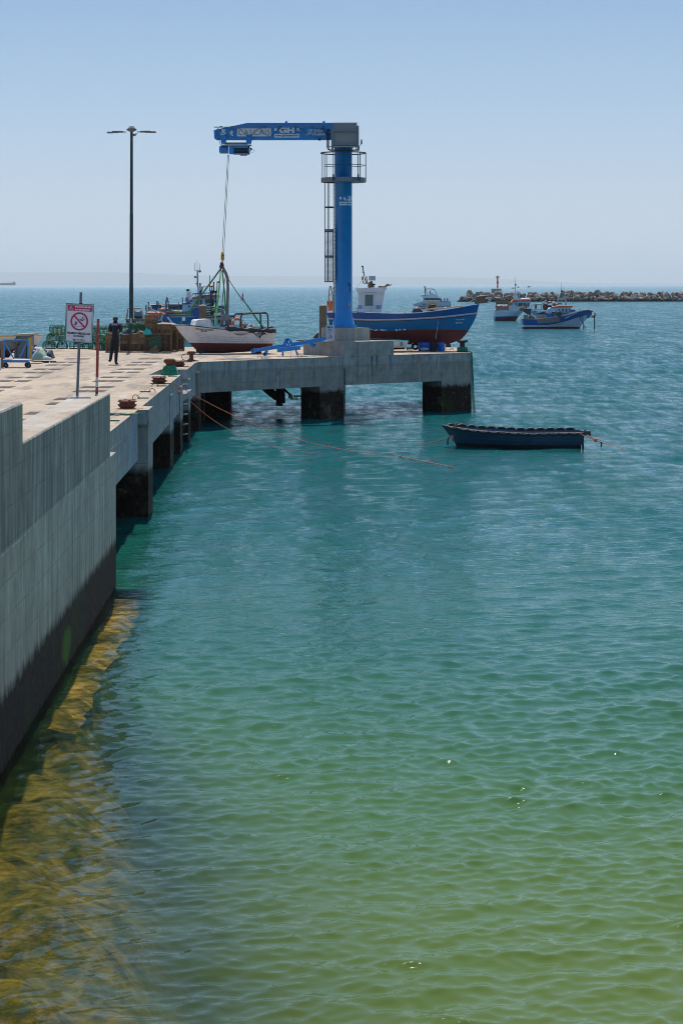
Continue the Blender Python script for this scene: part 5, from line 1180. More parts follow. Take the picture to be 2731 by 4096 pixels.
mb = MB(); mb.tube([bx(1200,160,RD),bx(1260,195,66.5),bx(1330,218,66),bx(1400,240,64),bx(1500,270,61.5),bx(1560,290,60.5)], .011, 5); mb.tube([bx(1262,178,RD),bx(1300,200,66),bx(1330,215,66)], .016, 5); mb.ball(bx(1335,219,65.9), .07, 8)
mb.tube([bx(1370,232,65.3),bx(1378,245,65.3),bx(1374,275,65.3)], .025, 5, 1)
mb.build('stern_mooring_line', [M['rope'],M['dksteel']], None, loc=bx(1260,195,66.5), label='mooring line running right from the stern of the dark barge', cat='rope')
mb = MB(); mb.tube([bx(212,185,RD),bx(150,205,RD+.3),bx(80,228,RD+.3),bx(0,248,67),bx(-60,258,66.8)], .013, 5); mb.tube([bx(213,185,RD),bx(210,210,RD),bx(214,225,RD)], .03, 5)
mb.tube([bx(186,190,RD),bx(176,215,RD),bx(173,255,RD)], .025, 5, 1)
mb.build('bow_mooring_line', [M['rope'],M['dksteel']], None, loc=bx(212,185,RD), label='orange mooring line running left from the bow of the dark barge', cat='rope')

# ------------------------------------------------------------------ moored boats on the right, far water
def zoomer(x0, y0, s): return lambda x, y, D: P(x0+x/s, y0+y/s, D)
def sea_hull(t, x0, x1, ysheer, D, right=True, B=1.3, bow_ov=.5, keel=-.6, bands=None, mats=None, deckz=None, cap=None, yaw_off=0, **kw):
    """x0..x1 photo extent of the hull, ysheer [(t, y)] from stern to bow"""
    k = D/FPX; L = (x1-x0)*k; z = lambda y: CH-(y-HY)*k
    O = Vector((P(x0 if right else x1,0,D).x, D+B, 0)); yaw = (0 if right else math.pi)+yaw_off
    sh = [(a, z(y)) for a, y in ysheer]
    Hh = Hull(O, yaw, [(0,.1),(1,0)], [(0,L-bow_ov*1.6),(.45,L-bow_ov),(.8,L-bow_ov*.3),(1,L)], sh, [(0,keel),(1,keel)], B, **kw)
    bd = [([(a,z(y)) for a,y in tab] if tab else None, m) for tab, m in bands]
    Hh.shell(bd, mats, 'hull', t, n=26, sub=3, deck=deckz and [(a,z(y)) for a,y in deckz], deckmat=M['greywood'], cap=cap, capr=.05)
    return Hh, z
# A: white boat with dark blue band, left of the moored group
DA = 305
zA = zoomer(1980,1080,3.5636)
tA = thing('moored_fishing_boat', 'white moored trawler with blue band and orange roof, leftmost of the right hand group', 'boat', (P(2060,1284,DA).x, DA, 0))
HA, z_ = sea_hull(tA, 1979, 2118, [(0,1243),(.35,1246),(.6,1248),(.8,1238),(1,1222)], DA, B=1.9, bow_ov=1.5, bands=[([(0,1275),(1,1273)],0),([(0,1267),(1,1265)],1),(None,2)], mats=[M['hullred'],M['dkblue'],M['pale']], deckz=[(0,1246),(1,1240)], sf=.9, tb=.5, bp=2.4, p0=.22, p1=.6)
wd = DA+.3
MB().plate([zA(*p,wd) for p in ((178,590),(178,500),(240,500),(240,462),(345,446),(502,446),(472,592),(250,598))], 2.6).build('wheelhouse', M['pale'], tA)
MB().plate([zA(*p,wd-.2) for p in ((235,452),(260,425),(330,437),(395,428),(500,430),(512,448),(345,450),(238,466))], 3.0).build('wheelhouse_roof', M['orangered'], tA)
for x in (284,318,350,392,446):
    w_ = 20 if x < 300 else 34
    window(tA, 1980+x/3.5636, 1080+470/3.5636, 1980+(x+w_)/3.5636, 1080+(510 if x<300 else 521)/3.5636, wd-.05, .9, 'glass', 'pale', .08, 0 if x<300 else 2)
MB().plate([zA(*p,wd) for p in ((258,358),(305,345),(342,437),(272,443))], .8).build('funnel', M['boatwhite'], tA)
mb = MB(); mb.ball(zA(428,424,wd+1), .85*.55, 8, 0, (2,1,.5)); mb.build('roof_dome', M['rail'], tA)
mb = MB(); mb.cyl(zA(283,330,wd+.5),zA(288,200,wd+.5),.07,.05,n=6); mb.cyl(zA(280,235,wd+.5),zA(279,88,wd+.5),.045,.02,n=5); mb.cyl(zA(248,262,wd+.5),zA(284,262,wd+.5),.03,n=5); mb.cyl(zA(300,240,wd+.5),zA(326,243,wd+.5),.03,n=5)
for p in ((292,208),(326,246),(249,260),(323,312)): mb.ball(zA(*p,wd+.5), .14, 6)
mb.cyl(zA(285,318,wd+.5),zA(325,320,wd+.5),.04,n=5); mb.cyl(zA(278,262,wd+.5),zA(290,240,wd+.5),.03,n=5); mb.build('mast', M['rail'], tA)
mb = MB(); mb.bpx(2066,1173,2079,1177,wd,.5); mb.cyl(zA(338,350,wd),zA(340,440,wd),.1,n=6); mb.ball(zA(265,345,wd),.2,6); mb.build('radar', M['rail'], tA)
mb = MB()
for x in (15,178): mb.cyl(zA(x,580,wd),zA(x,405,wd),.09,n=6)
mb.cyl(zA(15,465,wd),zA(178,465,wd),.28,n=6); mb.cyl(zA(8,412,wd),zA(245,410,wd),.08,n=6); mb.cyl(zA(130,482,wd),zA(130,530,wd),.04,n=5); mb.build('stern_gantry', M['growth'], tA)
MB().plate([zA(*p,wd-.1) for p in ((14,530),(176,536),(176,582),(14,580))], .3).build('stern_panel', M['greywood'], tA)
mb = MB(); mb.ball(zA(60,522,wd+.6),.35,8,0,(2,1,.7)); mb.ball(zA(120,526,wd+.6),.35,8,0,(2,1,.5)); mb.build('orange_gear', M['orangered'], tA)
MB().plate([zA(*p,wd-.1) for p in ((180,462),(232,466),(240,500),(180,503))], .3).build('red_winch_cover', M['orangered'], tA)
mb = MB(); mb.ball(zA(440,455,wd+3),.5,8); mb.cyl(zA(432,590,wd),zA(432,482,wd),.14,n=6); mb.build('bow_post', M['growth'], tA)
# C: boat behind, red roof and blue lower house
DC = 283
tC = thing('moored_fishing_boat', 'moored boat with red trimmed wheelhouse half hidden behind the blue and white bowed one', 'boat', (P(2215,1290,DC).x, DC, 0))
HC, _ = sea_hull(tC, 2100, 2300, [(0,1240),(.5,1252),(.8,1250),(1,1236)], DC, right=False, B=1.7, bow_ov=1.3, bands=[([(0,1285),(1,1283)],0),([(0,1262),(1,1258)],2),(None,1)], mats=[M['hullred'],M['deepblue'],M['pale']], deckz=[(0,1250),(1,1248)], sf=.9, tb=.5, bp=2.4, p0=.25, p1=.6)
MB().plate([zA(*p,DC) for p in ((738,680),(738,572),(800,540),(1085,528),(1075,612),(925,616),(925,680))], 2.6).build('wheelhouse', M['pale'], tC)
MB().plate([zA(*p,DC-.15) for p in ((738,690),(738,628),(870,612),(1050,610),(980,660),(880,690))], .3).build('blue_house_side', M['deepblue'], tC)
MB().plate([zA(*p,DC-.2) for p in ((800,530),(920,514),(1100,518),(1103,534),(930,534),(803,542))], 3.0).build('wheelhouse_roof', M['orangered'], tC)
for x0,x1,y0,y1 in ((862,876,570,608),(900,922,552,600),(942,976,552,600),(992,1026,556,606),(1044,1070,556,606)): window(tC, 1980+x0/3.5636,1080+y0/3.5636,1980+x1/3.5636,1080+y1/3.5636, DC-.05,.9,'glass','boatwhite',.08)
mb = MB()
for x in (898,1005): mb.cyl(zA(x,505,DC+.5),zA(x-6,415,DC+.5),.12,.1,n=6)
mb.cyl(zA(895,420,DC+.5),zA(1000,425,DC+.5),.10,n=6); mb.cyl(zA(940,505,DC+.5),zA(940,425,DC+.5),.06,n=5); mb.build('roof_gantry', M['rail'], tC)
mb = MB(); mb.bpx(2245,1188,2267,1195,DC+.3,.8); mb.build('radar', M['rail'], tC)
mb = MB(); mb.cyl(zA(943,405,DC+.5),zA(932,172,DC+.5),.05,.02,n=5); mb.cyl(zA(980,380,DC+.5),zA(975,250,DC+.5),.03,.02,n=5); mb.ball(zA(952,308,DC+.5),.18,6); mb.build('antennas', M['dksteel'], tC)
mb = MB(); mb.cyl(zA(940,400,DC+.4),zA(938,335,DC+.4),.2,.14,n=8); mb.build('green_flag_bundle', M['ropegreen'], tC)
mb = MB(); mb.tube([zA(712+22*math.cos(a),528+32*math.sin(a),DC-.3) for a in np.linspace(0,6.28,13)[:-1]], .22, 6, closed=True); mb.build('red_hauler_wheel', M['hullred'], tC)
for i,(x,y,r,m) in enumerate(((770,520,.45,'dksteel'),(830,470,.4,'boatwhite'),(875,488,.3,'orangered'),(922,482,.3,'orange'),(755,470,.35,'hullred'),(840,500,.4,'ropegreen'),(775,464,.4,'orangered'))):
    mb = MB(); mb.ball(zA(x,y,DC+.3), r*.55, 8, 0, (1.5,1,.7)); mb.build('deck_gear', M[m], tC)
mb = MB(); mb.tube([zA(512,500,DC),zA(640,488,DC),zA(720,478,DC)], .10, 6); mb.tube([zA(500,560,DC),zA(730,570,DC)], .07, 6); mb.tube([zA(515,500,DC),zA(515,600,DC)], .06, 5); mb.tube([zA(670,460,DC),zA(728,438,DC)], .08, 6)
for x in (560,650,700): mb.tube([zA(x,495,DC),zA(x,570,DC)], .05, 5)
mb.build('deck_rails', M['rail'], tC)
MB().plate([zA(*p,DC-.1) for p in ((566,498),(592,498),(592,555),(566,555))], .4).build('timber_post', M['growth'], tC)
MB().plate([zA(*p,DC-.2) for p in ((510,570),(720,590),(720,620),(510,625))], .2).build('pale_bulwark', M['pale'], tC)
lettering(tC, 'name_letters', 'SALMO', lambda u,v: zA(515+75*u,612-25*v,DC-.22), M['print_black'], .03)
MB().plate([zA(*p,DC-.22) for p in ((585,622),(720,592),(722,606),(680,624))], .02).build('dark_stripe', M['dksteel'], tC)
MB().plate([zA(*p,DC-.25) for p in ((610,668),(690,664),(720,676),(640,684))], .3).build('orange_fish_box', M['orangered'], tC)
# B: blue and white boat with high blue bow in front
DB = 250
tB = thing('moored_fishing_boat', 'moored boat with high blue lettered bow and worn grey side, nearest of the group', 'boat', (P(2230,1316,DB).x, DB, 0))
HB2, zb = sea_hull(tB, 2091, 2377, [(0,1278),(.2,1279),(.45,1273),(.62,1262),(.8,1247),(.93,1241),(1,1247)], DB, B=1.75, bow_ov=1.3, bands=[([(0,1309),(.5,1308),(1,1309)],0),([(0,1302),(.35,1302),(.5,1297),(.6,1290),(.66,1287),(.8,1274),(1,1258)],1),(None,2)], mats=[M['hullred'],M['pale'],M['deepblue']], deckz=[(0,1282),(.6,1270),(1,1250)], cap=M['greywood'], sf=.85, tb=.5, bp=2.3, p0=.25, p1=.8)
kB = DB/FPX; xl = lambda zx: (1980+zx/3.5636-2091)*kB; zl = lambda zy: zb(1080+zy/3.5636)
def bpatch(L, mat, name, out=.02, side=-1, h=HB2, t=tB):
    mb = MB(); (a,b,c,d) = L; n = 10; vs = []
    for i in range(n+1):
        for j in range(4):
            u=i/n; v=j/3; x = (a[0]*(1-u)+b[0]*u)*(1-v)+(d[0]*(1-u)+c[0]*u)*v; y = (a[1]*(1-u)+b[1]*u)*(1-v)+(d[1]*(1-u)+c[1]*u)*v; vs.append(h.on(xl(x), zl(y), side, out))
    mb.add(vs, [(i*4+j,(i+1)*4+j,(i+1)*4+j+1,i*4+j+1) for i in range(n) for j in range(3)], 0, True); return mb.build(name, mat, t)
bpatch([(590,706),(910,668),(915,742),(598,768)], M['greywood'], 'worn_grey_panel')
bpatch([(596,768),(684,762),(684,786),(596,795)], M['deepblue'], 'blue_patch', .03)
bpatch([(912,790),(1000,748),(900,770),(700,800)], M['lightwood'], 'bare_timber_strake', .03)
bpatch([(1310,672),(1400,600),(1395,650),(1350,700)], M['midblue'], 'pale_blue_bow_patch', .03)
HB2.text(tB, 'registration_letters', 'PTCAS-118951-C', xl(990), xl(1158), zl(668), zl(648), -1, M['print_white'], .03, .62)
HB2.text(tB, 'name_letters', 'PRAIA DA RIBEIRA', xl(990), xl(1206), zl(706), zl(686), -1, M['print_white'], .03, .95)
MB().plate([zA(*p,DB-.1) for p in ((395,560),(515,552),(500,645),(470,640),(400,590))], 1.6).build('black_stern_box', M['tarp'], tB)
mb = MB(); mb.tube([zA(345,575,DB),zA(370,555,DB),zA(395,548,DB),(zA(410,560,DB))], .28, 6); mb.build('brown_net_bundle', M['growth'], tB)
MB().plate([zA(*p,DB) for p in ((405,640),(460,645),(465,705),(405,700))], .5).build('stern_board', M['greywood'], tB)
mb = MB(); mb.tube([zA(500,625,DB+.3),zA(545,665,DB+.3)], .10, 6); mb.tube([zA(545,662,DB+.3),zA(570,662,DB+.3),zA(575,708,DB+.3)], .07, 6); mb.build('white_pipe', M['boatwhite'], tB)
MB().plate([zA(*p,DB+.8) for p in ((470,652),(560,655),(560,705),(470,705))], .3).build('grey_house_side', M['greywood'], tB)
mb = MB(); mb.tube([zA(800,660,DB),zA(812,605,DB),zA(860,605,DB),zA(880,660,DB)], .09, 6); mb.tube([zA(890,600,DB),zA(905,630,DB),zA(895,665,DB)], .42, 7); mb.build('deck_winch', M['dksteel'], tB)
mb = MB(); mb.tube([HB2.surf(.86,zl(678),-1,.05), zA(1290,850,DB-.6)], .05, 5); mb.tube([HB2.surf(.90,zl(668),-1,.05), zA(1255,800,DB-1), zA(1250,860,DB-1)], .05, 5); mb.tube([zA(1410,640,DB+.5), zA(1411,855,DB+.5)], .07, 6); mb.build('anchor_lines', M['dksteel'], tB)
mb = MB(); mb.plate([zA(*p,DB+1.3) for p in ((1370,662),(1405,646),(1425,660),(1400,684),(1372,684))], .4); mb.build('bow_fender', M['orangered'], tB)
mb = MB(); mb.tube([zA(1400,610,DB+1),zA(1425,630,DB+1),zA(1430,655,DB+1),zA(1410,668,DB+1)], .06, 5); mb.build('bow_hoop', M['dksteel'], tB)
mb = MB(); mb.tube([zA(1200,580,DB+1),zA(1201,565,DB+1)], .06,5); mb.tube([zA(1100,620,DB+1),zA(1250,578,DB+1),zA(1330,572,DB+1)], .06,5); mb.build('foredeck_rail', M['dksteel'], tB)

# catamaran motor yacht
DY = 500; zY = zoomer(1640,1090,4.9)
ty = thing('motor_catamaran', 'white flybridge motor catamaran with people on its stern deck', 'yacht', (P(1730,1228,DY).x, DY, 0))
for dy in (0, 3.2):
    HYc = Hull(Vector((P(1801,0,DY).x, DY+dy+.7, 0)), math.pi, [(0,.3),(1,0)], [(0,8.2),(.5,8.9),(1,9.4)], [(0,1.55),(.6,1.6),(.8,1.3),(1,.55)], [(0,-.3),(1,-.1)], .75, sf=.9, tb=.5, bp=2, p0=.2, p1=.4)
    HYc.shell([([(0,.10),(1,.10)],0),(None,1)], [M['dksteel'],M['pale']], 'hull', ty, n=18, sub=2, deck=[(0,1.4),(1,.5)], deckmat=M['boatwhite'])
MB().plate([zY(*p,DY+.1) for p in ((255,600),(262,545),(600,540),(796,585),(796,600),(540,620))], 4.6).build('bridge_deck', M['boatwhite'], ty)
MB().plate([zY(*p,DY+.3) for p in ((245,560),(255,500),(275,440),(310,430),(530,430),(552,488),(600,497),(585,560))], 4.0).build('saloon', M['boatwhite'], ty)
MB().plate([zY(*p,DY+.2) for p in ((272,540),(280,500),(370,503),(382,548),(300,550))], .1).build('saloon_window', M['glass'], ty)
MB().plate([zY(*p,DY+.2) for p in ((375,503),(600,508),(560,550),(392,550))], .1).build('saloon_window', M['glass'], ty)
MB().plate([zY(*p,DY+.2) for p in ((600,590),(792,597),(788,680),(600,690))], .1).build('stern_panel', M['glassgreen'], ty)
MB().plate([zY(*p,DY+.25) for p in ((190,468),(192,452),(260,440),(300,440),(330,458),(250,470))], 3.8).build('flybridge_wing', M['rail'], ty)
mb = MB(); mb.tube([zY(335,415,DY+1),zY(298,330,DY+1),zY(310,320,DY+1),zY(440,322,DY+1),zY(478,340,DY+1),zY(515,425,DY+1)], .07, 6); mb.cyl(zY(290,440,DY+1),zY(288,290,DY+1),.12,n=6); mb.build('bimini_frame', M['dksteel'], ty)
MB().plate([zY(*p,DY+.6) for p in ((296,332),(320,316),(440,320),(480,342),(440,334),(320,328))], 2.2).build('bimini_canvas', M['dkblue'], ty)
mb = MB(); mb.bpx(1694,1146,1702.5,1150,DY+1,.5); mb.cyl(zY(268,290,DY+1),zY(266,262,DY+1),.04,n=5); mb.build('radar', M['rail'], ty)
MB().plate([zY(*p,DY+.6) for p in ((370,435),(400,408),(440,405),(480,430),(485,440))], 1.5).build('flybridge_seats', M['boatwhite'], ty)
mb = MB(); mb.tube([zY(130,536,DY+.6),zY(170,568,DY+.6)], .09, 5); mb.build('bow_anchor', M['rail'], ty)
MB().plate([zY(*p,DY-.03) for p in ((244,612),(297,612),(297,632),(244,630))], .03).build('hull_port', M['dkblue'], ty)
def far_person(x, yb, ht, D, mat, label):
    c = zY(x, yb, D); t = thing('person', label, 'person', c, 'people aboard the catamaran'); s = ht/7.5
    MB().tube([c, c+Vector((0,0,s*2.0)), c+Vector((0,0,s*4.3)), c+Vector((0,0,s*5.9)), c+Vector((0,0,s*6.3))], [s*.9,s*.95,s*.85,s*1.05,s*.35], 8).tube([c+Vector((-s*.9,0,s*5.8)),c+Vector((-s*1.2,-.02,s*4.4)),c+Vector((-s*.7,-.1,s*3.4))], s*.28, 6).tube([c+Vector((s*.9,0,s*5.8)),c+Vector((s*1.2,-.02,s*4.4)),c+Vector((s*.7,-.1,s*3.4))], s*.28, 6).build('clothed_body', M[mat], t)
    MB().ball(c+Vector((0,0,s*7.0)), s*.52, 8).build('head', M['dksteel'] if mat=='tarp' else M['growth'], t)
far_person(600,575,.95,DY-.2,'skin','seated person in brown nearest the cabin on the catamaran'); far_person(672,570,.95,DY-.2,'purple','seated person in purple in the middle of the stern deck'); far_person(727,575,1.0,DY-.2,'midblue','seated person in blue at the right of the stern deck'); far_person(388,430,.95,DY+.8,'tarp','dark clothed person steering on the flybridge')

# breakwater, beacon, buoy, ships, far coast
bwk = thing('breakwater', None, None, (85, 664, 0)); bwk['kind'] = 'structure'
if 'label' in bwk: del bwk['label']
mb = MB(); mb.prism([(45,664),(50,661.2),(125,661),(150,664),(125,670),(50,667)], -2, 1.1); mb.build('rubble_core', M['rock'], bwk)
rockmeshes = []
for q in range(8):
    bm = bmesh.new(); bmesh.ops.create_icosphere(bm, subdivisions=2, radius=1); rg = random.Random(40+q); pl_ = [(Vector((rg.gauss(0,1),rg.gauss(0,1),rg.gauss(0,1))).normalized(), rg.uniform(.55,.85)) for _ in range(9)]
    for v in bm.verts:
        for n_, d_ in pl_:
            e = v.co.dot(n_)-d_
            if e > 0: v.co -= n_*e
        v.co *= rg.uniform(.97,1.04)
    me = bpy.data.meshes.new('rock'); bm.to_mesh(me); bm.free(); me.materials.append(M['rock']); rockmeshes.append(me)
def rock(x, y, z, s):
    o = bpy.data.objects.new('rock', random.choice(rockmeshes)); COL.objects.link(o); o.parent = bwk
    o.location = Vector((x,y,z))-W['breakwater']; o.rotation_euler = (random.uniform(0,6),random.uniform(0,6),random.uniform(0,6)); o.scale = (s*random.uniform(.9,1.35), s*random.uniform(.8,1.2), s*random.uniform(.65,.95))
nr = 0; x = 39.5
while x < 119 and nr < 296:
    top = 2.6 if x > 46 else .9+ (x-39)*.26
    prof = [(659.0,.35),(659.8,1.0),(660.8,1.75),(662.4,min(2.3,top))]
    for j,(yy,zz) in enumerate(prof):
        if zz > top+.3: continue
        rock(x+random.uniform(-.5,.5)+j*.4, yy+random.uniform(-.4,.4), zz+random.uniform(-.25,.25), random.choice([random.uniform(.5,.8),random.uniform(.7,1.1),random.uniform(.9,1.45)])*(1.1 if j==0 else 1)); nr += 1
    x += 1.13
for px_, py_, s in ((1876,1176,1.1),(1912,1178,1.0),(1953,1178,.9),(1895,1186,1.2)):
    p = P(px_,py_,662); rock(p.x, p.y, p.z, s)
bc = thing('harbour_beacon', 'red and orange banded beacon column on a square concrete block', 'beacon', P(1985,1180,668))
mb = MB(); mb.bpx(1966.5,1155.5,2004.5,1186,667,3.2); mb.build('base_block', M['plinth'], bc)
zB = zoomer(1820,1090,5.6); bc_ = [(335,362,'hullred',.30),(362-35,327,'yellow',0)]
cols = [(362,335,'orange'),(335,300,'red'),(300,255,'orange'),(255,205,'red'),(205,165,'red'),(165,138,'orange'),(138,92,'red')]
for a,b,m in cols: MB().cyl(zB(946,a,668.5), zB(947,b,668.5), .235, n=12).build('column_band', M[m], bc)
MB().lathe(zB(946,228,668.5), [(.26,-.32),(.42,0),(.26,.32)], 12).build('collar', M['red'], bc)
mb = MB(); mb.lathe(zB(946,132,668.5), [(.6,-.03),(.6,.03)], 12)
for a in range(8): an = a*math.pi/4; c = zB(946,132,668.5)+Vector((.58*math.cos(an),.58*math.sin(an),0)); mb.cyl(c, c+Vector((0,0,.62)), .03, n=4)
mb.tube([zB(946,92,668.5)+Vector((.58*math.cos(a),.58*math.sin(a),0)) for a in np.linspace(0,6.28,13)[:-1]], .035, 5, closed=True); mb.build('gallery', M['growth'], bc)
MB().ball(zB(947,88,668.5), .22, 8).build('lantern', M['lamp_red'], bc)
by = thing('channel_buoy', 'small red navigation buoy alone on the open sea left of the crane', 'buoy', (P(971,1200,740).x,740,0))
c = Vector((P(971,1200,740).x,740,0)); MB().lathe(c, [(.90,.0),(.92,.28),(.75,.32),(.3,.5)], 14).build('float', M['magenta'], by)
MB().lathe(c, [(.30,.5),(.27,1.9),(.25,2.3)], 12).build('tower', M['magenta'], by); MB().cyl(c+Vector((0,0,2.3)), c+Vector((0,0,3.2)), .07, n=6).build('lantern', M['dksteel'], by)
hz = 1139
sp = thing('speed_boat', 'tiny motor boat with white wake near the horizon above the moored boats', 'boat', (P(2113,hz,3200).x,3200,0))
MB().plate([P(x,y,3200) for x,y in ((2104,1150),(2107,1147.5),(2124,1147),(2120,1150.5))], 2.5).build('hull', M['shiphull'], sp); MB().plate([P(x,y,3200) for x,y in ((2109,1147.5),(2112,1144.5),(2115,1145),(2118,1147.5))], 2).build('cabin', M['rail'], sp)
mb = MB(); c = P(2105,1148,3200)
for j in range(22): mb.ball((c.x-j*1.05, 3200+random.uniform(-2,2), .1), 1.0, 6, 0, (1.2,2.5,.45-.008*j))
mb.build('wake', M['white'], None, loc=(c.x,3200,0), label='white wake trailing left behind the tiny motor boat', cat='wake')
sh = thing('cargo_ship', 'faint grey cargo ship cut off by the left edge on the horizon', 'ship', (P(30,1140,9000).x,9000,0))
shp = [P(x,y,9000) for x,y in ((-160,1139.5),(-160,1131),(48,1131),(50,1129),(61,1128),(60,1131),(61,1139.5))]
for q in shp: q.z = max(q.z, 0)
MB().plate([Vector((q.x,q.y,q.z)) for q in shp], 20).build('hull', M['shiphull'], sh)
MB().plate([P(x,y,9001) for x,y in ((52,1130),(53,1126),(59,1126),(60,1130))], 12).build('bridge', M['shiphull'], sh); MB().bpx(56,1120,56.8,1128,9002,1).build('mast', M['shiphull'], sh)
rg = np.random.default_rng(3); V = np.zeros((3, 140, 3)); xs_ = np.linspace(-7000, 7000, 140)*1.0
hh = np.interp(xs_, [-7000,-2200,-1700,-1100,300,1500,2400,7000], [150,148,120,105,98,80,20,0])+rg.normal(0,3,140)
hh = np.convolve(np.pad(hh,3,'edge'), np.ones(7)/7, 'valid'); hh *= .92
for j,(yy,f) in enumerate(((19000,0),(19800,1),(22000,0))): V[j,:,0]=xs_*2.2; V[j,:,1]=yy*2.2; V[j,:,2]=hh*f*2.2-1
tag(grid_obj('far_coast', V, pm('far_coast_land', (.08,.09,.06), .9, 0, .3, .01)), kind='structure')

# ------------------------------------------------------------------ trawler and other boats behind the quay on the left
DT = 205; zT = zoomer(540,1050,3.92)
tt = thing('trawler', 'dark blue trawler with white wheelhouse and orange roof behind the quay', 'boat', (P(750,1290,DT).x, DT, 0))
HTt, _ = sea_hull(tt, 640, 905, [(0,1249),(.35,1248),(.55,1236),(.75,1228),(1,1220)], DT, B=1.9, bow_ov=1.4, bands=[([(0,1322),(1,1320)],0),([(0,1268),(.6,1266),(1,1250)],1),(None,2)], mats=[M['hullred'],M['midblue'],M['greywood']], deckz=[(0,1256),(1,1248)], sf=.85, tb=.55, bp=2.3, p0=.25, p1=.7)
HTt.strake([(0,CH-(1268-HY)*DT/FPX),(.6,CH-(1266-HY)*DT/FPX),(1,CH-(1250-HY)*DT/FPX)], .06, M['rail'], tt); HTt.strake([(0,CH-(1258-HY)*DT/FPX),(.6,CH-(1256-HY)*DT/FPX),(1,CH-(1240-HY)*DT/FPX)], .05, M['rail'], tt)
wD = DT+.4
MB().plate([zT(*p,wD) for p in ((745,900),(745,650),(800,640),(875,600),(890,570),(1262,545),(1200,650),(1120,670),(1120,900))], 2.4).build('wheelhouse', M['pale'], tt)
MB().plate([zT(*p,wD-.2) for p in ((885,575),(905,540),(1060,510),(1180,502),(1255,505),(1265,545),(1100,558),(980,570))], 2.8).build('wheelhouse_roof', M['orangered'], tt)
MB().plate([zT(*p,wD-.25) for p in ((1042,548),(1045,515),(1090,512),(1095,540))], .1).build('roof_patch', M['dkblue'], tt)
for x0,y0,x1,y1,s in ((882,594,902,618,0),(968,590,998,652,1),(1018,582,1050,648,1),(1098,575,1136,640,2),(1142,572,1180,632,2),(1205,570,1236,632,3)): window(tt, 540+x0/3.92,1050+y0/3.92,540+x1/3.92,1050+y1/3.92, wD-.03, .9, 'glass','dkblue',.06,s)
for x,y in ((943,606),(852,688)): MB().cyl(zT(x,y,wD-.05), zT(x,y,wD+.05), .05 if x>900 else .10, n=14).build('porthole', M['dkblue'], tt)
MB().cyl(zT(838,650,wD+.3), zT(845,450,wD+.3), .27, .22, n=16).build('funnel', M['boatwhite'], tt)
mb = MB(); mb.tube([zT(820,445,wD+.3),zT(822,428,wD+.3),zT(840,424,wD+.3),zT(850,440,wD+.3)], .12, 7); mb.build('exhaust_pipe', M['dksteel'], tt)
mb = MB(); mb.cyl(zT(984,372,wD+.6),zT(980,125,wD+.6),.10,.07,n=6); mb.cyl(zT(943,125,wD+.6),zT(1020,125,wD+.6),.05,n=5)
for x,y0,y1 in ((943,125,0),(979,125,-50),(1016,125,0)): mb.cyl(zT(x,y0,wD+.6),zT(x-3,y1,wD+.6),.03,.015,n=5)
mb.cyl(zT(945,232,wD+.6),zT(982,232,wD+.6),.04,n=5); mb.ball(zT(946,222,wD+.6),.12,6); mb.ball(zT(1018,135,wD+.6),.14,6); mb.cyl(zT(1022,320,wD+.6),zT(1023,365,wD+.6),.10,n=6); mb.build('mast', M['galv'], tt)
mb = MB(); mb.plate([zT(*p,wD+.4) for p in ((975,530),(978,385),(1000,372),(1075,372),(1072,400),(1040,430),(1012,450),(1018,520))], .7); mb.cyl(zT(980,375,wD+.7),zT(1130,375,wD+.7),.07,n=6); mb.bpx(804,1146,814,1149,wD,.6); mb.build('radar_tower', M['boatwhite'], tt)
MB().cyl(zT(972,340,wD+.6), zT(972,322,wD+.6), .13, n=8).build('orange_lamp', M['lamp_orange'], tt)
mb = MB(); mb.tube([zT(893,530,wD),zT(905,490,wD),zT(1180,470,wD),zT(1245,480,wD)], .06, 5)
for x in (950,1020,1100,1165,1220): mb.tube([zT(x,490-(x-950)*.05,wD),zT(x,525,wD)], .04, 5)
for y in (548,580): mb.tube([zT(735,y,wD-.1),zT(820,y+2,wD-.1)], .05, 5)
for x in (745,822,800): mb.tube([zT(x,545,wD-.1),zT(x+3,650,wD-.1)], .05, 5)
mb.tube([zT(742,642,wD-.1),zT(872,634,wD-.1)], .08, 5); mb.build('blue_railings', M['deepblue'], tt)
mb = MB(); mb.tube([zT(1195,760,wD-1),zT(1192,460,wD-1)], .12, 6); mb.tube([zT(1275,800,wD-1),zT(1268,460,wD-1)], .10, 6); mb.tube([zT(1180,455,wD-1),zT(1290,452,wD-1)], .15, 6); mb.tube([zT(1200,800,wD-1),zT(1130,830,wD-1)],.08,5)
mb.tube([zT(1235,450,wD-1),zT(1236,300,wD-1)], .07, 5); mb.tube([zT(1288,450,wD-1),zT(1290,295,wD-1)], .05, 5); mb.tube([zT(1172,450,wD-1),zT(1171,200,wD-1)], .04, 5); mb.tube([zT(1290,315,wD-1),zT(1312,310,wD-1),zT(1313,285,wD-1)], .07, 5); mb.build('green_gallows', M['darkgreen'], tt)
MB().cyl(zT(1201,385,wD-1), zT(1201,360,wD-1), .26, n=10).build('beacon_lamp', M['lamp_orange'], tt); mb = MB(); mb.cyl(zT(1202,450,wD-1), zT(1202,385,wD-1), .05, n=6); mb.build('beacon_stem', M['dksteel'], tt)
MB().bpx(862,1180,880,1191,wD,.8).build('life_raft', M['boatwhite'], tt)
mb = MB(); mb.tube([zT(960+26*math.cos(a),690+16*math.sin(a),wD-.2) for a in np.linspace(0,math.pi*-1,9)], .12, 6); mb.build('lifebuoy', M['orange'], tt)
for x0,x1,y0,y1 in ((255,415,665,752),(515,750,655,738)): MB().plate([zT(*p,DT+.5) for p in ((x0,y0),(x1,y0),(x1,y1),(x0+10,y1))], .15).build('blue_dodger', M['dkblue'], tt)
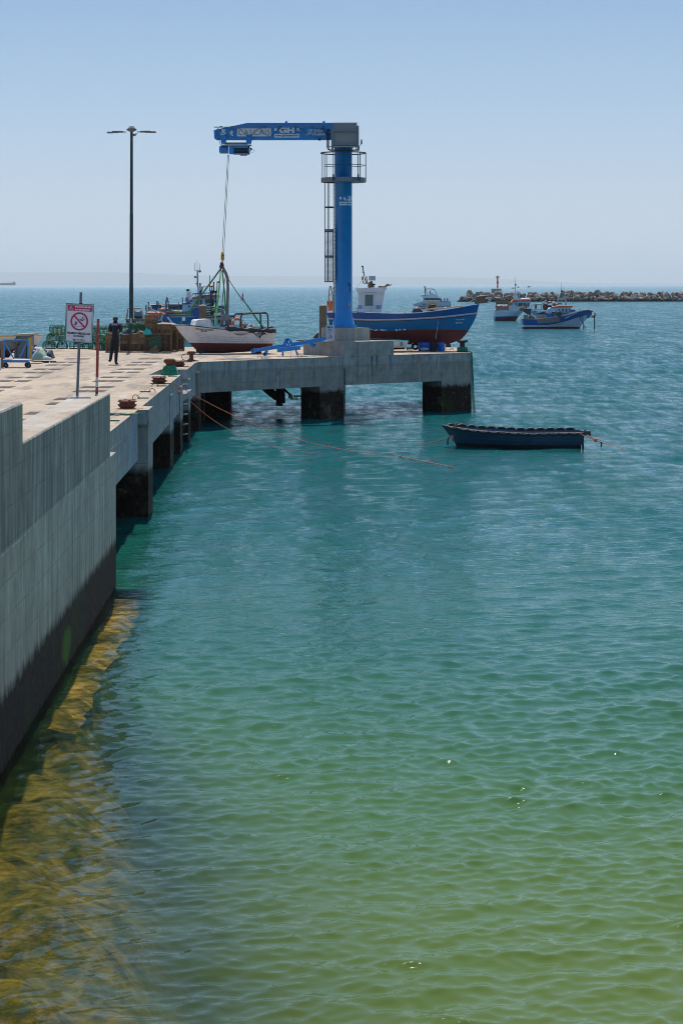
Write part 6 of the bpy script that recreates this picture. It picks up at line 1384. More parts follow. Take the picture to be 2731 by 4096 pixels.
mb = MB(); mb.tube([zT(240,662,DT+.3),zT(520,655,DT+.3),zT(740,655,DT+.3)], .06, 5); mb.tube([zT(415,685,DT+.2),zT(690,680,DT+.2)], .06, 5)
for x,y0 in ((375,630),(484,590),(497,545),(683,622)): mb.tube([zT(x,y0,DT+.3),zT(x,745,DT+.3)], .05, 5)
mb.tube([zT(342,650,DT+.3),zT(345,598,DT+.3),zT(360,598,DT+.3),zT(364,650,DT+.3)], .05, 5); mb.tube([zT(492,545,DT+.3),zT(505,548,DT+.3),zT(530,640,DT+.3)], .08, 5); mb.tube([zT(500,545,DT+.3),zT(640,575,DT+.3),zT(735,560,DT+.3)], .025, 4); mb.build('stern_rails', M['galv'], tt)
MB().plate([zT(*p,DT-.1) for p in ((395,745),(500,742),(512,812),(395,815))], .3).build('stern_bulwark', M['greywood'], tt)
for x,y,r,m in ((590,780,.55,'orangered'),(610,775,.5,'dkblue'),(660,776,.55,'yellow'),(745,780,.3,'red'),(425,735,.45,'orange'),(530,738,.35,'growth')): mb = MB(); mb.ball(zT(x,y,DT+.2), r*.7, 8, 0, (1.7,1,.45)); mb.build('deck_gear', M[m], tt)
MB().plate([zT(*p,DT-.2) for p in ((440,815),(505,810),(515,940),(440,935))], .3).build('blue_stern_side', M['deepblue'], tt)
MB().plate([zT(*p,wD-.6) for p in ((905,790),(905,720),(1000,705),(1000,850),(915,840))], .2).build('blue_side_panel', M['deepblue'], tt)
MB().plate([zT(*p,DT+1) for p in ((1290,680),(1400,675),(1405,700),(1350,790),(1300,800),(1160,820),(1160,740),(1240,700))], .3).build('blue_bow_flare', M['dkblue'], tt)
mb = MB(); 
for k_ in range(4): mb.tube([zT(1120,700+k_*38,wD-1.3),zT(1240,690+k_*38,wD-1.3),zT(1400,745+k_*22,wD-1.3)], .06, 5)
mb.tube([zT(1375,670,wD-1),zT(1410,690,wD-1),zT(1412,760,wD-1)], .07, 5); mb.build('pale_green_rails', M['netpale'], tt)
mb = MB()
for k_ in range(8): a = k_*.8; mb.tube([zT(1225+26*math.cos(a+j*.4),785+28*math.sin(a+j*.4),wD-1.5) for j in range(6)], .12, 5)
mb.build('rope_coils', M['growth'], tt)
# wheelhouse boat right behind the white boat
DV = 112
tv = thing('cabin_boat', 'small cabin boat with brown red roof right behind the white boat', 'boat', (P(880,1300,DV).x, DV, 0))
HV, _ = sea_hull(tv, 815, 960, [(0,1302),(1,1300)], DV, B=1.0, bow_ov=.5, bands=[([(0,1330),(1,1330)],0),(None,1)], mats=[M['hullred'],M['pale']], deckz=[(0,1308),(1,1308)])
MB().plate([zT(*p,DV) for p in ((1120,1000),(1120,850),(1525,850),(1500,985),(1480,1000))], 1.3).build('cabin', M['pale'], tv)
MB().plate([zT(*p,DV-.1) for p in ((1120,866),(1120,848),(1330,828),(1558,826),(1556,848),(1330,858))], 1.5).build('cabin_roof', M['hullred'], tv)
for x0,y0,x1,y1 in ((1122,912,1166,992),(1170,890,1212,960),(1226,890,1256,985),(1298,885,1340,960),(1478,885,1510,975)): window(tv, 540+x0/3.92,1050+y0/3.92,540+x1/3.92,1050+y1/3.92, DV-.03,1.0,'glass','pale',.04)
MB().bpx(857,1252,884,1262,DV-.1,.5).build('roof_box', M['boatwhite'], tv)
# orange topped pilot boat and grey boat behind the lamp post
DP = 150; z2 = zoomer(480,1230,5.6)
tp = thing('pilot_boat', 'small workboat with bright orange cabin top behind the stacked crates', 'boat', (P(630,1300,DP).x, DP, 0))
HP, _ = sea_hull(tp, 575, 664, [(0,1288),(.6,1284),(1,1276)], DP, B=.9, bow_ov=.5, bands=[([(0,1340),(1,1340)],0),(None,1)], mats=[M['hullred'],M['dkblue']], deckz=[(0,1290),(1,1284)])
MB().plate([z2(*p,DP) for p in ((590,300),(600,160),(940,160),(905,275),(860,290))], 1.3).build('cabin', M['pale'], tp)
MB().plate([z2(*p,DP-.03) for p in ((865,262),(885,170),(935,170),(900,270))], .04).build('windscreen', M['glassgreen'], tp)
MB().plate([z2(*p,DP-.1) for p in ((570,140),(580,108),(960,118),(972,150),(950,165),(700,160))], 1.6).build('cabin_top', M['orange'], tp)
mb = MB(); mb.tube([z2(600,105,DP),z2(620,60,DP),z2(760,58,DP),z2(830,112,DP)], .06, 6); mb.tube([z2(880,75,DP),z2(935,118,DP)], .05, 5); mb.build('roof_arch', M['rail'], tp)
mb = MB(); mb.bpx(596,1226,607,1240,DP,.3); mb.build('roof_equipment', M['rail'], tp); mb = MB(); mb.tube([z2(590,75,DP),z2(585,-60,DP)], .05, 5); mb.tube([z2(640,55,DP),z2(640,-110,DP)], .03, 5); mb.ball(z2(640,-110,DP),.07,6); mb.build('antennas', M['dksteel'], tp)
MB().cyl(z2(640,20,DP),z2(640,-5,DP),.09,n=8).build('lamp', M['lamp_orange'], tp)
mb = MB(); mb.tube([z2(1060,212,DP),z2(1170,345,DP)], .07, 6); mb.tube([z2(920,260,DP),z2(975,348,DP)], .04, 5); mb.build('boat_hook', M['boatwhite'], None, loc=z2(1100,280,DP), label='white pole slanting down beside the orange topped workboat', cat='pole')
tg = thing('workboat', 'small grey workboat behind the lamp post', 'boat', (P(540,1300,DP).x, DP, 0))
HG, _ = sea_hull(tg, 498, 580, [(0,1281),(1,1276)], DP, right=False, B=.9, bow_ov=.4, bands=[([(0,1340),(1,1340)],0),(None,1)], mats=[M['hullred'],M['dksteel']], deckz=[(0,1284),(1,1280)])
MB().plate([z2(*p,DP-.1) for p in ((180,290),(180,250),(520,245),(550,255),(550,290))], 1.5).build('grey_coaming', M['greywood'], tg)
MB().plate([z2(*p,DP) for p in ((312,240),(315,40),(350,90),(440,95),(480,55),(515,245))], 1.1).build('canopy', M['galv'], tg)
MB().plate([z2(*p,DP-.04) for p in ((325,235),(325,185),(480,190),(500,225),(480,235))], .05).build('cab_window', M['black'], tg)
mb = MB(); mb.tube([z2(150,270,DP),z2(175,90,DP),z2(180,15,DP),z2(475,20,DP)], .06, 5); mb.tube([z2(130,275,DP),z2(175,60,DP)], .04, 5); mb.build('stern_frame', M['lightwood'], tg)

# ------------------------------------------------------------------ lamp post, sign, red post, person
LP_ = P(525,1398,90.5); LP_.z = DECK
lamp = thing('lamp_post', 'very tall dark lamp post rising from the stacked traps', 'lamp post', LP_)
top = P(528,522,90.5)
MB().tube([LP_, LP_.lerp(top,.3), LP_.lerp(top,.301), LP_.lerp(top,.62), LP_.lerp(top,.621), top], [.105,.092,.087,.078,.072,.060], 14).build('pole', M['darkgreen'], lamp)
mb = MB(); h0 = top; mb.lathe(h0, [(.07,-.05),(.22,.02),(.24,.06),(.16,.12),(.10,.20)], 14); mb.build('head', M['greywood'], lamp)
yL = zoomer(400,480,2.868)
for pts in (((300,135),(265,135),(210,130),(150,138),(90,143)),((430,135),(470,133),(520,130),(580,135),(642,138))):
    mb = MB(); w_ = [.05,.05,.14,.12,.10]; P5 = [yL(*p,90.5) for p in pts]
    for j in range(4):
        a, b = P5[j], P5[j+1]; mb.box((a+b)/2, ((b-a).length+.01, [.08,.16,.32,.30][j], [.04,.07,.08,.06][j]))
    mb.build('lamp_arm', M['greywood'], lamp)
mb = MB(); mb.plate([yL(*p,90.4) for p in ((380,155),(432,148),(415,178),(385,185),(405,165))], .05); mb.build('camera_bracket', M['rail'], lamp)
mb = MB(); mb.box(LP_+Vector((0,-.11,1.35)),(.09,.06,.25)); mb.build('junction_box', M['rail'], lamp)

SD = 34.62
sg = thing('no_diving_sign', 'white and magenta no diving sign on a leaning grey post on the wall', 'sign', P(310,1582,SD))
zS = zoomer(250,1170,9.224)
pb = P(309.5,1584,SD); pb.z = 3.588; pt = P(325,1168,SD+.06)
MB().tube([pb, pt], .0235, 12).build('post', M['post'], sg)
fS = SD-.05
def S(x, y, o=0): return zS(x, y, fS-o)
MB().plate([S(*p) for p in ((140,385),(1172,436),(1100,1866),(98,1806))], .006).build('panel', M['signwhite'], sg)
def fill(name, pts, mat, o): MB().plate([S(*p,o) for p in pts], .0008).build(name, mat, sg)
def edge(pts, w): 
    mb = MB()
    n = len(pts)
    for i in range(n):
        a = S(*pts[i],.0035); b = S(*pts[(i+1)%n],.0035); d = (b-a).normalized(); nn = Vector((-d.z,0,d.x))*w/2
        mb.add([a-nn,b-nn,b+nn,a+nn],[(0,1,2,3)])
    return mb
edge(((145,390),(1166,441),(1095,1860),(104,1800)), .009).build('panel_edge', M['print_black'], sg)
edge(((180,430),(210,420),(1090,470),(1118,500),(1055,1800),(1035,1820),(150,1768),(130,1745)), .005).build('inner_border', M['print_black'], sg)
fill('magenta_band', ((205,448),(1105,492),(1090,700),(196,655)), M['magenta'], .002)
mb = MB()
def stroke(mb, pts, w, o=.004, closed=False, mi=0):
    mb.k = getattr(mb,'k',0); n = len(pts); w = w/9.224*SD/FPX
    for i in range(n if closed else n-1):
        mb.k += 1; oo = o+mb.k*4e-5; a = S(*pts[i],oo); b = S(*pts[(i+1)%n],oo); d = (b-a).normalized(); nn = Vector((-d.z,0,d.x))*w/2; e = d*w*(.08 if closed and n > 20 else .3)
        mb.add([a-nn-e,b-nn+e,b+nn+e,a+nn-e],[(0,1,2,3)],mi)
stroke(mb, [(325,480),(412,642),(228,632)], 10, closed=True); stroke(mb, [(324,520),(322,590)], 26); stroke(mb, [(321,605),(321,618)], 22); mb.build('warning_triangle', M['signwhite'], sg)
def stext(s, x0,y0,x1,y1,sl,mat,b=.03,sh=0,o=.0045): lettering(sg, 'sign_letters', s, lambda u,v: S(x0+(x1-x0)*u+sl*0, y1+(y0-y1)*v+sl*u, o), M[mat], b, sh)
stext('WARNING', 455,480,1075,548,25,'signwhite',.055); stext('ATEN\u00c7\u00c3O', 450,575,1020,658,22,'signwhite',.055)
mb = MB(); stroke(mb, [(628+296*math.cos(a),1056+306*math.sin(a)) for a in np.linspace(0,2*math.pi,49)[:-1]], 62, .0025, True); stroke(mb, [(445,850),(812,1262)], 58, .0025); mb.build('prohibition_ring', M['magenta'], sg)
mb = MB(); stroke(mb, [(560,1045),(690,1015)], 70, .0035); mb.build('worn_patch', M['signwhite'], sg)
mb = MB(); stroke(mb, [(770,885),(725,970),(640,998)], 26, .004); stroke(mb, [(825,962),(755,1020),(680,1028)], 28, .004); stroke(mb, [(425,1165),(490,1140),(525,1095)], 22, .004); stroke(mb, [(455,1195),(520,1155),(552,1095)], 22, .004)
stroke(mb, [(486+13*math.cos(a),1078+13*math.sin(a)) for a in np.linspace(0,6.28,9)], 26, .004)
stroke(mb, [(445+i*20,1222+(i%2)*12+i*1.2) for i in range(16)], 7, .004); mb.build('diver_symbol', M['print_black'], sg)
stext('PROIBIDO MERGULHAR', 182,1432,1036,1512,52,'print_black',.045); stext('NO DIVING', 412,1552,800,1625,26,'print_black',.045)
stext('DOCAPESCA', 500,1702,836,1752,16,'print_black',.015); stext('PORTOS E LOTAS, S.A.', 505,1772,775,1786,10,'print_black',.0)
mb = MB(); stroke(mb, [(365,1700),(385,1692),(405,1700),(412,1722)], 14, .004); stroke(mb, [(412,1722),(418,1758),(400,1775)], 20, .004,mi=1); stroke(mb, [(440,1700),(472,1715),(475,1750),(440,1776)], 18, .004); stroke(mb, [(438,1712),(440,1760)], 24, .0035,mi=1); mb.build('port_logo', [M['print_black'],M['midblue']], sg)
mb = MB()
for _ in range(12): x = random.uniform(215,330); y = random.uniform(1540,1620); stroke(mb, [(x,y),(x+random.uniform(-25,25),y+random.uniform(-20,20))], 5, .004)
mb.build('scrawl', M['print_black'], sg)
mb = MB(); mb.box(P(325,1215,SD-.02),(.06,.03,.03)); mb.box(P(315,1360,SD-.02),(.06,.03,.03)); mb.build('clamps', M['dksteel'], sg)

rp_ = P(387.5,1572,35.2); rp_.z = 3.588; rt = P(393.7,1274,35.2)
rpo = thing('red_post', 'thin square red and white post standing on the wall end', 'post', rp_)
def sq(a, b, w, name, mat): MB().cyl(a, b, w*.72, n=4, sm=False).build(name, mat, rpo)
L_ = lambda f: rp_.lerp(rt, f)
m_ = MB(); 
def pseg(f0, f1, mat, name='segment'):
    a, b = L_(f0), L_(f1); mb = MB(); w = .022
    mb.add([(a.x-w,a.y-w,a.z),(a.x+w,a.y-w,a.z),(a.x+w,a.y+w,a.z),(a.x-w,a.y+w,a.z),(b.x-w,b.y-w,b.z),(b.x+w,b.y-w,b.z),(b.x+w,b.y+w,b.z),(b.x-w,b.y+w,b.z)], [(0,3,2,1),(4,5,6,7),(0,1,5,4),(1,2,6,5),(2,3,7,6),(3,0,4,7)]); mb.build(name, mat, rpo)
redp = pm('flaking_red_post_paint', (.33,.035,.03), .55, 0, .2, 14, rust=.12, rustcol=(.55,.5,.5)); whp = pm('flaking_white_post_paint', (.55,.53,.52), .55, 0, .2, 14, rust=.3, rustcol=(.33,.03,.03))
pseg(0,.02,M['black'],'foot'); pseg(.02,.09,redp); pseg(.09,.22,whp); pseg(.22,.963,redp); pseg(.963,1,redp,'cap')

# person seen from behind
def G_(x,y): return P(420+x/10.225, 1250+y/10.225, 74.3)
pc = P(463,1457,74.3); pc.z = DECK
per = thing('person', 'man seen from behind in dark uniform shirt lettered PSG standing on the quay', 'person', pc)
def sk(x, y, d=0): return G_(x,y)+Vector((0,d,0))
J = {}
verts=[]; edges=[]; rad=[]
def jv(n, p, r): J[n]=len(verts); verts.append(p-pc); rad.append(r); return J[n]
def je(a, b): edges.append((J[a],J[b]))
jv('pelvis', sk(425,1010), (.150,.105)); jv('waist', sk(420,900), (.165,.11)); jv('chest', sk(418,640), (.205,.13)); jv('should', sk(420,470), (.18,.11)); jv('neckb', sk(425,390), (.082,.075)); jv('neckt', sk(432,330), (.066,.066))
jv('jaw', sk(432,300,.012), (.070,.088)); jv('head', sk(432,245,.01), (.088,.108)); jv('crown', sk(430,190,.01), (.084,.100)); jv('top', sk(430,158,.01), (.058,.068))
for a,b in (('pelvis','waist'),('waist','chest'),('chest','should'),('should','neckb'),('neckb','neckt'),('neckt','jaw'),('jaw','head'),('head','crown'),('crown','top')): je(a,b)
for s,(sh_,el,wr,hd) in (('l',((250,470),(205,690),(270,800),(330,810))),('r',((590,470),(640,690),(590,800),(520,810)))):
    jv('sh'+s, sk(*sh_), (.092,.090)); jv('el'+s, sk(*el,.06), (.075,.075)); jv('wr'+s, sk(*wr,.26), (.042,.042)); jv('pa'+s, sk(*hd,.30), (.035,.022))
    je('should','sh'+s); je('sh'+s,'el'+s); je('el'+s,'wr'+s); je('wr'+s,'pa'+s)
jv('hipl', sk(340,1090), (.108,.105)); jv('knl', sk(285,1480,.03), (.074,.078)); jv('anl', sk(235,1900,-.02), (.058,.062)); jv('hel', sk(215,1975,-.03), (.042,.050)); jv('tol', sk(150,1960,.10), (.034,.045))
jv('hipr', sk(515,1090), (.108,.105)); jv('knr', sk(470,1480,.02), (.074,.078)); jv('anr', sk(450,1960,.02), (.058,.062)); jv('her', sk(445,2075,.0), (.046,.050)); jv('tor', sk(525,2080,.14), (.034,.042))
for s in 'lr':
    je('pelvis','hip'+s); je('hip'+s,'kn'+s); je('kn'+s,'an'+s); je('an'+s,'he'+s); je('he'+s,'to'+s)
for s, sg_ in (('l',1),('r',-1)):
    base = Vector(verts[J['pa'+s]])+pc
    for fi in range(4):
        a = base+Vector((sg_*.035,.012,.028-.018*fi)); l = [.036,.041,.038,.03][fi]
        jv(f'f{s}{fi}a', a, (.0095,.0095)); jv(f'f{s}{fi}b', a+Vector((sg_*l,.01,-.004)), (.0085,.0085)); jv(f'f{s}{fi}c', a+Vector((sg_*(l+.026),-.012,-.010)), (.0075,.0075))
        je('pa'+s, f'f{s}{fi}a'); je(f'f{s}{fi}a', f'f{s}{fi}b'); je(f'f{s}{fi}b', f'f{s}{fi}c')
    jv(f't{s}a', base+Vector((sg_*.0,-.02,.04)), (.011,.011)); jv(f't{s}b', base+Vector((sg_*.03,-.03,.055)), (.009,.009)); je('wr'+s, f't{s}a'); je(f't{s}a', f't{s}b')
me = bpy.data.meshes.new('body'); me.from_pydata([tuple(v) for v in verts], edges, []); 
bo = bpy.data.objects.new('body', me); COL.objects.link(bo)
md = bo.modifiers.new('s','SKIN'); md.use_smooth_shade = True; md.branch_smoothing = .3
me.skin_vertices.new() if not me.skin_vertices else None
for i, r in enumerate(rad): me.skin_vertices[0].data[i].radius = r; me.skin_vertices[0].data[i].use_root = (i == J['pelvis'])
ss = bo.modifiers.new('d','SUBSURF'); ss.levels = 1; ss.render_levels = 1
bpy.context.view_layer.update(); dg_ = bpy.context.evaluated_depsgraph_get()
nm = bpy.data.meshes.new_from_object(bo.evaluated_get(dg_)); bo.modifiers.clear(); bo.data = nm
for m in ('skin','cloth','trousers','shoe','purple'): nm.materials.append(M[m])
zwaist = sk(0,925).z-pc.z; zneck = sk(0,395).z-pc.z; wrz = .235
for p in nm.polygons:
    c = p.center; mi = 0
    if c.z < .105: mi = 3
    elif c.z < zwaist: mi = 2
    elif c.z < zneck:
        mi = 1
        if c.y > .20: mi = 0
        elif c.z > zneck-.085 and abs(c.x-(sk(425,0).x-pc.x)) > .075: mi = 4
    p.material_index = mi
bo.parent = per; bo.location = (0,0,0); W['body'] = pc
mb = MB()
for sx in (340,526): mb.ball(sk(sx,250,.0), .022, 8, 0, (.6,1,1.5))
mb.build('ears', M['skin'], per)
mb = MB(); fc = sk(431,262,.095); mb.ball(fc+Vector((0,0,-.015)), .018, 6, 0, (1,1.3,1.4)); mb.ball(fc+Vector((-.032,-.012,.018)), .013, 6, 1); mb.ball(fc+Vector((.032,-.012,.018)), .013, 6, 1); mb.box(fc+Vector((0,-.004,-.05)), (.045,.012,.012), mi=2)
mb.build('face', [M['skin'],M['white'],M['purple']], per)
mb = MB(); mb.tube([sk(350,245,.02),sk(352,240,.10)], .005, 4); mb.tube([sk(515,245,.02),sk(528,240,.10)], .005, 4); mb.tube([sk(528,240,.10),sk(430,240,.115),sk(352,240,.10)], .01, 4); mb.build('glasses', M['black'], per)
MB().box(sk(425,925)+Vector((0,0,0)), (.31,.215,.03)).build('belt', M['dksteel'], per)
lettering(per, 'shirt_letters', 'PSG', lambda u,v: sk(320+205*u, 492-55*v, -.140+.05*(2*u-1)**2*.3), M['print_white'], .02, spacing=1.2)
lettering(per, 'shirt_small_letters', 'Seguran\u00e7a Privada', lambda u,v: sk(280+285*u, 538-22*v, -.142+.05*(2*u-1)**2*.4), M['print_blue'] if False else M['rail'], .01)

# ------------------------------------------------------------------ traps and crates
def green_trap_mesh():
    mb = MB(); L, Wd, Ht = .60, .46, .37
    def arch(x, r):
        pts = [Vector((x, -Wd/2, 0))]+[Vector((x, -Wd/2*math.cos(a), .10+(Ht-.10)*math.sin(a))) for a in np.linspace(0,math.pi,9)]+[Vector((x,Wd/2,0))]
        mb.tube(pts, r, 4)
    for x in (-L/2,-L/6,L/6,L/2): arch(x, .016)
    for k in range(9): arch(-L/2+L*(k+.5)/9, .006)
    for a in np.linspace(0,math.pi,9): y=-Wd/2*math.cos(a); z=.10+(Ht-.10)*math.sin(a); mb.tube([(-L/2,y,z),(L/2,y,z)], .008, 4)
    for y in np.linspace(-Wd/2,Wd/2,6): mb.tube([(-L/2,y,.0),(L/2,y,.0)], .010, 4)
    for s in (-1,1):
        for k in range(5): z = .05+.06*k; mb.tube([(s*L/2,-Wd/2*.9,z),(s*L/2,Wd/2*.9,z)], .006, 4)
        for k in range(5): y = -Wd/2*.7+Wd*.35*k/1; mb.tube([(s*L/2,-Wd*.35+Wd*.175*k,0),(s*L/2,-Wd*.35+Wd*.175*k,Ht*.85)], .006, 4)
    return mb
protoG = None
tcount = 0
def green_trap(x, y, z, rz, tilt, label):
    global protoG
    loc = Vector((x,y,z))
    if protoG is None:
        t = thing('lobster_pot', label, 'lobster pot', loc, 'green netted lobster pots piled on the quay')
        m = green_trap_mesh(); m.v = [(q[0]+x,q[1]+y,q[2]+z) for q in m.v]; m.build('netted_frame', M['net'], t)
        e = MB(); e.tube([(x-.12,y,z+.3),(x-.02,y+.02,z+.22),(x+.10,y,z+.25)], .05, 6); e.build('inner_funnel', M['growth'], t)
        b = MB(); b.box((x,y,z+.01),(.58,.42,.02)); b.build('base_board', M['growth'], t)
        protoG = t
    else:
        t = copy_tree(protoG, None, loc); t['label'] = label
    t.rotation_euler = (tilt, random.uniform(-.08,.08), rz); return t
px0 = [P(x,1392,93.4).x for x in (203,255,305,352,400,450)]
desc = ['far left end','second from the left end','below the sign','behind the sign post','behind the red post','just left of the man']
rown = ['bottom row','middle row','top row']
for r_, (n0, n1, dx_) in enumerate(((0,6,0),(0,6,.16),(1,6,.30))):
    for j in range(n0, n1):
        if r_ == 2 and j == 1: continue
        D0 = 93.2 if j < 4 else 92.0
        lab = f'green lobster pot in the {rown[r_]} of the pile, {desc[j]}'
        green_trap(px0[j]+dx_+random.uniform(-.05,.05), D0+random.uniform(-.15,.15), DECK+.355*r_+ (0.01), random.uniform(-.25,.25)+(math.pi/2 if random.random()<.35 else 0), random.uniform(-.12,.12), lab)
green_trap(P(230,0,93.2).x, 93.1, DECK+.75, .5, .35, 'tilted green lobster pot crowning the left end of the pile')
for j,(x,z,l) in enumerate(((490,.93,'on top of crates left of the lamp post'),(548,.95,'on top of crates right of the lamp post'),(566,1.0,'on top of crates beside the teal bag'))):
    green_trap(P(x,1333,88.9).x, 89.3, DECK+z-.04, .2*j, .1, 'green lobster pot lying '+l)
for j,x in enumerate((412,436)):
    for r_ in (0,1): green_trap(P(x,1400,90.8).x, 90.6+.4*j, DECK+.36*r_, 1.5, 0, f'green lobster pot {"low" if r_==0 else "high"} {"between red post and man" if j==0 else "partly behind the man"}')
def crate_mesh(w, d, h, c, nx=7, nz=9):
    mb = MB(); x,y,z = c; a = Vector((x-w/2,y,z))
    def bar(p,q,r): mb.cyl(p,q,r,n=4,caps=False,sm=False)
    X=(x-w/2,x+w/2); Y=(y,y+d); Z=(z,z+h)
    for xx in X:
        for yy in Y: bar((xx,yy,z),(xx,yy,z+h),.016)
    for zz in Z:
        for yy in Y: bar((X[0],yy,zz),(X[1],yy,zz),.014)
        for xx in X: bar((xx,Y[0],zz),(xx,Y[1],zz),.014)
    return mb
def crate_net(w, d, h, c):
    mb = MB(); x,y,z = c; nz = max(3,int(h/.045)); nx = max(3,int(w/.05)); X=(x-w/2,x+w/2)
    def bar(p,q,r): mb.cyl(p,q,r,n=3,caps=False,sm=False)
    for k in range(1,nz):
        zz = z+h*k/nz; r=.0085*random.uniform(.7,1.3); bar((X[0],y,zz),(X[1],y,zz),r)
        bar((X[1],y,zz),(X[1],y+d,zz),r); bar((X[0],y,zz),(X[0],y+d,zz),r); bar((X[0],y+d,zz),(X[1],y+d,zz),r)
    for k in range(1,nx):
        xx = x-w/2+w*k/nx; bar((xx,y,z),(xx,y,z+h),.0075); bar((xx,y+d,z),(xx,y+d,z+h),.0075); bar((xx,y,z+h),(xx,y+d,z+h),.008)
    nd = int(d/.06)
    for k in range(1,nd):
        yy = y+d*k/nd; bar((X[1],yy,z),(X[1],yy,z+h),.0075); bar((X[0],yy,z),(X[0],yy,z+h),.0075); bar((X[0],yy,z+h),(X[1],yy,z+h),.008)
    return mb
def crate(x0,x1,y0,y1,D,dep,label,fillf=.6):
    k = D/FPX; w = (x1-x0)*k; zb = CH-(y1-HY)*k; zt2 = CH-(y0-HY)*k; h = zt2-zb
    if abs(zb-DECK) < .15: zb = DECK+.01; h = zt2-zb
    c = (P((x0+x1)/2,0,D).x, D, zb)
    t = thing('wire_crate', label, 'wire crate', Vector((c[0],D+dep/2,zb)), 'rusty wire crates stacked round the lamp post')
    crate_mesh(w,dep,h,c).build('frame', M['wire'], t); crate_net(w-.01,dep-.01,h,c).build('wire_mesh', M['wire'], t, kind='stuff')
    nb = MB(); rg = random.Random(int(x0))
    for _ in range(int(16*fillf)+3):
        a = [Vector((c[0]+rg.uniform(-.42,.42)*w, D+dep*rg.uniform(.15,.85), zb+h*rg.uniform(.04,.85))) for _ in range(3)]; nb.tube(a, rg.uniform(.01,.035), 5)
    nb.box((c[0], D+dep*.55, zb+h*.5), (w*.86, dep*.35, h*.9))
    nb.build('netting_inside', M['growth'] if rg.random()<.6 else M['growdark'], t, kind='stuff')
    return t
crate(424,470,1331,1409,87.6,.55,'tall rusty wire crate directly behind the standing man')
crate(480,517,1335,1408,87.9,.6,'tall wire crate immediately left of the lamp post')
crate(521,556,1335,1408,87.9,.6,'tall wire crate immediately right of the lamp post')
crate(559,594,1337,1408,87.9,.6,'tall wire crate below the teal bag')
crate(597,638,1336,1408,87.9,.6,'lower wire crate above the small netting heap')
crate(640,682,1335,1408,87.9,.6,'lower wire crate at the right front of the block')
crate(583,615,1297,1334,87.9,.6,'upper wire crate behind the teal bag')
crate(617,648,1296,1334,87.9,.6,'middle one of the upper row of wire crates')
crate(650,682,1296,1334,87.9,.6,'right one of the upper front row of wire crates')
crate(580,628,1260,1296,88.0,.6,'single wire crate on the very top of the block')
crate(686,708,1298,1402,88.9,.5,'narrow tall wire crate second from the right end'); crate(711,734,1318,1400,89.6,.5,'narrow tall wire crate at the right end beside the bow')
heap('teal_bag', 575, 607, 1311, 1337, 87.75, .4, M['teal'], None, 2, .25, loc=P(590,1337,87.8), label='bright teal plastic bag on the wire crates', cat='bag')
heap('dark_sacking', 492, 530, 1312, 1336, 88.2, .4, M['tarp'], None, 4, .5, loc=P(505,1336,88.2), label='dark crumpled sacking on crates beside the lamp post', cat='sacking')
heap('dark_sacking', 545, 578, 1322, 1335, 88.2, .4, M['growth'], None, 7, .5, loc=P(560,1335,88.2), label='brown rag on the crates left of the teal bag', cat='sacking')
heap('pale_tarpaulin', 612, 704, 1290, 1298, 88.0, .5, M['lightwood'], None, 7, .3, loc=P(650,1297,88.2), label='pale folded cloth along the top of the crates', cat='cloth')
mb = MB(); mb.plate([P(x,y,87.6) for x,y in ((597,1399),(626,1378),(637,1408),(597,1408))], .25); mb.build('netting_heap', M['growth'], None, loc=P(615,1408,87.6), label='small pyramid of speckled netting before the crates', cat='netting')
mb = MB()
for k_ in range(15):
    x = 592+k_*3.2; mb.tube([P(x,1352-k_*.7,87.7),P(x+8,1372,87.62),P(x+14,1395,87.62)], .006, 4); mb.tube([P(x+16,1350-k_*.4,87.7),P(x+4,1372,87.62),P(x-4,1392,87.62)], .006, 4)
mb.tube([P(588,1356,87.65),P(612,1350,87.65),P(634,1345,87.65)], .02, 5)
mb.build('draped_netting', M['ropegreen'], None, loc=P(610,1370,87.7), label='torn green netting draped over the front of the crates', cat='netting')
mb = MB(); mb.tube([P(x,1405+1.2*math.sin(x*.05),87.3) for x in range(470,640,10)], .018, 5); mb.build('ground_rope', M['rope'], None, loc=P(550,1406,87.3), label='faded orange rope lying along the foot of the crates', cat='rope')
mb = MB(); mb.tube([P(480,1293,88.3),P(540,1291,88.3),P(600,1293,88.3)], .012, 5); mb.build('orange_line', M['rope'], None, loc=P(540,1291,88.3), label='thin orange line strung round the lamp post above the crates', cat='rope')

# ------------------------------------------------------------------ left end of the quay
z1 = zoomer(0,1260,6.03); CDt = 71.4
ct = thing('trolley', 'blue steel hand trolley with lattice ends and black wheels', 'trolley', (P(65,1470,CDt).x, CDt, DECK))
def bar1(pts, D, w, name, mat='blue2', th=.04): 
    mb = MB(); mb.band([z1(*p,D) for p in pts], w, th); mb.build(name, M[mat], ct)
bar1(((106,578),(104,1050)), CDt, .05, 'end_post'); bar1(((684,590),(684,1055)), CDt, .05, 'end_post'); bar1(((90,594),(700,594)), CDt-.02, .045, 'top_rail')
bar1(((112,640),(340,1045)), CDt+.02, .04, 'brace'); bar1(((668,640),(458,1045)), CDt+.02, .04, 'brace')
bar1(((90,1108),(700,1112)), CDt-.02, .075, 'deck_beam')
for k_ in range(6): a = z1(80+k_*103,1085,CDt); b = z1(80+(k_+1)*103-5,1085,CDt); MB().box(((a.x+b.x)/2, CDt+.40, a.z+.01),(b.x-a.x,.85,.025)).build('deck_board', M['greywood'] if k_<2 else M['skypanel'], ct)
for x,d in ((155,.05),(110,.6),(700,.05),(655,.6)):
    c = z1(x,1200,CDt+d); c.z = DECK+.085; wh_ = MB().cyl(c-Vector((.0,.03,0)), c+Vector((0,.03,0)), .085, n=18).build('wheel', M['black'], ct); MB().cyl(c-Vector((.0,.035,0)), c+Vector((0,.035,0)), .03, n=10).build('hub', M['galv'], wh_)
    MB().box(c+Vector((0,.045,.06)),(.06,.02,.16)).build('wheel_fork', M['dksteel'], ct)
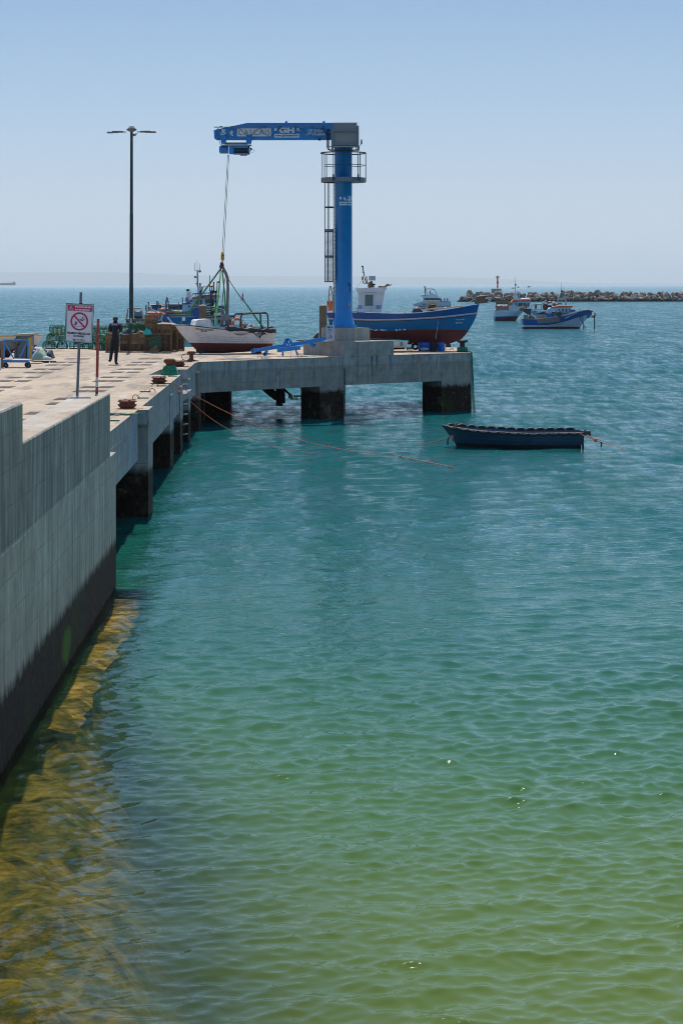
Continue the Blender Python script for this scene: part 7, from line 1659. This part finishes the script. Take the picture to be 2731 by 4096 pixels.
mb = MB(); mb.band([z1(55,670,70.9), z1(55,1265,70.9)], .10*.9, .06); mb.build('timber_post', M['wood'], None, loc=z1(55,1265,70.9), label='brown timber post in front of the left end of the trolley', cat='post')
mb = MB(); mb.band([z1(-6,1040,69.5), z1(-6,1400,69.5)], .10, .06); mb.build('white_post', M['white'], None, loc=z1(-4,1400,69.5), label='sliver of white post cut off at the left picture edge', cat='post')
cbn = thing('metal_cabinet', 'grey metal cabinet with plank roof and yellow corner post', 'cabinet', (z1(560,1040,79).x, 79, DECK))
MB().plate([z1(*p,79) for p in ((395,1040),(395,495),(705,470),(745,500),(745,1075),(640,1045))], .9).build('body', M['galv'], cbn)
MB().plate([z1(*p,78.85) for p in ((335,460),(820,436),(822,478),(720,490),(335,503))], 1.2).build('plank_roof', M['lightwood'], cbn)
mb = MB(); mb.band([z1(728,538,78.8), z1(728,1070,78.8)], .075*1.2, .08); mb.build('yellow_post', M['yellow'], cbn)
mb = MB(); mb.band([z1(378,545,78.9), z1(372,1040,78.9)], .07, .06); mb.build('side_post', M['greywood'], cbn)
MB().plate([z1(*p,78.98) for p in ((418,680),(468,682),(468,716),(418,714))], .02).build('latch', M['black'], cbn)
mb = MB(); mb.band([z1(650,650,78.97), z1(640,1020,78.97)], .05, .02); mb.build('door_seam', M['dksteel'], cbn)
def beached(xa, xb, ys, yk, ywl, D, label, white='boatwhite', B=.8):
    k_ = D/FPX; z_ = lambda y: CH-(y-HY)*k_; L = (xb-xa)*k_; O = Vector((P(xa,0,D).x, D+B, 0))
    t = thing('beached_boat', label, 'boat', Vector((P((xa+xb)/2,0,D).x, D, DECK)))
    h = Hull(O, 0, [(0,0),(1,0)], [(0,L-.45),(.5,L-.18),(1,L)], [(0,z_(ys+4)),(.6,z_(ys+2)),(1,z_(ys))], [(0,z_(yk)),(1,z_(yk))], B, sf=.85, tb=.55, bp=2.6, p0=.4, p1=.6)
    h.shell([([(0,z_(ywl+2)),(1,z_(ywl))],0),(None,1)], [M['hullred'],M[white]], 'hull', t, n=20, sub=3, deck=[(0,z_(ys+10)),(1,z_(ys+8))], deckmat=M['greywood'], cap=M['yellow'] if D>84 else M['rail'], capr=.02)
    return t
beached(-60,164,1341,1396,1380,87.5,'white beached boat with yellow trimmed bow beyond the cabinet')
beached(-140,68,1359,1432,1398,78.0,'grey white beached boat behind the trolley', 'greywood')
heap('fishing_net', 124, 186, 1398, 1439, 77.0, .7, M['netpale'], None, 11, .4, loc=z1(900,1075,77), label='pale green heap of fishing net beside the cabinet', cat='fishing net')
heap('blue_tarpaulin', 126, 168, 1394, 1414, 78.0, .4, M['tarpblue'], None, 12, .5, loc=z1(870,910,78), label='crumpled bright blue tarpaulin behind the net heap', cat='tarpaulin')
heap('black_tarpaulin', 160, 210, 1393, 1434, 77.4, .8, M['tarp'], None, 13, .6, loc=z1(1150,1040,77.4), label='shiny black tarpaulin heap right of the fishing net', cat='tarpaulin')
mb = MB(); mb.tube([z1(1040,1035,76.2),z1(1060,1035,76.2),z1(1150,1036,76.2),z1(1230,1048,76.2),z1(1268,1055,76.2)], [.05,.065,.07,.05,.015], 12); mb.build('float', M['white'], None, loc=z1(1150,1070,76.2), label='white torpedo shaped float lying before the tarpaulin', cat='float')
mb = MB(); a = z1(1095,1090,76); mb.box((a.x,76,DECK+.04),(.27,.12,.07)); mb.build('timber_offcut', M['growdark'], None, loc=a, label='dark timber offcut left of the white float tip', cat='timber')
mb = MB(); a = z1(1290,1080,76.3); mb.box((a.x,76.3,DECK+.03),(.22,.12,.06)); mb.build('timber_offcut', M['wood'], None, loc=a, label='brown timber offcut at the right end of the white float', cat='timber')
mb = MB(); a = z1(855,1110,75.4); mb.box((a.x,75.5,DECK+.02),(.5,.7,.03)); mb.build('plywood_sheet', M['lightwood'], None, loc=a, label='flat plywood sheet on the ground before the net heap', cat='plywood')
mb = MB(); mb.plate([z1(*p,78.2) for p in ((755,720),(880,815),(860,850),(760,890))], .03); mb.build('leaning_board', M['lightwood'], None, loc=z1(800,880,78.2), label='pale board leaning against the cabinet', cat='board')

# ------------------------------------------------------------------ the hazy air
hm = NT('haze_air'); pv = hm.n('VolumePrincipled'); pv.inputs['Density'].default_value = 5.2e-5; pv.inputs['Color'].default_value = (.86,.95,1.0,1); pv.inputs['Anisotropy'].default_value = .25
ho = hm.n('OutputMaterial'); hm.l(pv.outputs[0], ho.inputs['Volume'])
tag(MB().box((0, 24000, 197), (60000, 52000, 408)).build('haze', hm.m), 'thin pale haze over the sea', kind='stuff')
